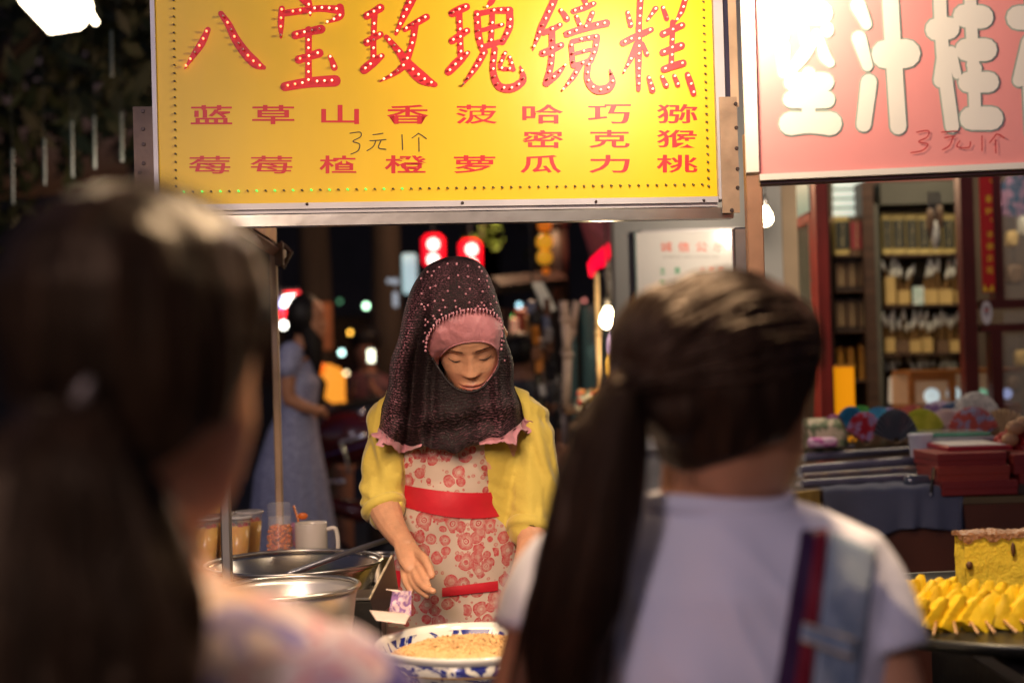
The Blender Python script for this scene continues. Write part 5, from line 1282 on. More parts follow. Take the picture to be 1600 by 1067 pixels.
# ---- left woman
Y2 = .95
r2_ = lambda px, py, dy=0.: P(px, py, Y2 + dy)
w2 = thing('person', "blurred dark haired woman in a floral blouse at the left foreground", 'person', (-.29, .97, 0))
LH = Matrix.Rotation(R(146), 3, 'Z') @ Matrix.Rotation(R(4), 3, 'X')
c2_ = r2_(222, 578, .0)
h2 = lambda v: c2_ + LH @ (Vector(v) * .93)
hmb = MB(); head_mesh(hmb, h2, 60, 60)
for s in (-1, 1): hmb.tube([h2((s * .068, .010, .010)), h2((s * .067, .018, -.004)), h2((s * .068, .010, -.032))], [.011, .014, .008], 10, round_ends=True)
tx2 = r2_(122, 900).x; zs = 1.45 - (930 - 560) / FPX * Y2
bp = MB().zloft([(tx2, Y2 + .04, z, rx, ry) for z, rx, ry in ((.80, .135, .10), (.95, .15, .11), (1.10, .14, .10), (1.215, .16, .10), (1.272, .15, .078), (1.302, .09, .058), (1.33, .06, .05))], 28)
nk = MB().tube([r2_(185, 950, .04), r2_(200, 840, .025), r2_(222, 700, .01)], [.060, .048, .048], 20)
lg = [MB().tube([(tx2 + s * .075, Y2 + .04, .84), (tx2 + s * .08, Y2 + .03, .45), (tx2 + s * .085, Y2 + .05, .08)], [.082, .055, .036], 14, round_ends=True) for s in (-1, 1)] + [MB().tube([(tx2 + s * .085, Y2 + .03, .04), (tx2 + s * .09, Y2 + .17, .03)], [.036, .032], 12, round_ends=True) for s in (-1, 1)]
ar = []
for s in (-1, 1):
    S = Vector((tx2 + s * .165, Y2 + .04, 1.238)); E = S + Vector((s * .025, .0, -.26)); Wp = E + Vector((-s * .03, .16, -.10))
    ar.append(MB().tube(spline([S, S.lerp(E, .5), E], 4), [.032, .033, .034, .034, .034, .034, .034, .034, .034], 14, round_ends=True)); ar.append(MB().tube(spline([E, E.lerp(Wp, .5), Wp], 4), [.034, .034, .033, .031, .029, .027, .025, .024, .023], 14, round_ends=True))
    ar.append(MB().tube([Wp, Wp + Vector((0, .045, -.01)), Wp + Vector((0, .085, -.02))], [.022, .030, .026], 12, flat=.5, axis=(0, 0, 1), round_ends=True))
    for i in range(4):
        q0 = Wp + Vector(((i - 1.5) * .015, .08, -.02)); ar.append(MB().tube([q0, q0 + Vector((0, .035, -.01)), q0 + Vector((0, (.055, .062, .060, .048)[i], -.03))], [.0085, .008, .0068], 8, round_ends=True))
    ar.append(MB().tube([Wp + Vector((-s * .02, .02, 0)), Wp + Vector((-s * .042, .05, -.01)), Wp + Vector((-s * .045, .075, -.02))], [.012, .0095, .008], 8, round_ends=True))
bm2 = fuse_mb([bp, nk] + lg + ar, voxel=.0045, smooth=4, fac=.5); bm2.add(hmb.v, hmb.f); obj('body', bm2, SKIN2, w2, True)
FL = bpy.data.materials.new('floral_blouse'); FL.use_nodes = True; nt = FL.node_tree; b_ = nt.nodes["Principled BSDF"]; b_.inputs["Roughness"].default_value = .8
tc = nt.nodes.new("ShaderNodeTexCoord"); n_ = nt.nodes.new("ShaderNodeTexNoise"); n_.inputs["Scale"].default_value = 17; n_.inputs["Detail"].default_value = 2; n_.inputs["Distortion"].default_value = 1.2
r_ = nt.nodes.new("ShaderNodeValToRGB"); e = r_.color_ramp.elements; e[0].position = .36; e[0].color = (.07, .045, .22, 1); e[1].position = .43; e[1].color = (.34, .26, .48, 1)
for ps, cl in ((.48, (.72, .52, .50, 1)), (.56, (.78, .58, .52, 1)), (.62, (.62, .12, .16, 1)), (.66, (.80, .62, .58, 1))): x = e.new(ps); x.color = cl
nt.links.new(tc.outputs['Object'], n_.inputs[0]); nt.links.new(n_.outputs[0], r_.inputs[0]); nt.links.new(r_.outputs[0], b_.inputs["Base Color"])
bparts = [MB().zloft([(tx2 + .002, Y2 + .04, z, rx, ry) for z, rx, ry in ((.86, .165, .125), (.95, .170, .128), (1.05, .168, .122), (1.16, .182, .118), (1.225, .186, .105), (1.262, .172, .085), (1.290, .122, .074))], 40)]
for s in (-1, 1): bparts.append(MB().tube(spline([Vector((tx2 + s * .14, Y2 + .04, 1.240)), Vector((tx2 + s * .178, Y2 + .035, 1.195)), Vector((tx2 + s * .196, Y2 + .03, 1.105))], 4), [.044, .048, .051, .053, .055, .056, .056, .055, .053], 24))
fmb = fuse_mb(bparts, voxel=.005, smooth=4, fac=.5); obj('floral_blouse', fmb, FL, w2, True)
obj('trousers', fuse_mb([MB().zloft([(tx2, Y2 + .04, z, rx, ry) for z, rx, ry in ((.80, .155, .115), (.90, .16, .12), (.95, .155, .117))], 24)] + [MB().tube([(tx2 + s * .075, Y2 + .04, .86), (tx2 + s * .08, Y2 + .03, .45), (tx2 + s * .085, Y2 + .05, .10)], [.092, .068, .052], 14) for s in (-1, 1)], voxel=.009, smooth=3), mat('black_trousers', (.015, .015, .02), .8), w2, True)
HAIR2 = mat('brown_black_hair', (.009, .005, .003), .42, 0, .5, 60, .6, 120, stretch=(1, 1, .12), spec=.3, col2=(.040, .019, .009), tint=(1, .66, .36))
HP = [hair_shell(h2, side=-.050, back=-.095), MB().ell(r2_(150, 530, -.03), (.050, .05, .075)), MB().ell(r2_(150, 630, -.045), (.040, .03, .035))]
for (pts, rr_) in (([(128, 610), (110, 700), (120, 830), (160, 960), (190, 1100)], (.022, .036, .046, .050, .050)), ([(140, 640), (170, 740), (215, 850), (240, 960), (240, 1100)], (.02, .026, .030, .032, .03)), ([(90, 640), (40, 760), (20, 880), (30, 1000), (60, 1120)], (.022, .036, .042, .044, .044))):
    HP.append(MB().tube(spline([r2_(x, y, -.055 - .015 * i) for i, (x, y) in enumerate(pts)], 4), [rr_[min(i // 4, 3)] + (rr_[min(i // 4 + 1, 4)] - rr_[min(i // 4, 3)]) * (i % 4) / 4 for i in range(16)] + [rr_[4]], 18, flat=.55, axis=(0, -1, 0)))
hmb2 = fuse_mb(HP, voxel=.004, smooth=5, fac=.55)
for v in hmb2.v: v += Vector((noise.noise(Vector((v.x * 60, v.y * 60, v.z * 7))), noise.noise(Vector((v.x * 60 + 9, v.y * 60, v.z * 7))), 0)) * .004
obj('hair', hmb2, HAIR2, w2, True)
ban = r2_(130, 614, -.088); obj('hair_tie_glint', MB().ell(ban, (.005, .005, .010), Matrix.Rotation(.5, 3, 'Y')), mat('pale_tie_glint', (.30, .22, .16), .4, .2), w2, True)  # pale bead standing in for the glint on the hair tie
cs = []
for i in range(60):
    a = rnd.uniform(.1, 3.0); rr_ = 205 + rnd.uniform(-8, 14); cs.append([r2_(215 + math.cos(a + k * .16) * (rr_ + 5 * math.sin(k)), 505 - math.sin(a + k * .16) * (rr_ + 5 * math.sin(k * 1.3)) * 1.04, rnd.uniform(-.01, .01)) for k in range(3)])
for i in range(220):
    u = rnd.uniform(-1, 1); j_ = rnd.uniform(-8, 8)
    cs.append([r2_(128 + u * 30, 612, -.085), r2_(115 + u * 80 + j_, 720, -.105 - .012 * (1 - u * u)), r2_(118 + u * 120 + j_, 860, -.125), r2_(130 + u * 150 + j_ * 2, 980, -.135), r2_(140 + u * 160 + j_ * 3, 1100, -.14)])
for i in range(30): x = 330 + rnd.random() * 70; cs.append([r2_(x, 520, .03), r2_(x + 6, 580, .03), r2_(x - 10 + rnd.uniform(-12, 12), 640 + rnd.random() * 50, .02)])
strands('loose_strands', cs, .0006, HAIR2, w2)
# ================================================================ building corner with the notice
GW = mat('grey_wall', (.30, .30, .29), .85, 0, .06, 2, .15, 30)
GP = Plane(P(955, 500, 4.5), P(1230, 500, 4.5))
cp = thing('building_corner', "grey plastered building corner behind the right woman's head", 'building', GP.at(1090, 560))
mb = MB(); GP.slab(mb, 975, -200, 1238, 900, 0, .16); obj('wall', mb, GW, cp)
mb = MB(); GP.slab(mb, 1238.5, -200, 1262, 900, .004, .08); obj('beige_jamb', mb, mat('beige_jamb', (.30, .22, .14), .7, 0, .15, 6), cp)
nb = thing('notice_board', "white notice board with red and green print on the grey wall", 'notice', GP.at(1074, 600))
mb = MB(); GP.slab(mb, 1003, 362, 1152, 700, .016, .014); obj('board', mb, mat('notice_white', (.74, .73, .70), .18, 0, .02), nb)
mb = MB(); GP.slab(mb, 1001, 359, 1154, 361.9, .018, .016); obj('frame', mb, ALU, nb)
mb = MB(); GP.slab(mb, 999.5, 362, 1002.8, 700, .018, .016); obj('frame', mb, mat('green_grey_frame', (.2, .26, .25), .5), nb)
NR = mat('notice_red', (.80, .14, .08), .6); NG = mat('notice_green', (.05, .42, .2), .6); NK = mat('notice_grey', (.4, .4, .38), .6)
for i, ch in enumerate("诚信公示"):
    mb = MB(); text_fit(mb, GP, ch, 1031 + i * 27.5, 379, 1049 + i * 27.5, 394, .0168, bold=.008); obj('character', mb, NR, nb, rec=False)
mb = MB(); text_fit(mb, GP, "CHENG XIN GONG SHI", 1035, 400, 1122, 404, .0168); obj('small_print', mb, NK, nb, rec=False)
for ch, x, y, m in (("主", 1030, 418, NG), ("营", 1053, 418, NG), ("小", 1092, 418, NR), ("吃", 1107, 418, NR), ("类", 1121, 418, NR), ("电", 1030, 437, NG)):
    mb = MB(); text_fit(mb, GP, ch, x, y, x + 9, y + 11, .0168, bold=.008); obj('character', mb, m, nb, rec=False)

# ================================================================ craft shop on the right
shop = thing('craft_shop', "open fronted craft shop with dark red lacquered frames behind the goods table", 'shop', (1.7, 5.1, 0))
DF = Plane(P(1300, 500, 5.0), P(1600, 500, 5.0))
def fr(name, x0, y0, x1, y1, off=0, th=.06, m=DARKWOOD, pl=DF, root=None, bev=False):
    mb = MB(); pl.slab(mb, x0, y0, x1, y1, off, th); return obj(name, mb, m, root or shop)
fr('door_post', 1291, 100, 1307, 720); fr('door_post', 1512, 100, 1533, 700, .004); fr('door_post', 1555, 100, 1570, 470)
fr('door_post', 1554, 516, 1571, 700, .002); fr('cross_rail', 1533.5, 465, 1800, 479, .003); fr('cross_rail', 1533.5, 503, 1800, 515.5, .003)
fr('lintel', 1260, 60, 1800, 99, .01, .10)
fr('lintel_panel', 1352, 240, 1512, 281, 0, .02, mat('dull_red_panel', (.35, .10, .09), .6), pl=Plane(P(1300, 300, 5.74), P(1600, 300, 5.74)))
fr('pane', 1571, 100, 1800, 464, -.02, .006, GLASS); fr('pane', 1572, 516, 1800, 700, -.02, .006, GLASS); fr('pane', 1572, 480, 1800, 502, -.02, .006, GLASS)
# open lattice door folded back on the left
A_ = P(1296, 500, 4.95); B_ = P(1232, 500, 5.75)
DL = Plane(A_, B_)
door = thing('lattice_door', "red lattice door folded open beside the beige jamb, paper slip on its pane", 'door', DL.at(1265, 700))
def dl(name, x0, y0, x1, y1, off=0., th=.04, m=REDWOOD):
    a = DL.at(x0, (y0 + y1) / 2); b = DL.at(x1, (y0 + y1) / 2); u0 = (a - DL.a).dot(DL.u); u1 = (b - DL.a).dot(DL.u)
    z0 = 1.45 - (y1 - 560) / FPX * 5.1 ; z1 = 1.45 - (y0 - 560) / FPX * 5.1
    mb = MB(); DL.uv(mb, min(u0, u1), z0 - DL.a.z, max(u0, u1), z1 - DL.a.z, off, th); return obj(name, mb, m, door)
dl('stile', 1290, 150, 1296, 760); dl('stile', 1232, 150, 1241, 760); dl('stile', 1283, 150, 1287, 760, .003)
dl('rail', 1241.2, 345, 1282.8, 360, -.002, .035); dl('rail', 1241.2, 262, 1282.8, 285, -.002, .035); dl('rail', 1241.2, 505, 1282.8, 515, -.002, .035, DARKWOOD); dl('rail', 1241.2, 530, 1282.8, 538, -.002, .035, DARKWOOD)
for x in (1248, 1256, 1265, 1274): dl('lattice_bar', x, 285.2, x + 3.0, 344.8, -.006, .025)
for y in (303, 324): dl('lattice_bar', 1241.4, y, 1282.6, y + 4, -.034, .008)
dl('pane', 1241.4, 360.2, 1282.6, 504.8, -.022, .005, mat('shop_glass', (.25, .27, .24), .05, alpha=.45))
dl('pane', 1241.4, 285.3, 1282.6, 344.7, -.040, .003, mat('pale_green_glass', (.30, .48, .42), .3, emit=(.4, .7, .6), estr=.18))  # upper pane glows by itself to look lit
mb = MB(); q0 = DL.at(1266, 410, .012); 
for s_ in (0,): mb.box(q0, (.075, .003, .13), rz=math.atan2(DL.u.y, DL.u.x), ry=.08)
t = obj('paper_slip', mb, PAPERW); tag(t, "white paper slip stuck on the lattice door pane", 'paper')
# shop interior box
IW = mat('shop_wall', (.14, .10, .07), .8, 0, .2, 2)
bx0 = P(1200, 500, 6.3).x; bx1 = 3.6
w = MB().box(((bx0 + bx1) / 2, 6.35, 1.5), (bx1 - bx0, .06, 3.0)); obj('back_wall', w, IW, shop)
obj('side_wall', MB().box((bx1 + .03, 5.6, 1.5), (.06, 1.4, 3.0)), IW, shop); obj('ceiling', MB().box(((bx0 + bx1) / 2, 5.65, 3.03), (bx1 - bx0, 1.3, .06)), IW, shop)
# upright glowing louvre (air outlet / shutter) at the left of the cabinet
LV = Plane(P(1300, 300, 5.85), P(1400, 300, 5.85)); lv = thing('louvre_panel', "bright white louvred panel above the left bookshelf", 'louvre', LV.at(1328, 342))
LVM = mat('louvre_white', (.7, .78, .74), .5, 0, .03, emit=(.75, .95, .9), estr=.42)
mb = MB(); LV.slab(mb, 1303, 250, 1353, 345, -.02, .01); obj('back', mb, mat('louvre_back', (.3, .36, .3), .6), lv)
for i in range(7):
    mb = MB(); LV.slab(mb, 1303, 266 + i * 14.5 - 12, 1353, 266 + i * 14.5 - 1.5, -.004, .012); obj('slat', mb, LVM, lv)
# cabinets
Z4 = lambda x, y: (1160 + x / 2.541, 260 + y / 2.541)
CB = Plane(P(1300, 500, 5.75), P(1600, 500, 5.75))
def cabslab(name, x0, y0, x1, y1, off, th, m, root, z4=True):
    if z4: x0, y0 = Z4(x0, y0); x1, y1 = Z4(x1, y1)
    mb = MB(); CB.slab(mb, x0, y0, x1, y1, off, th); return obj(name, mb, m, root)
cab = thing('display_cabinet', "tall grey green display cabinet full of brush boxes in the shop", 'cabinet', CB.at(1445, 700))
cabslab('header', 545, 62, 905, 150, .02, .30, CABGREY, cab); cabslab('side_panel', 500, 62, 545, 1100, .02, .32, BROWNWOOD, cab); cabslab('side_panel', 546, 152, 562, 1100, .02, .30, CABGREY, cab); cabslab('side_panel', 906, 62, 925, 1100, .02, .32, CABGREY, cab)
for y in (348, 548, 740, 952): cabslab('shelf', 562.5, y, 905.5, y + 9, .015, .28, BROWNWOOD, cab)
cabslab('back_panel', 562.5, 152, 905.5, 1100, -.27, .01, mat('cabinet_back', (.075, .055, .03), .7), cab)
cab2 = thing('narrow_bookshelf', "narrow dark bookshelf between the door post and the display cabinet", 'bookshelf', CB.at(1340, 700))
for y in (350, 490, 650, 848): cabslab('shelf', 372, y, 499, y + 9, .01, .26, BROWNWOOD, cab2)
cabslab('back_panel', 372, 200, 499, 1100, -.25, .01, BLACKM, cab2); cabslab('side_panel', 366, 200, 371.5, 1100, .01, .27, BROWNWOOD, cab2)
# cases: boards with labels
def case(x0, y0, x1, y1, m1, m2, label, off=-.02, text=None, group=None, tm=None, top=.14):
    a = Z4(x0, y0); b = Z4(x1, y1)
    t = thing('slip_case', label, 'box', CB.at((a[0] + b[0]) / 2, b[1], off - .05), group)
    mb = MB(); CB.slab(mb, a[0] + .4, a[1], b[0] - .4, b[1], off, .13); obj('case_body', mb, m1, t)
    h = b[1] - a[1]; mb = MB(); CB.slab(mb, a[0] + 1.1, a[1] + h * top, b[0] - 1.1, b[1] - h * top, off + .003, .0035); obj('label', mb, m2, t)
    if text:
        mb = MB(); n = len(text)
        for i, ch in enumerate(text):
            yy = a[1] + h * (top + .03) + i * (h * (1 - 2 * top - .06) / n); text_fit(mb, CB, ch, a[0] + (b[0] - a[0]) * .40, yy + .6, b[0] - (b[0] - a[0]) * .40, yy + h * (1 - 2 * top - .06) / n - .6, off + .0035)
        obj('lettering', mb, tm or GOLD, t, rec=False)
    return t
GOLD = mat('gold_print', (.40, .34, .18), .4); KRAFT = mat('cream_gold_board', (.44, .35, .12), .6, 0, .12, 8); DKL = mat('dark_green_label', (.018, .022, .018), .5); BLK = mat('black_board', (.022, .018, .016), .5, 0, .3, 8)
WINE = mat('wine_board', (.26, .03, .04), .5); AMB = mat('amber_board', (.50, .24, .03), .5, 0, .2, 20); BRD = mat('brown_board', (.12, .07, .035), .6, 0, .3, 8)
top_lbl = ["leftmost cream and black case on the cabinet's top shelf", "second cream case from the left on the cabinet's top shelf", "third cream case on the cabinet's top shelf, wide dark label", "middle cream case on the cabinet's top shelf", "fifth cream case on the cabinet's top shelf", "sixth cream case, partly behind the hanging brushes", "last cream case at the cabinet's top right corner"]
for i, (x0, x1) in enumerate(((563, 601), (603, 653), (656, 702), (705, 752), (754, 800), (802, 850), (852, 893))):
    case(x0, 187, x1, 346, KRAFT, DKL, top_lbl[i], text="书画文房"[i % 2: i % 2 + 4], top=.15)
case(373, 196, 430, 348, KRAFT, DKL, "yellow case with dark label at the left of the narrow bookshelf", text="文房")
case(434, 198, 483, 348, BRD, WINE, "brown case with a wine red label on the narrow bookshelf", text="墨")
case(487, 205, 533, 348, BLK, AMB, "black case with an amber label on the narrow bookshelf", text="砚台", tm=BLK)
for r0, (ya, yb, nm) in enumerate(((368, 488, 'second'), (524, 648, 'third'))):
    for i, (x0, x1) in enumerate(((376, 418), (421, 460), (464, 502), (505, 540))):
        case(x0, ya, x1, yb, BLK, BRD, f"dark narrow case, {['leftmost','second','third','rightmost'][i]} on the {nm} shelf of the narrow bookshelf", text="古墨", top=.1)
def cyl(x, y0, y1, w, m, label):
    a = Z4(x, y1); b = Z4(x, y0); c = CB.at(a[0], a[1], -.05); h = CB.at(b[0], b[1], -.05).z - c.z; r = w / 2.541 / FPX * 5.8 / 2
    t = thing('paper_tube', label, 'tube', c, 'amber tubes standing on the narrow bookshelf')
    obj('tube_body', MB().lathe(c, [(r, 0), (r, h * .8), (r * .97, h * .80)], 16), m, t, angle=40); obj('cap', MB().lathe(c, [(r * 1.04, h * .802), (r * 1.04, h), (r * .95, h + .004)], 16), m, t, angle=40)
for i, (x, y0) in enumerate(((402, 722), (444, 722), (490, 712), (530, 712))): cyl(x, y0, 846, 30, AMB, ["leftmost amber tube", "second amber tube", "third amber tube, taller", "rightmost amber tube, taller"][i] + " on the lowest shelf of the narrow bookshelf")
t = thing('orange_banner_box', "plain bright orange upright box beside the red door post", 'box', DF.at(1327, 650))
mb = MB(); DF.slab(mb, 1311.5, 574, 1343, 690, -.05, .10); obj('panel', mb, mat('bright_orange', (.95, .34, .0), .6, 0, .03, emit=(1, .36, .0), estr=.55), t)  # no lamp: the box material glows to look brightly lit
mb = MB(); DF.slab(mb, 1311.5, 570.5, 1343, 573.7, -.052, .095); obj('top_edge', mb, AMB, t)
# brush holders and brushes
TIP = mat('white_bristle', (.60, .62, .56), .8, 0, .2, 40); BAM = mat('bamboo_rod', (.16, .09, .03), .5); KB = mat('kraft_box', (.48, .34, .12), .7, 0, .15, 10)
def holder(x0, y0, x1, y1, label, m=KB, brushes=6, tipy=(375, 430), off=0., grp='kraft brush boxes on the cabinet shelves'):
    a = Z4(x0, y0); b = Z4(x1, y1); t = thing('brush_box', label, 'brush box', CB.at((a[0] + b[0]) / 2, b[1], off - .04), grp)
    mb = MB(); CB.slab(mb, a[0], a[1], b[0], b[1], off, .08); obj('box_body', mb, m, t)
    r_ = random.Random(int(x0 * 7 + y0))
    for k in range(brushes):
        xx = a[0] + (b[0] - a[0]) * (k + .5) / brushes + r_.uniform(-1, 1); ty = Z4(0, r_.uniform(*tipy))[1]; dx = r_.uniform(-5, 6)
        q0 = CB.at(xx, a[1] + 2, off - .03 - .02 * r_.random()); q1 = CB.at(xx + dx, ty + 7, off - .03); d = (q1 - q0).normalized()
        br_ = obj('brush', MB().tube([q0, q1], .0045, 6), BAM, t); obj('bristles', MB().tube([q1, q1 + d * .018, q1 + d * .045], [.0075, .009, .002], 7), TIP, br_, True)
    return t
for i, (x0, x1, y0) in enumerate(((572, 610, 440), (621, 668, 492), (722, 776, 488), (782, 836, 488), (852, 886, 494), (888, 904, 490))):
    holder(x0, y0, x1, 546, "kraft box of white tipped brushes, " + ["tall one at the left end", "second from the left", "right of the small white card", "fourth", "fifth, narrow", "at the right end"][i] + " of the second shelf", brushes=(5, 6, 6, 6, 4, 2)[i])
for i, (x0, x1) in enumerate(((571, 607), (613, 664), (667, 711), (718, 757), (776, 820), (826, 872), (880, 904))):
    holder(x0, 690 if i % 3 else 680, x1, 738, "small kraft brush box, " + ["left end", "second", "third", "fourth", "fifth", "sixth", "right end"][i] + " of the third shelf", m=(KB, BRD)[i in (1, 4)], tipy=(588, 640), brushes=6)
a_ = Z4(674, 478); b2_ = Z4(716, 550); mb = MB(); CB.slab(mb, a_[0], a_[1], b2_[0], b2_[1], .02, .012)
tag(obj('price_card', mb, mat('white_card_print', (.66, .74, .68), .6, 0, .0, 60, col2=(.3, .5, .45))), "small white printed card leaning on the cabinet's second shelf", 'card')
# white ceramics row, rolls, brush hangers
rnd = random.Random(77)
mb = MB()
for i in range(26):
    x, y = Z4(rnd.uniform(600, 900), rnd.uniform(775, 812)); q0 = CB.at(x, y, -.12); mb.tube([q0, q0 + Vector((rnd.uniform(-.02, .02), 0, .05))], [.008, .003], 6)
t = obj('white_brushes', mb, TIP, kind='stuff'); t["label"] = "row of white brushes lying behind the glass display case"; t["category"] = "brushes"
for i, (x, x2, yb) in enumerate(((585, 588, 940), (606, 628, 945))):
    q0 = CB.at(*Z4(x, yb), .04); q1 = CB.at(*Z4(x2, 838), .04)
    t = obj('paper_roll', MB().tube([q0, q1], .018, 14), PAPERW, angle=40); tag(t, ["upright white paper roll at the left of the cabinet's bottom", "leaning white paper roll next to the glass display case"][i], 'paper roll')
for i, (x, yb) in enumerate(((842, 190), (862, 240), (880, 175))):
    q0 = DF.at(*Z4(x, 62), -.3); q1 = DF.at(*Z4(x + 4, yb), -.3); t = thing('hanging_brush', "big calligraphy brush hanging before the cabinet, " + ["left one", "middle one, longest", "right one, shortest"][i], 'brush', q1)
    obj('brush_rod', MB().tube([q0, q1 + Vector((0, 0, .05))], .006, 8), BLACKM, t); obj('bristles', MB().lathe(q1, [(.002, -.06), (.014, -.02), (.016, .02), (.010, .05)], 12), TIP if i == 1 else BRD, t, True)
# wooden display case with lit things
dc_ = thing('glass_display_case', "orange wooden glass display case with lit pale ornaments inside the shop", 'display case', DF.at(1475, 640, -.25))
CP2 = Plane(P(1300, 500, 5.25), P(1600, 500, 5.25))
def dsl(name, x0, y0, x1, y1, off, th, m, r_=dc_):
    a = Z4(x0, y0); b = Z4(x1, y1); mb = MB(); CP2.slab(mb, a[0], a[1], b[0], b[1], off + .2, th); return obj(name, mb, m, r_)
dsl('top_board', 668, 806, 1110, 822, -.20, .26, OAK); dsl('bottom_board', 668, 945, 1110, 985, -.20, .26, OAK); dsl('frame_post', 668, 822.5, 688, 944.5, -.20, .03, OAK); dsl('frame_post', 824, 822.5, 850, 944.5, -.20, .03, OAK); dsl('frame_post', 688.3, 822.5, 823.7, 850, -.204, .02, OAK)
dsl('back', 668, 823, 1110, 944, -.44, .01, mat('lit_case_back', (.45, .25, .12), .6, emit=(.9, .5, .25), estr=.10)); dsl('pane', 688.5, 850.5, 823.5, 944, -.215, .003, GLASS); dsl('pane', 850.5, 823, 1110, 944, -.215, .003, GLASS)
LITW = mat('lit_white_ornament', (.75, .85, .85), .3, emit=(.75, .95, 1), estr=.55); JADE = mat('jade_green', (.2, .6, .4), .3, emit=(.4, .9, .6), estr=.35); LITB = mat('lit_blue_ornament', (.45, .5, .8), .3, emit=(.5, .6, 1), estr=.5)  # ornaments glow by themselves, in place of lighting inside the case
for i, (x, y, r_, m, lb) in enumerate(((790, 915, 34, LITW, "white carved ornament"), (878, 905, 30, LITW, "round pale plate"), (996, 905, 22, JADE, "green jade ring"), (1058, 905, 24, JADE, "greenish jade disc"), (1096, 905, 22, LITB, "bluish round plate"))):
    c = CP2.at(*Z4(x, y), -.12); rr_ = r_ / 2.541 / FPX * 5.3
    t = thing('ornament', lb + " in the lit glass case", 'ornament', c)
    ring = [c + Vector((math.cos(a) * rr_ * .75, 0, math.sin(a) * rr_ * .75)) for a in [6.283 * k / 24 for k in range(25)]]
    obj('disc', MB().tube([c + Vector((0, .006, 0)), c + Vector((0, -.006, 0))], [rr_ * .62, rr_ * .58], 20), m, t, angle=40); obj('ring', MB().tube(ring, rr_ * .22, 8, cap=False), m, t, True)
# red vertical banner with yellow writing
bn = thing('red_banner', "narrow red hanging banner with yellow writing beside the shop door post", 'banner', DF.at(1547, 460, .03))
mb = MB(); DF.slab(mb, 1534, 200, 1554, 457, .012, .006); obj('cloth', mb, mat('banner_red', (.50, .015, .015), .45, 0, .1, 6), bn)
YW = mat('banner_yellow', (.85, .62, .03), .5)
for ch, y, dx in (("古", 240, 0), ("书", 262, 0), ("、", 281, 3), ("香", 306, 0), ("炉", 325, 0), ("、", 342, 4), ("手", 362, 2), ("串", 380, 2), ("古", 398, 2), ("玩", 417, 2)):
    mb = MB(); s = 5 if ch != "、" else 2; text_fit(mb, DF, ch, 1543 - s + dx, y, 1543 + s + dx, y + (11 if s == 5 else 5), .0128, bold=.01); obj('character', mb, YW, bn, rec=False)
for x in (1538, 1547):
    mb = MB(); q0 = DF.at(x, 450, .0128); mb.add([q0 + Vector((-.010, 0, -.012)), q0 + Vector((.010, 0, -.012)), q0 + Vector((.004 if x > 1540 else -.004, 0, .014))], [(0, 1, 2)]); obj('emblem', mb, YW, bn, rec=False)
c = DF.at(1539, 489, .02); t = thing('round_sticker', "oval white sticker with dark print on the door post under the banner", 'sticker', c)
def disc(c, rx, rz, n=24, y=0.): return MB().add([c + Vector((math.cos(a) * rx, y, math.sin(a) * rz)) for a in [6.283 * k / n for k in range(n)]], [tuple(range(n))])
d_ = disc(c, .019, .041); d_.add([v + Vector((0, .004, 0)) for v in d_.v], [tuple(reversed(range(24)))]); obj('disc', d_, mat('sticker_white', (.62, .6, .66), .4), t)
mb = MB(); text_fit(mb, DF, "禁", 1534.5, 478, 1543, 494, .0205, bold=.01); obj('print', mb, mat('sticker_print', (.12, .05, .1), .5), t, rec=False); mb = MB(); DF.slab(mb, 1535, 484, 1542, 486, .0215, .001); obj('red_bar', mb, NR, t)
# blue fan hanging behind the right pane and dim goods there
def fan(c, r, spread, m, label, rib=None, rz=0., n=15, tilt=0., cat='fan', group=None, w=1.0, lean=.15):
    t = thing('folding_fan', label, cat, c, group)
    mb = MB(); rows = [[], [], [], []]; c = Vector(c); Rz = Matrix.Rotation(rz, 3, 'Z') @ Matrix.Rotation(-lean, 3, 'X') @ Matrix.Rotation(tilt, 3, 'Y')
    for i in range(2 * n + 1):
        a = -spread / 2 + spread * i / (2 * n); pl_ = (.006 if i % 2 else -.006) * (r / .1)
        for k, q in enumerate((.18, .45, .75, 1.0 + .02 * (i % 2))): rows[k].append(c + Rz @ Vector((math.sin(a) * r * q * w, pl_ * q, math.cos(a) * r * q)))
    mb.loft(rows, cap=False, closed=False); o = obj('leaf', mb, m, t, rec=False); sd = o.modifiers.new('thickness', 'SOLIDIFY'); sd.thickness = .0012
    for sgn in (-1, 1):
        e = c + Rz @ Vector((math.sin(sgn * spread / 2) * r * w, -.004, math.cos(spread / 2) * r)); obj('guard_stick', MB().tube([c, e], .0028, 6), rib or BRD, t)
    return t
def fmat(name, c1, c2, sc=40, ps=(.45, .55)):
    m = mat(name, c1, .6, 0, 0, sc, col2=c2); r_ = [x for x in m.node_tree.nodes if x.type == 'VALTORGB'][0]; r_.color_ramp.elements[0].position, r_.color_ramp.elements[1].position = ps; return m
c = DF.at(1560, 312, -.35); fan(P(1582, 262, 5.4), .19, 1.7, fmat('blue_fan_print', (.02, .10, .22), (.45, .25, .40), 30), "dark blue printed fan hung behind the right glass pane", rz=0, tilt=R(170))
for i, (x, y, w_, h_, m, lb) in enumerate(((1578, 375, 16, 26, KB, "tan parcel"), (1596, 350, 14, 40, TIP, "pale tassel"), (1582, 430, 24, 30, BRD, "brown pouch"), (1594, 560, 20, 26, KB, "kraft parcel"), (1580, 600, 18, 24, BRD, "small brown parcel"))):
    mb = MB(); c = CB.at(x, y, .02); mb.bbox(c, (mm(w_, 5.75), .06, mm(h_, 5.75)), .012); t = thing('hung_parcel', lb + " hanging behind the right glass pane", 'parcel', c); obj('parcel_body', mb, m, t, angle=40); obj('string', MB().tube([c + Vector((0, 0, mm(h_, 5.75) / 2)), c + Vector((0, 0, mm(h_, 5.75) / 2 + .12))], .002, 5), BLACKM, t)

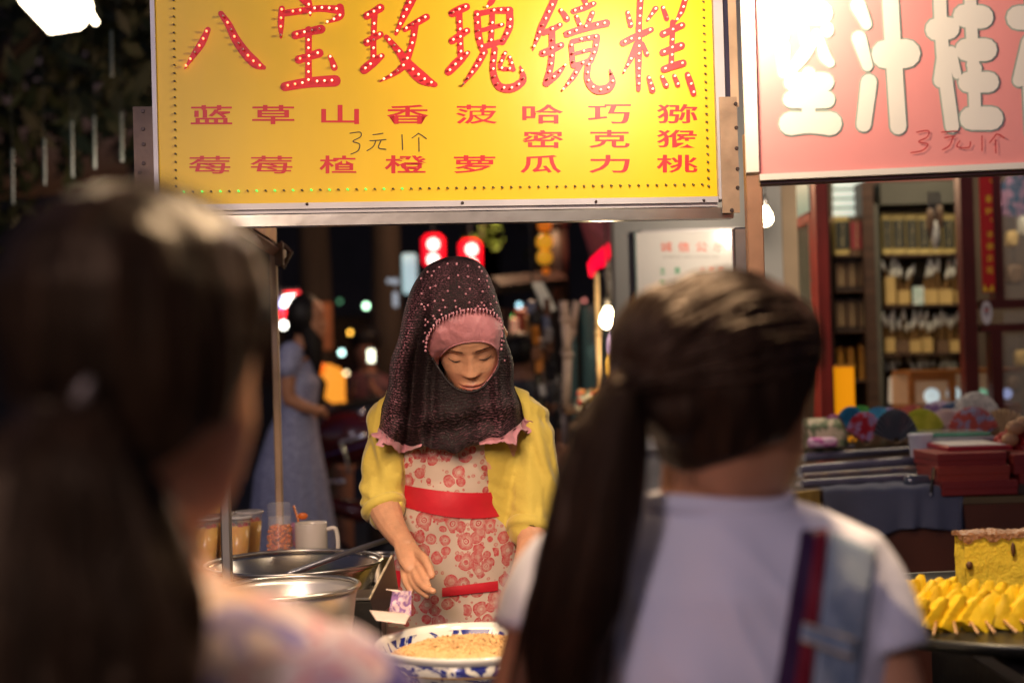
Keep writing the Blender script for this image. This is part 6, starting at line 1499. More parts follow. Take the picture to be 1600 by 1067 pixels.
# ================================================================ goods table in front of the shop
GT = Plane(P(1300, 770, 3.75), P(1600, 770, 3.75)); gz = P(1400, 752, 4.1).z
Z5 = lambda x, y: (1200 + x / 3.5575, 560 + y / 3.5575)
z5 = lambda x, y, Y: P(*Z5(x, y), Y)
gt = thing('goods_table', "goods table under a blue grey cloth in front of the craft shop", 'table', (1.15, 4.1, 0))
def on(x, y): """a point of the table top seen at that spot"""; d = ray(*Z5(x, y)); return CAM + d * ((gz - CAM.z) / d.z)
zt = P(1400, 762, 3.72).z; gz = zt
obj('table_top', MB().bbox((1.50, 4.195, gz - .015), (1.62, .94, .03), .004), BROWNWOOD, gt)
for x in (.74, 2.2):
    for y in (3.78, 4.55): obj('leg', MB().bbox((x, y, (gz - .03) / 2), (.05, .05, gz - .03), .004), BROWNWOOD, gt)
obj('front_panel', MB().box((1.50, 3.735, gz - .30), (1.50, .02, .5)), mat('dark_red_brown_panel', (.10, .028, .012), .5, 0, .3, 4), gt)
CL = mat('blue_grey_cloth', (.075, .085, .135), .85, 0, .12, 7, .4, 30)
rows = []
for i in range(30):
    row = []
    for j in range(61):
        u = j / 60; x = 1285 + 222 * u
        if i < 12: p = P(x + (1 - i / 12) * (20 if u < .5 else -8), 762, 3.72); p = Vector((p.x, 3.72 + (11 - i) * .05, gz + .002 + .0015 * math.sin(u * 30 + i)))
        else:
            k = (i - 11) / 18; drop = (.120 + .018 * math.sin(u * 5 + 1) + .03 * max(0, u - .55)) * k
            p = P(x, 762, 3.72); p = Vector((p.x + .010 * k * math.sin(u * 7) - (.03 * k if u > .97 else 0), 3.715 - .012 * k - .008 * k * math.sin(u * 24 + 2 * math.sin(u * 9)), gz + .002 - drop))
        row.append(p)
    rows.append(row)
mb = MB(); mb.loft(rows, cap=False, closed=False); o = obj('cloth', mb, CL, None, True, rec=False); tag(o, "blue grey cloth hanging over the front of the goods table", 'cloth'); sd = o.modifiers.new('thickness', 'SOLIDIFY'); sd.thickness = .002; sd.offset = 1
t = thing('wooden_board', "worn yellow board standing at the left end of the goods table", 'board', P(1260, 820, 3.66)); mb = MB(); GT2 = Plane(P(1260, 800, 3.66), P(1290, 800, 3.70)); GT2.slab(mb, 1236, 768, 1284, 860, 0, .02); obj('board_face', mb, mat('worn_yellow', (.34, .22, .05), .7, 0, .4, 9, .3, 30, stretch=(3, 1, 1)), t)
t = thing('metal_plate', "grey metal plate left of the worn yellow board", 'plate', P(1220, 820, 3.7)); mb = MB(); GT.slab(mb, 1208, 762, 1235, 870, .06, .01); obj('plate_face', mb, mat('dull_grey_metal', (.22, .22, .23), .5, .5, .2), t)
# scrolls in plastic sleeves
SL = mat('plastic_scroll', (.07, .068, .11), .16, 0, .25, 14, spec=.8, coat=.8, col2=(.13, .12, .17)); SC2 = mat('patterned_scroll', (.09, .08, .12), .2, 0, 0, 26, coat=.7, col2=(.24, .17, .12))
def scroll(x0, y0, x1, y1, r, Y, m, label, lift=0.):
    a = z5(x0, y0, Y); b = z5(x1, y1, Y + .10); R_ = r / 3.5575 / FPX * Y
    t = thing('wrapped_scroll', label, 'scroll', a); d = (b - a).normalized()
    obj('scroll_body', MB().tube([a, a.lerp(b, .5), b], R_, 16), m, t, angle=50); obj('sleeve_end', MB().tube([a - d * .02, a - d * .001], [R_ * .5, R_ * 1.03], 14), CLEAR, t, True); obj('end_knob', MB().tube([b + d * .001, b + d * .012], [R_ * .6, R_ * .5], 12), BLACKM, t)
scroll(205, 548, 780, 512, 24, 4.25, SL, "wrapped grey scroll lying farthest back on the table"); scroll(178, 618, 905, 558, 27, 4.02, SL, "thick shiny wrapped scroll in the middle of the scroll pile")
scroll(196, 655, 900, 605, 17, 3.92, SC2, "patterned scroll below the thick shiny one"); scroll(188, 697, 770, 660, 23, 3.80, SL, "wrapped scroll nearest the front edge of the table"); scroll(235, 505, 470, 490, 13, 4.32, SL, "short thin scroll at the back left of the pile")
scroll(240, 628, 880, 590, 13, 4.05, SC2, "thin patterned scroll squeezed under the pile")
a = z5(790, 680, 3.80); b = z5(945, 684, 3.82); t = thing('glass_bottle', "dark glass bottle lying at the right end of the scrolls", 'bottle', a); obj('bottle_body', MB().tube([a, b], .019, 16, round_ends=True), mat('dark_bottle', (.05, .06, .09), .1, spec=.8, coat=.6), t, True); obj('neck', MB().tube([b, b + Vector((.04, 0, .002))], [.010, .008], 12), MATS['dark_bottle'], t, True)
a = z5(905, 750, 3.70); b = z5(922, 608, 3.74); t = thing('pen', "dark pen with brassy end standing against the scrolls", 'pen', a); obj('barrel', MB().tube([a, b], .0042, 8), BLACKM, t); obj('clip', MB().tube([a.lerp(b, .55) + Vector((0, -.004, 0)), a.lerp(b, .97) + Vector((0, -.004, 0))], .002, 6), mat('brass', (.6, .42, .2), .3, .9), t); obj('tip', MB().tube([a, a + (a - b).normalized() * .008], [.004, .001], 8), STEEL, t)
c = z5(850, 545, 4.0); t = thing('white_tub', "small white tub between the scrolls and the framed notebooks", 'tub', c); obj('tub_wall', MB().lathe(c, [(.028, 0), (.033, .056), (.034, .058), (.031, .056), (.026, .004)], 20), mat('lilac_white', (.5, .5, .58), .5), t, angle=40); obj('lid', MB().lathe(c, [(.035, .058), (.035, .064), (.001, .065)], 20), MATS['lilac_white'], t, angle=40)
# red boxes
RBX = mat('red_cardboard', (.20, .014, .012), .55, 0, .12, 6); RBX2 = mat('orange_red_cardboard', (.26, .028, .014), .55, 0, .12, 6)
def rbox(x0, y0, x1, y1, Y, m, label, d=.2, rz=0.):
    a = z5(x0, y0, Y); b = z5(x1, y1, Y); c = Vector(((a.x + b.x) / 2, Y + d / 2, (a.z + b.z) / 2)); h = a.z - b.z; w_ = b.x - a.x
    t = thing('red_box', label, 'box', c - Vector((0, 0, h / 2)), 'red boxes stacked on the goods table')
    obj('box_base', MB().bbox(c - Vector((0, 0, h * .12)), (w_ * .985, d * .985, h * .74), .002, rz), m, t); obj('lid', MB().bbox(c + Vector((0, 0, h * .22)), (w_, d, h * .52), .002, rz), m, t)
rbox(930, 528, 1325, 600, 3.72, RBX, "top red box of the left stack, under the framed picture", rz=.04); rbox(945, 602, 1350, 682, 3.71, RBX2, "middle orange red box of the left stack"); rbox(965, 684, 1395, 755, 3.70, RBX, "bottom red box of the left stack")
rbox(1365, 530, 1620, 640, 3.74, RBX, "top red box of the right stack at the frame edge"); rbox(1400, 642, 1640, 755, 3.73, RBX, "bottom red box of the right stack at the frame edge")
# frames and notebooks pile
def flat(x0, x1, y, Y, h, d, m, label, name='framed_sheet', ink=None, rz=0.):
    a = z5(x0, y, Y); b = z5(x1, y, Y); c = Vector(((a.x + b.x) / 2, Y + d / 2, a.z)); t = thing(name, label, 'frame', c)
    obj('frame', MB().bbox(c, (b.x - a.x, d, h), .002, rz), m, t); obj('sheet', MB().box(c + Vector((0, 0, h / 2 + .001)), ((b.x - a.x) * .88, d * .86, .002), rz), ink or PAPERW, t)
flat(880, 1230, 478, 3.98, .014, .22, BRD, "lowest brown frame of the pile right of the white tub"); flat(870, 1260, 455, 3.99, .012, .22, mat('grey_book', (.28, .28, .3), .5), "grey frame in the middle of the pile", rz=.03); flat(850, 1240, 430, 4.0, .010, .24, mat('green_glass_edge', (.10, .30, .20), .2), "green edged glass frame on top of the pile", ink=mat('dull_sheet', (.22, .22, .2), .2))
flat(1000, 1360, 505, 3.78, .013, .25, mat('red_frame', (.28, .012, .02), .4), "white picture in a red frame lying on the red boxes", ink=mat('ink_picture', (.68, .66, .62), .5, 0, 0, 22, col2=(.45, .42, .40)))
# pile of red beads with pale charms
mb = MB(); rnd = random.Random(5)
for _ in range(150):
    x, y = rnd.uniform(1275, 1500), rnd.uniform(395, 505); k = abs(x - 1400) / 130
    if y < 385 + 70 * k * k: continue
    mb.ell(z5(x, y, 3.9 + rnd.random() * .12), (.013, .013, .012), n=8, m=5)
o = obj('red_bead_pile', mb, mat('red_beads', (.35, .02, .015), .35), None, True, kind='stuff'); o["label"] = "heap of dark red beads at the right edge of the goods table"; o["category"] = "beads"
for i, (x, y, r_) in enumerate(((1345, 450, .024), (1375, 385, .026), (1420, 360, .024))):
    t = obj('wooden_charm', MB().ell(z5(x, y, 3.86), (r_, .015, r_ * .8), n=14, m=8), mat('tan_charm', (.40, .22, .10), .5), None, True); tag(t, ["tan charm in the middle of the red beads", "tan charm on top of the red beads", "tan charm at the frame edge above the red beads"][i], 'charm')
# fans standing in rows
G_ = 'folding fans displayed on the goods table'
FANS = [(375, 470, 4.30, .155, 1.7, fmat('magenta_fan', (.45, .10, .30), (.62, .42, .55), 50), "magenta and white fan at the left end of the fan row", .55), (470, 460, 4.24, .185, 1.5, fmat('blue_fan', (.02, .16, .34), (.04, .26, .46), 20), "tall blue fan behind the red and purple one", .55),
 (545, 485, 4.12, .175, 2.2, fmat('red_purple_fan', (.40, .02, .04), (.38, .28, .48), 34, (.47, .53)), "red fan with purple stripes at the front left", .62), (520, 360, 4.5, .10, 1.6, fmat('green_fan', (.05, .25, .06), (.1, .4, .1), 20), "small green fan tip peeking over the blue fan", .8), (620, 400, 4.45, .13, 2.0, fmat('sky_fan', (.04, .22, .42), (.08, .35, .55), 20), "sky blue fan behind the dark grey one", .8),
 (715, 475, 4.10, .18, 2.6, fmat('slate_fan', (.055, .06, .085), (.16, .06, .08), 14, (.5, .75)), "dark slate fan with a faint red flower", .66), (680, 380, 4.6, .11, 2.0, fmat('lavender_fan', (.42, .34, .62), (.5, .42, .7), 20), "lavender fan tip above the slate fan", .8), (738, 385, 4.62, .115, 1.8, fmat('coral_fan', (.55, .16, .13), (.6, .25, .2), 20), "coral fan tip right above the slate fan", .8),
 (805, 380, 4.6, .125, 1.9, fmat('rose_fan', (.50, .12, .12), (.55, .18, .15), 20), "rose red fan tip left of the lime fan", .8), (862, 455, 4.16, .165, 2.3, fmat('lime_fan', (.36, .38, .03), (.5, .48, .06), 16), "lime yellow pleated fan in the middle of the row", .78), (960, 400, 4.45, .165, 1.9, fmat('lilac_fan', (.28, .16, .42), (.60, .50, .62), 40), "lilac lace fan above the peach fan", .85),
 (1000, 460, 4.18, .17, 2.2, fmat('peach_fan', (.52, .40, .38), (.60, .46, .50), 12), "pale peach fan between the lime and the red blue fans", .72), (1050, 390, 4.4, .15, 1.9, fmat('china_blue_fan', (.08, .14, .30), (.40, .46, .55), 40), "blue patterned fan behind the peach fan", .8), (1165, 395, 4.35, .205, 2.4, fmat('white_lace_fan', (.50, .50, .52), (.72, .70, .70), 60), "tall white lace fan towering over the row", .72),
 (1148, 455, 4.14, .175, 2.4, fmat('red_blue_fan', (.50, .10, .08), (.32, .34, .52), 40, (.47, .53)), "red and blue patterned fan below the white lace fan", .8), (1312, 440, 4.2, .15, 2.7, fmat('beige_fan', (.42, .28, .15), (.48, .33, .19), 10), "wide beige fan at the right end of the fan row", 1.0)]
for (x, y, Y, r_, sp, m, lb, w_) in FANS: fan(z5(x, y, Y), r_ * .56, sp, m, lb, w=w_, group=G_, lean=.12)
mb = MB()                                                    # the lace hung along the table's left end
t = thing('floral_cloth', "folded floral cloth left of the magenta fan", 'cloth', z5(260, 440, 4.3)); obj('folded_cloth', MB().bbox(z5(270, 425, 4.35), (.17, .14, .10), .02), fmat('floral_cloth_print', (.12, .16, .08), (.5, .42, .3), 40), t, angle=40); obj('pink_edge', MB().bbox(z5(300, 465, 4.26), (.09, .03, .03), .008), MATS['magenta_fan'], t, angle=40)
# ================================================================ street behind the stall
def glow(name, col, s): return mat(name, col, .4, 0, 0, emit=col, estr=s)
def street_light(px, py, Y, rpx, m, label, cat='lamp', grp='small far street lights'):
    c = P(px, py, Y); r = mm(rpx, Y); t = thing('street_light', label, cat, c, grp)
    obj('globe', MB().ell(c, (r, r, r), n=12, m=8), m, t, True); obj('bracket', MB().tube([c + Vector((0, 0, r)), c + Vector((0, .02, r * 3)), c + Vector((0, .5, r * 3.2))], .012, 6), BLACKM, t)
    return t
GW_ = glow('white_light', (1, .98, .85), 9); GG = glow('greenish_light', (.55, 1, .62), 7); GGD = glow('green_light', (.02, .9, .16), 3); GO = glow('amber_light', (1, .50, .06), 6); GC = glow('cyan_white_light', (.62, 1, .92), 6); GWW = glow('warm_light', (1, .74, .40), 7)
for (px, py, Y, r, m, lb) in ((572, 478, 14, 4.2, GG, "pale green street light right of the tree trunk"), (531, 471, 16, 3, mat('dim_green', (.1, .35, .15), emit=(.2, .6, .3), estr=.8), "dim green light above the phone user"), (547, 519.5, 15, 3.0, GO, "amber light beside the tiny green one"), (555, 521, 15.4, 2.6, GGD, "tiny green light beside the amber one"),
    (513, 540, 13, 5, GW_, "white light above the row by the blue dress"), (500, 554, 13, 6, mat('mint_light', (.5, 1, .7), emit=(.45, .95, .65), estr=4), "mint light at the left of the low row"), (520, 552, 13.5, 5.0, GC, "bright light in the middle of the low row"), (534, 551, 13.8, 3.8, GC, "smaller light at the right of the low row"), (443, 508, 12, 5.5, GW_, "white light just right of the tan post"), (446, 497, 12.4, 4, glow('violet_light', (.45, .1, 1), 4), "violet light under the red neon"),
    (811, 477, 12, 3.6, mat('pale_cyan', (.5, .9, 1), emit=(.45, .85, 1), estr=3.0), "pale cyan light right of the scarf"), (810, 491, 12, 3.2, GGD, "green light under the pale cyan one"), (804, 495, 12.5, 3.0, GGD, "lower green light by the scarf"), (898, 493, 11, 3.0, GO, "small amber light above the segmented pole"), (921, 494, 11, 2.6, mat('dull_cream_light', (.7, .75, .5), emit=(.7, .75, .5), estr=1.2), "dull cream light left of the bare bulb"),
    (857, 535, 10, 2.6, GWW, "small warm light between the racks"), (914, 552, 9, 4.5, mat('dull_mint', (.45, .8, .7), emit=(.45, .8, .7), estr=.7), "dull mint globe in the shop window behind the racks"), (798, 542, 10, 3.6, GWW, "warm lamp beside the scarf at the vendor's cheek height")):
    street_light(px, py, Y, r, m, lb)
for (px, py, Y, r, m, lb) in ((462, 560, 17, 3, GWW, "tiny warm light low behind the dress woman's waist"), (541, 583, 18, 2.5, GWW, "tiny warm light right of the orange bag"), (606, 560, 16, 3.4, GWW, "warm light against the tree trunk left of the scarf"), (600, 505, 20, 2.4, GO, "small amber light high on the tree trunk"), (486, 447, 22, 2, mat('dim_blue_light', (.3, .4, .7), emit=(.35, .45, .8), estr=1), "faint blue light above the neon sign"),  # extra far lights added to liven the dark background
    (833, 505, 14, 2.4, GWW, "tiny warm light between the rack and the cabinet"), (869, 590, 9.5, 3, GWW, "warm light behind the leaning rack"), (872, 452, 13, 2.2, GO, "tiny amber light beside the awning post"), (913, 470, 10, 3, mat('dim_rose', (.8, .3, .3), emit=(.9, .3, .25), estr=1.2), "dim rose light left of the tan pole"), (905, 600, 8.6, 3.4, GWW, "warm light low behind the segmented pole"), (960, 610, 6.6, 3.0, GO, "amber light over the trinkets"), (926, 585, 8, 2.4, GC, "small cool light behind the tan pole"), (846, 640, 9, 2.8, GO, "amber light low among the racks"), (540, 700, 12, 2.2, mat('dim_red_light', (.8, .1, .1), emit=(.9, .1, .08), estr=1.5), "dim red tail light by the scooter")):
    street_light(px, py, Y, r, m, lb)
# coloured neon sign behind the dress woman
Y = 12.0; NP = Plane(P(440, 480, Y), P(500, 480, Y)); t = thing('neon_sign', "coloured neon shop sign glowing behind the woman in the blue dress", 'sign', NP.at(460, 500))
for nm, pts, w, m in (('tube', [(444, 466), (470, 462), (484, 461)], 3, GW_), ('tube', [(446, 474), (458, 472)], 10, GW_), ('tube', [(462, 472), (475, 466)], 6, glow('green_neon', (.1, 1, .7), 6)), ('tube', [(484, 461), (484, 470)], 3, glow('pink_neon', (1, .1, .5), 4)), ('tube', [(446, 459), (480, 457)], 2.5, glow('red_neon', (1, .02, .03), 5)), ('tube', [(441, 468), (441, 480)], 3, glow('blue_neon', (.25, .3, 1), 5)), ('tube', [(440, 492), (452, 486)], 9, glow('red_neon', (1, .02, .03), 5))):
    c = [NP.at(x, y, .05) for x, y in pts]; obj(nm, MB().tube(c, mm(w / 2, Y), 10, round_ends=True), m, t, True)
mb = MB(); NP.slab(mb, 434, 452, 490, 500, 0, .05); obj('back_board', mb, mat('dark_board', (.03, .02, .02)), t)
# orange glowing cloth / bag by the scooter
SK3 = mat('skin_background', (.38, .17, .09), .6)
t = thing('orange_bag', "glowing orange bag beside the dress woman's hand", 'bag', P(515, 628, 8.3))
bagp = [P(x, y, 8.3) for x, y in ((499, 580), (512, 568), (530, 575), (538, 586), (538, 622), (540, 628), (520, 630), (508, 622), (512, 598))]
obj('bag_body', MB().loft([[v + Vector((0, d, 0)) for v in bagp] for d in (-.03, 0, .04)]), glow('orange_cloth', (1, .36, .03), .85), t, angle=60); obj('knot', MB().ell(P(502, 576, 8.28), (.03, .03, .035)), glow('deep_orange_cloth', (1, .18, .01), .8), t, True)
# woman in the blue dress (side view, hands before her)
Y3 = 7.0; r3 = lambda x, y, d=0.: P(x, y, Y3 + d)
w3 = thing('person', "woman in a long blue patterned dress standing side on by the tan post", 'person', (r3(450, 600).x, Y3, 0))
DR = fmat('blue_pattern_dress', (.16, .17, .30), (.36, .38, .56), 120, (.46, .54)); TH = Matrix.Rotation(R(82), 3, 'Z'); ch_ = r3(482, 500); h3 = lambda v: ch_ + TH @ (Vector(v) * .92)
hm3 = MB(); head_mesh(hm3, h3, 50, 50)
bx_ = r3(455, 600).x
b3 = [MB().zloft([(r3(x, 600).x, Y3 + .01, z, rx, .13) for x, z, rx in ((452, .3, .13), (455, .9, .13), (462, 1.1, .10), (464, 1.3, .09), (465, 1.42, .08), (470, 1.49, .05))], 24), MB().tube([r3(470, 545), ch_ + Vector((0, 0, -.03))], [.05, .048], 14),
      MB().tube(spline([r3(456, 560, -.10), r3(450, 600, -.13), r3(452, 625, -.13)], 4), [.043, .043, .042, .041, .040, .038, .037, .036, .035], 12, round_ends=True), MB().tube(spline([r3(452, 622, -.13), r3(475, 636, -.13), r3(500, 642, -.11)], 4), [.036, .034, .033, .032, .030, .028, .026, .025, .024], 12, round_ends=True)]
for i in range(4): b3.append(MB().tube([r3(500, 640 + i * 2.5, -.10), r3(507, 641 + i * 3, -.09), r3(512, 645 + i * 3, -.07)], [.012, .010, .008], 8, round_ends=True))
b3.append(MB().tube([r3(500, 640, -.12), r3(506, 636, -.10)], [.013, .009], 8, round_ends=True))
for s in (-1, 1): b3.append(MB().tube([(bx_ - .02, Y3 + s * .07, .5), (bx_ - .02, Y3 + s * .07, .05), (bx_ + .08, Y3 + s * .07, .04)], [.06, .04, .035], 12, round_ends=True))
m3_ = fuse_mb(b3, voxel=.01, smooth=3); m3_.add(hm3.v, hm3.f); obj('body', m3_, SK3, w3, True)
dd = [MB().zloft([(r3(x, 600).x, Y3 + .01, z, rx, ry) for x, z, rx, ry in ((452, .25, .25, .24), (450, .60, .215, .21), (449, .92, .175, .18), (455, 1.12, .125, .15), (462, 1.22, .095, .145), (464, 1.36, .11, .15), (464, 1.46, .085, .13), (468, 1.50, .05, .06))], 40), MB().tube([r3(455, 552, -.11), r3(449, 575, -.13)], [.062, .058], 16, round_ends=True)]
dmb = fuse_mb(dd, voxel=.012, smooth=3)
for v in dmb.v: v += Vector((1, 0, 0)) * math.sin(math.atan2(v.y - Y3, v.x - bx_) * 14) * .016 * max(0, min(1, (1.1 - v.z)))
obj('dress', dmb, DR, w3, True)
obj('hair', fuse_mb([MB().ell(h3((0, .025, .03)), (.088, .090, .11), TH), MB().tube(spline([r3(480, 500), r3(488, 540), r3(493, 590)], 4), [.07, .068, .064, .06, .056, .05, .042, .03, .015], 14)], voxel=.01, smooth=3), BLACKM if False else mat('black_hair', (.008, .006, .006), .5, spec=.25), w3, True)
# person looking at a phone on a scooter
Y4 = 9.0; r4 = lambda x, y, d=0.: P(x, y, Y4 + d)
w4 = thing('person', "dark haired person holding a lit phone behind the scooter", 'person', (r4(570, 600).x, Y4, 0))
ch4 = r4(572, 545); h4 = lambda v: ch4 + Matrix.Rotation(R(12), 3, 'X') @ (Vector(v)); hm4 = MB(); head_mesh(hm4, h4, 50, 50); x4 = ch4.x
p4 = [MB().zloft([(x4, Y4 + .04, z, rx, .11) for z, rx in ((.85, .16), (1.0, .15), (1.2, .17), (1.3, .18), (1.36, .12), (1.4, .06))], 24), MB().tube([(x4, Y4 + .03, 1.33), ch4 + Vector((0, .01, -.03))], [.055, .05], 12)]
for s in (-1, 1):
    p4.append(MB().tube([(x4 + s * .18, Y4 + .03, 1.30), (x4 + s * .21, Y4 - .02, 1.08)], [.05, .042], 12, round_ends=True)); p4.append(MB().tube([(x4 + s * .21, Y4 - .02, 1.08), (x4 + s * .07, Y4 - .24, 1.28)], [.04, .026], 12, round_ends=True)); p4.append(MB().tube([(x4 + s * .10, Y4 + .05, .88), (x4 + s * .13, Y4 - .25, .80), (x4 + s * .13, Y4 - .2, .3), (x4 + s * .13, Y4 - .3, .25)], [.08, .06, .045, .04], 12, round_ends=True))
    for i in range(4): p4.append(MB().tube([(x4 + s * .065, Y4 - .25, 1.29 + .014 * i), (x4 + s * .045, Y4 - .27, 1.31 + .014 * i)], [.010, .008], 8, round_ends=True))
m4_ = fuse_mb(p4, voxel=.01, smooth=3); m4_.add(hm4.v, hm4.f); obj('body', m4_, mat('skin_dim', (.26, .12, .08), .6), w4, True)
s4 = [MB().zloft([(x4, Y4 + .04, z, rx, .135) for z, rx in ((.80, .19), (1.0, .18), (1.2, .20), (1.3, .20), (1.37, .13), (1.39, .08))], 24)] + [MB().tube([(x4 + s * .18, Y4 + .03, 1.29), (x4 + s * .215, Y4 - .02, 1.08), (x4 + s * .13, Y4 - .16, 1.2)], [.07, .062, .05], 12, round_ends=True) for s in (-1, 1)]
obj('shirt', fuse_mb(s4, voxel=.012, smooth=3), fmat('dark_red_check_shirt', (.03, .02, .025), (.12, .04, .05), 14), w4, True)
obj('hair', fuse_mb([MB().ell(h4((0, .02, .05)), (.10, .11, .095)), MB().ell(h4((0, -.03, .09)), (.08, .06, .04))], voxel=.012, smooth=3), MATS['black_hair'], w4, True)
c = r4(580, 556, -.34); t = thing('phone', "lit phone held up before the dark haired person's face", 'phone', c); obj('phone_body', MB().bbox(c, (.055, .012, .10), .004), BLACKM, t); obj('screen', MB().bbox(c + Vector((0, -.0075, .0)), (.04, .004, .075), .002), glow('phone_glow', (.95, 1, .75), 3.2), t)
# scooter
Y5 = 7.7; sc = thing('scooter', "dark red parked motor scooter with chrome rack behind the vendor's elbow", 'scooter', (P(560, 600, Y5).x, Y5, 0)); r5 = lambda x, y, d=0.: P(x, y, Y5 + d)
CH = mat('chrome', (.75, .75, .78), .18, 1., .05); SR = mat('scooter_red', (.09, .008, .012), .25, 0, .2, coat=.8); SP = mat('scooter_purple_trim', (.09, .06, .22), .25, coat=.6)
obj('body', fuse_mb([MB().tube(spline([r5(500, 690), r5(545, 682), r5(600, 670), r5(640, 655)], 4), [.09, .12, .14, .15, .16, .16, .15, .14, .13, .12, .11, .10, .08], 18, round_ends=True, flat=1.0), MB().tube([r5(505, 700), r5(490, 780), r5(560, 800), r5(620, 780)], [.07, .06, .06, .08], 14, round_ends=True)], voxel=.016, smooth=3), SR, sc, True)
obj('seat', fuse_mb([MB().tube(spline([r5(520, 652), r5(570, 640), r5(615, 632)], 4), [.06, .07, .085, .09, .09, .09, .085, .08, .07], 14, round_ends=True, flat=.7)], voxel=.014, smooth=3), BLACKM, sc, True)
obj('side_stripe', MB().tube(spline([r5(505, 712, -.15), r5(550, 700, -.17), r5(600, 685, -.17)], 4), .014, 8, flat=.5), SP, sc, True)
obj('chrome_rack', MB().tube(spline([r5(546, 740, -.2), r5(540, 710, -.2), r5(533, 692, -.2), r5(542, 688, -.2), r5(566, 682, -.2)], 5), .012, 8), CH, sc, True); obj('rack_pad', MB().tube([r5(544, 688, -.205), r5(570, 680, -.205)], .017, 8, round_ends=True), CH, sc, True)
obj('foot_bar', MB().tube([r5(500, 752, -.2), r5(538, 752, -.2)], .014, 8, round_ends=True), CH, sc, True); obj('mirror', MB().ell(r5(565, 645, -.15), (.018, .01, .02)), CH, sc, True)
for x in (500, 632):
    q = r5(x, 846); wv_ = Vector((q.x, Y5, .26)); ring = [wv_ + Vector((math.cos(a) * .2, 0, math.sin(a) * .2)) for a in [6.283 * k / 28 for k in range(29)]]
    tw = obj('wheel', MB().tube([wv_ + Vector((0, -.03, 0)), wv_ + Vector((0, .03, 0))], .13, 20), mat('wheel_rim_grey', (.3, .3, .3), .4, .8), sc, angle=40); obj('tyre', MB().tube(ring, .058, 10, cap=False), BLACKM, tw, True)
# red shop lanterns / signs, lit
for i, (px, py, Y) in enumerate(((677, 392, 8.8), (735, 400, 8.6))):
    c = P(px, py, Y); w = mm(17, Y); t = thing('lantern', ["left red lantern sign with white discs above the scarf", "right red lantern sign with white discs above the scarf"][i], 'lantern', c)
    obj('casing', MB().bbox(c, (w * 2.1, .10, mm(52, Y)), .03), glow('lantern_red', (1, .005, .02), 1.1), t, angle=40)
    for k, (dy, s) in enumerate(((-10, 8.5), (14, 9))):
        q = P(px + (2 if i else 0), py + dy, Y - .06); obj('disc', MB().tube([q, q + Vector((0, -.012, 0))], [mm(s, Y)] * 2, 20), glow('lantern_white', (.85, 1, .96), 2.0), t, angle=40)
    obj('hanger', MB().tube([c + Vector((0, 0, mm(26, Y))), c + Vector((0, 0, mm(26, Y) + .9))], .008, 6), BLACKM, t)
mb = MB(); Y = 9.0; c = P(640, 428, Y); t = thing('light_box', "pale blue lit box sign left of the scarf", 'sign', c); obj('face', mb.bbox(c, (mm(22, Y), .08, mm(62, Y)), .01), glow('pale_blue_face', (.55, .85, .9), .55), t); obj('frame', MB().bbox(c + Vector((0, .05, 0)), (mm(26, Y), .05, mm(66, Y)), .01), BLACKM, t)
for i, (px, py, w_, h_) in enumerate(((608, 439, 4, 4), (618, 440, 5, 5), (618, 468, 4, 12))):
    q = P(px, py, 9.2); t = thing('small_sign', ["tiny pale sign, left of two over the tree trunk", "tiny pale sign, right of two over the tree trunk", "narrow pale strip sign under the tiny two"][i], 'sign', q); obj('face', MB().bbox(q, (mm(w_ * 2, 9.2), .04, mm(h_ * 2, 9.2)), .01), glow('pale_sign', (.55, .62, .7), .5), t); obj('arm', MB().tube([q, q + Vector((0, .3, 0))], .01, 6), BLACKM, t)
c = P(494, 490, 10); t = thing('orange_hoarding', "dull orange hoarding beside the dress woman's face", 'hoarding', P(505, 545, 10)); obj('panel', MB().bbox(P(508, 510, 10), (mm(22, 10), .05, mm(75, 10)), .01), mat('dull_orange', (.35, .11, .04), .7, emit=(.5, .14, .04), estr=.12), t)  # faint self-glow makes the hoarding look lit
# alley on the right: racks, poles, hung goods, neon arrow
def polep(pts, Y, r, m, label, name='pole', segs=0):
    t = thing(name, label, 'pole', P(*pts[0], Y)); q = [P(x, y, Y) for x, y in pts]
    for i in range(len(q) - 1): obj('pole_segment', MB().tube([q[i], q[i].lerp(q[i + 1], .985)], r, 10), m, t, True)
    for i in range(1, len(q) - 1): obj('joint', MB().tube([q[i] - Vector((0, 0, .012)), q[i] + Vector((0, 0, .012))], r * 1.25, 10), m, t, True)
    return t
BMB = mat('pinkish_bamboo', (.42, .33, .30), .5, 0, .2, 10); DK = mat('dark_navy', (.03, .035, .06), .5, 0, .4, 5); 
polep([(884, 850), (886, 700), (884, 640), (887, 555), (883, 500), (880, 470)], 6.0, .020, BMB, "pinkish segmented pole rising right of the vendor's shoulder")
polep([(880, 555), (893, 520), (901, 470)], 6.05, .016, BMB, "slanting branch of the pinkish segmented pole", 'branch_pole')
polep([(938, 620), (935, 520), (932, 425)], 5.5, .010, mat('tan_bright_pole', (.6, .42, .22), .4), "thin bright tan pole under the red arrow sign"); polep([(953, 470), (950, 430), (948, 395)], 5.9, .012, mat('pale_grey_pole', (.42, .42, .42), .4), "pale grey pipe above the bare bulb")
polep([(782, 860), (786, 600), (790, 480)], 7.5, .03, BROWNWOOD, "brown wooden stall post right of the scarf"); polep([(878, 480), (872, 350), (868, 250)], 8.2, .05, BROWNWOOD, "thick brown awning post at the alley entrance")
t = thing('wooden_beam', "brown beam crossing the alley at the scarf's crown height", 'beam', P(820, 445, 7.6)); obj('beam_board', MB().tube([P(770, 447, 7.4), P(875, 436, 8.0)], .05, 4), BROWNWOOD, t)
AS = Plane(P(918, 420, 5.6), P(952, 400, 5.9)); c = P(935, 405, 5.7); t = thing('red_neon_panel', "bright red slanted sign panel under the beam", 'sign', c)
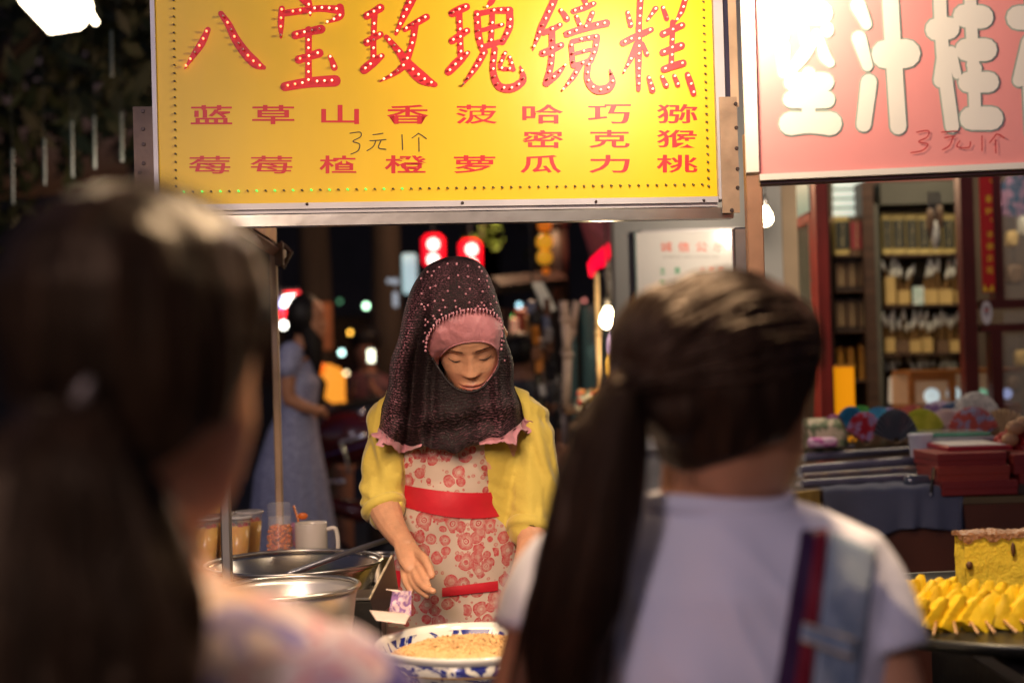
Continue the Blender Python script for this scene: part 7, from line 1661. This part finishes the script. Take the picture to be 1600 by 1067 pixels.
q = [P(x, y, Y) for x, y, Y in ((918, 412, 5.6), (924, 402, 5.62), (949, 380, 5.8), (951, 398, 5.8), (944, 415, 5.76), (930, 420, 5.66), (925, 433, 5.6), (921, 432, 5.6))]
obj('panel', MB().loft([q, [v + Vector((.01, .03, 0)) for v in q]]), glow('neon_red_panel', (1, .0, .035), 1.0), t)
obj('arm', MB().tube([P(947, 400, 5.82), P(962, 400, 5.9)], .01, 6), BLACKM, t)
t = thing('lit_lantern_string', "string of yellow orange lanterns hanging under the beam", 'lantern', P(851, 370, 7.2))
for k, (px, py, r, m) in enumerate(((851, 352, 11, 'a'), (851, 378, 13, 'b'), (851, 402, 12, 'b'), (853, 424, 6, 'a'))):
    q = P(px, py, 7.2); rr = mm(r, 7.2); obj('lantern_body', MB().lathe(q, [(rr * .5, -rr * .9), (rr, -rr * .4), (rr, rr * .4), (rr * .5, rr * .9)], 14), glow('lantern_orange', (.75, .18, .01), .42) if m == 'a' else glow('lantern_yellow', (.85, .38, .02), .5), t, True)
obj('string', MB().tube([P(851, 435, 7.2), P(851, 300, 7.2)], .006, 5), BLACKM, t)
t = thing('awning', "dull pink awning in the alley under the yellow sign's beam", 'awning', P(920, 380, 7.5)); aw = [P(905, 335, 6.4), P(956, 330, 8.3), P(956, 388, 7.0), P(925, 400, 8.4)]
obj('cloth', MB().loft([aw, [v + Vector((0, .02, -.02)) for v in aw]]), mat('awning_pink', (.42, .10, .11), .8, emit=(.4, .09, .1), estr=.12), t); obj('rod', MB().tube([aw[3], aw[2]], .015, 6), BLACKM, t)  # cloth glows faintly in place of light falling on the awning
t = thing('tilted_white_panel', "tilted pale panel hanging among the racks right of the scarf", 'panel', P(848, 470, 6.6)); q = [P(831, 441, 6.6), P(848, 441, 6.6), P(869, 483, 6.6), P(852, 492, 6.6)]; obj('panel', MB().loft([q, [v + Vector((0, .03, 0)) for v in q]]), mat('pale_panel', (.62, .58, .5), .6, emit=(.6, .55, .45), estr=.12), t); obj('wire', MB().tube([q[0], q[0] + Vector((0, 0, .4))], .004, 5), BLACKM, t)  # panel material glows faintly to look lit, it is no lamp
t = thing('sunglasses_rack', "tall dark leaning rack with bluish and brown hung goods", 'rack', P(845, 800, 6.4)); obj('rack_frame', MB().tube([P(830, 470, 6.5), P(842, 600, 6.45), P(860, 820, 6.4)], .02, 6), BLACKM, t); obj('rack_frame', MB().tube([P(856, 470, 6.7), P(868, 640, 6.6), P(876, 820, 6.5)], .02, 6), BLACKM, t)
rnd = random.Random(91); RKM = [mat('hung_blue', (.14, .17, .30), .4), mat('hung_black', (.02, .02, .025), .4), mat('hung_brown', (.16, .07, .04), .5), mat('hung_orange', (.45, .16, .02), .5), mat('hung_grey', (.34, .33, .36), .4)]
for i in range(44):
    yy = 480 + (i // 2) * 14.5; xx = (833 if i % 2 == 0 else 853) + (yy - 480) * .085 + rnd.uniform(-4, 4); q = P(xx, yy, 6.42 + rnd.uniform(-.05, .12)); m = rnd.choice([0, 1, 1, 1, 2, 2, 3, 4]) if i else 0
    obj('hung_item', MB().bbox(q, (rnd.uniform(.02, .05), .03, rnd.uniform(.05, .10)), .006, rnd.uniform(-.6, .6), rnd.uniform(-.4, .4)), RKM[m], t)
# lantern-like box and shelf stand by the scarf
t = thing('lit_cabinet', "red brown cabinet with a warm lamp glow right beside the scarf", 'cabinet', P(815, 600, 8.0)); obj('cabinet_body', MB().bbox(P(822, 512, 8.1), (mm(38, 8.1), .3, mm(60, 8.1)), .02), mat('cabinet_red', (.30, .07, .04), .5), t)
obj('lit_front', MB().bbox(P(800, 520, 7.9), (mm(20, 8), .05, mm(46, 8)), .01), glow('peach_front', (.9, .42, .25), .38), t); obj('gold_panel', MB().bbox(P(826, 510, 7.93), (mm(12, 8), .03, mm(34, 8)), .01), mat('gold_panel', (.4, .24, .08), .5), t)  # front glows by itself, no lamp stands in the cabinet
c = P(815, 610, 7.0); tp = thing('person', "dark silhouetted passer-by behind the vendor's right shoulder", 'person', (c.x, 7.0, 0))
hm5 = MB(); ch5 = P(812, 560, 7.0); head_mesh(hm5, lambda v: ch5 + Matrix.Rotation(R(200), 3, 'Z') @ Vector(v), 40, 40)
p5 = [MB().zloft([(c.x, 7.03, z, rx, .10) for z, rx in ((.85, .15), (1.0, .14), (1.2, .17), (1.29, .17), (1.35, .09), (1.4, .05))], 20)] + [MB().tube([(c.x + s * .18, 7.03, 1.27), (c.x + s * .20, 7.0, 1.0), (c.x + s * .18, 6.95, .78)], [.05, .04, .03], 10, round_ends=True) for s in (-1, 1)] + [MB().tube([(c.x + s * .08, 7.03, .9), (c.x + s * .09, 7.03, .05)], [.085, .05], 10, round_ends=True) for s in (-1, 1)]
m5_ = fuse_mb(p5, voxel=.012, smooth=3); m5_.add(hm5.v, hm5.f); obj('body', m5_, mat('skin_dim', (.26, .12, .08)), tp, True)
obj('dark_clothes', fuse_mb([MB().zloft([(c.x, 7.03, z, rx, .12) for z, rx in ((.10, .16), (.85, .17), (1.0, .165), (1.2, .20), (1.29, .195), (1.345, .11))], 20)] + [MB().tube([(c.x + s * .18, 7.03, 1.26), (c.x + s * .205, 7.0, 1.0), (c.x + s * .19, 6.95, .85)], [.065, .055, .045], 10, round_ends=True) for s in (-1, 1)], voxel=.014, smooth=3), DK, tp, True); obj('hair', MB().ell(ch5 + Vector((0, .0, .035)), (.09, .10, .10)), MATS['black_hair'], tp, True)
# glass fronted shop wall of the alley
AG = Plane(P(900, 600, 7.8), P(960, 600, 6.8)); t = thing('alley_shopfront', "dim green glass shopfront in the alley behind the bare bulb", 'shopfront', P(930, 700, 7.2)); mb = MB(); AG.slab(mb, 898, 475, 962, 900, 0, .03); obj('pane', mb, mat('dim_green_glass', (.08, .14, .13), .25, 0, .3, 3, emit=(.1, .2, .18), estr=.10), t)  # pane has a faint glow of its own to look lit
for x in (898, 918, 950): mb = MB(); AG.slab(mb, x, 470, x + 3, 900, .03, .05); obj('mullion', mb, BLACKM, t)
t = thing('trinket_stand', "low stand with piles of colourful trinkets beneath the bare bulb", 'stand', P(940, 800, 5.6)); obj('stand_top', MB().bbox(P(945, 640, 5.6) + Vector((.05, .2, 0)), (.42, .5, .03), .004), BROWNWOOD, t); obj('stand_body', MB().bbox(P(945, 640, 5.6) + Vector((.05, .2, -.55)), (.38, .46, 1.0), .01), mat('stand_cloth', (.16, .10, .07), .8, 0, .3, 8), t)
for k, cm in enumerate(((.6, .25, .08), (.5, .05, .04), (.55, .5, .4), (.1, .3, .25), (.45, .3, .05))):
    mb = MB()
    for _ in range(30): q = P(905 + rnd.random() * 75, 612 + rnd.random() * 26, 5.45 + rnd.random() * .3); mb.ell(q, (.018 * rnd.uniform(.5, 1.4), .015, .012 * rnd.uniform(.6, 1.8)), n=6, m=4)
    obj('trinkets', mb, mat('trinket_%s' % 'abcde'[k], cm, .3), t, True, kind='stuff')
for k, (px, py) in enumerate(((955, 540), (962, 560), (953, 575), (966, 590), (975, 530))):
    q = P(px, py, 5.4); t = thing('hung_charm', ["violet hung charm nearest the bare bulb", "brown charm under the violet one", "yellow charm left in the cluster", "reddish lowest charm of the cluster", "pale charm beside the woman's hair"][k], 'charm', q); obj('charm', MB().lathe(q, [(.003, -.05), (.014, -.02), (.014, .02), (.003, .05)], 10), mat('charm_%s' % 'abcde'[k], [(.25, .2, .45), (.2, .1, .06), (.55, .35, .06), (.3, .05, .04), (.5, .45, .4)][k], .4), t, True); obj('cord', MB().tube([q + Vector((0, 0, .05)), q + Vector((0, 0, .3))], .002, 5), BLACKM, t)
# dry grass-like bouquet low in the alley
mb = MB()
for _ in range(220):
    a = P(890 + rnd.gauss(0, 6), 790, 4.9); b_ = P(885 + rnd.gauss(0, 26), 690 + rnd.random() * 70, 4.9 + rnd.uniform(-.1, .1)); mb.tube([a, a.lerp(b_, .6) + Vector((rnd.uniform(-.01, .01), 0, 0)), b_], [.0015, .0013, .003], 4, cap=False)
o = obj('dry_bouquet', mb, mat('dry_stems', (.45, .27, .18), .8), None, kind='stuff'); o["label"] = "bundle of dry pale stems behind the vendor's elbow"; o["category"] = "dry flowers"
# dangling light tubes in the trees at the left
MT = mat('dim_tube', (.06, .07, .06), .4, emit=(.5, .6, .5), estr=.018)
for i, (x, y0, y1) in enumerate(((19, 234, 318), (69, 218, 288), (112, 190, 276), (147, 182, 262), (190, 176, 250), (174, 50, 118))):
    t = thing('hanging_light_tube', ["leftmost faint light tube in the dark tree", "second faint light tube from the left", "faint light tube below the blue sky gaps", "long faint light tube, fourth from the left", "faint light tube nearest the rusty bracket", "short faint light tube high up beside the yellow sign"][i], 'light tube', P(x, y0, 5.6))
    obj('tube', MB().tube([P(x, y0, 5.6), P(x + (y1 - y0) * .01, y1, 5.6)], .006, 8, round_ends=True), MT, t, True); obj('wire', MB().tube([P(x, y0, 5.6), P(x, y0, 5.6) + Vector((0, 0, 1))], .0012, 4), mat('black_wire', (.008, .008, .008), .9), t)
# a person at the very left edge
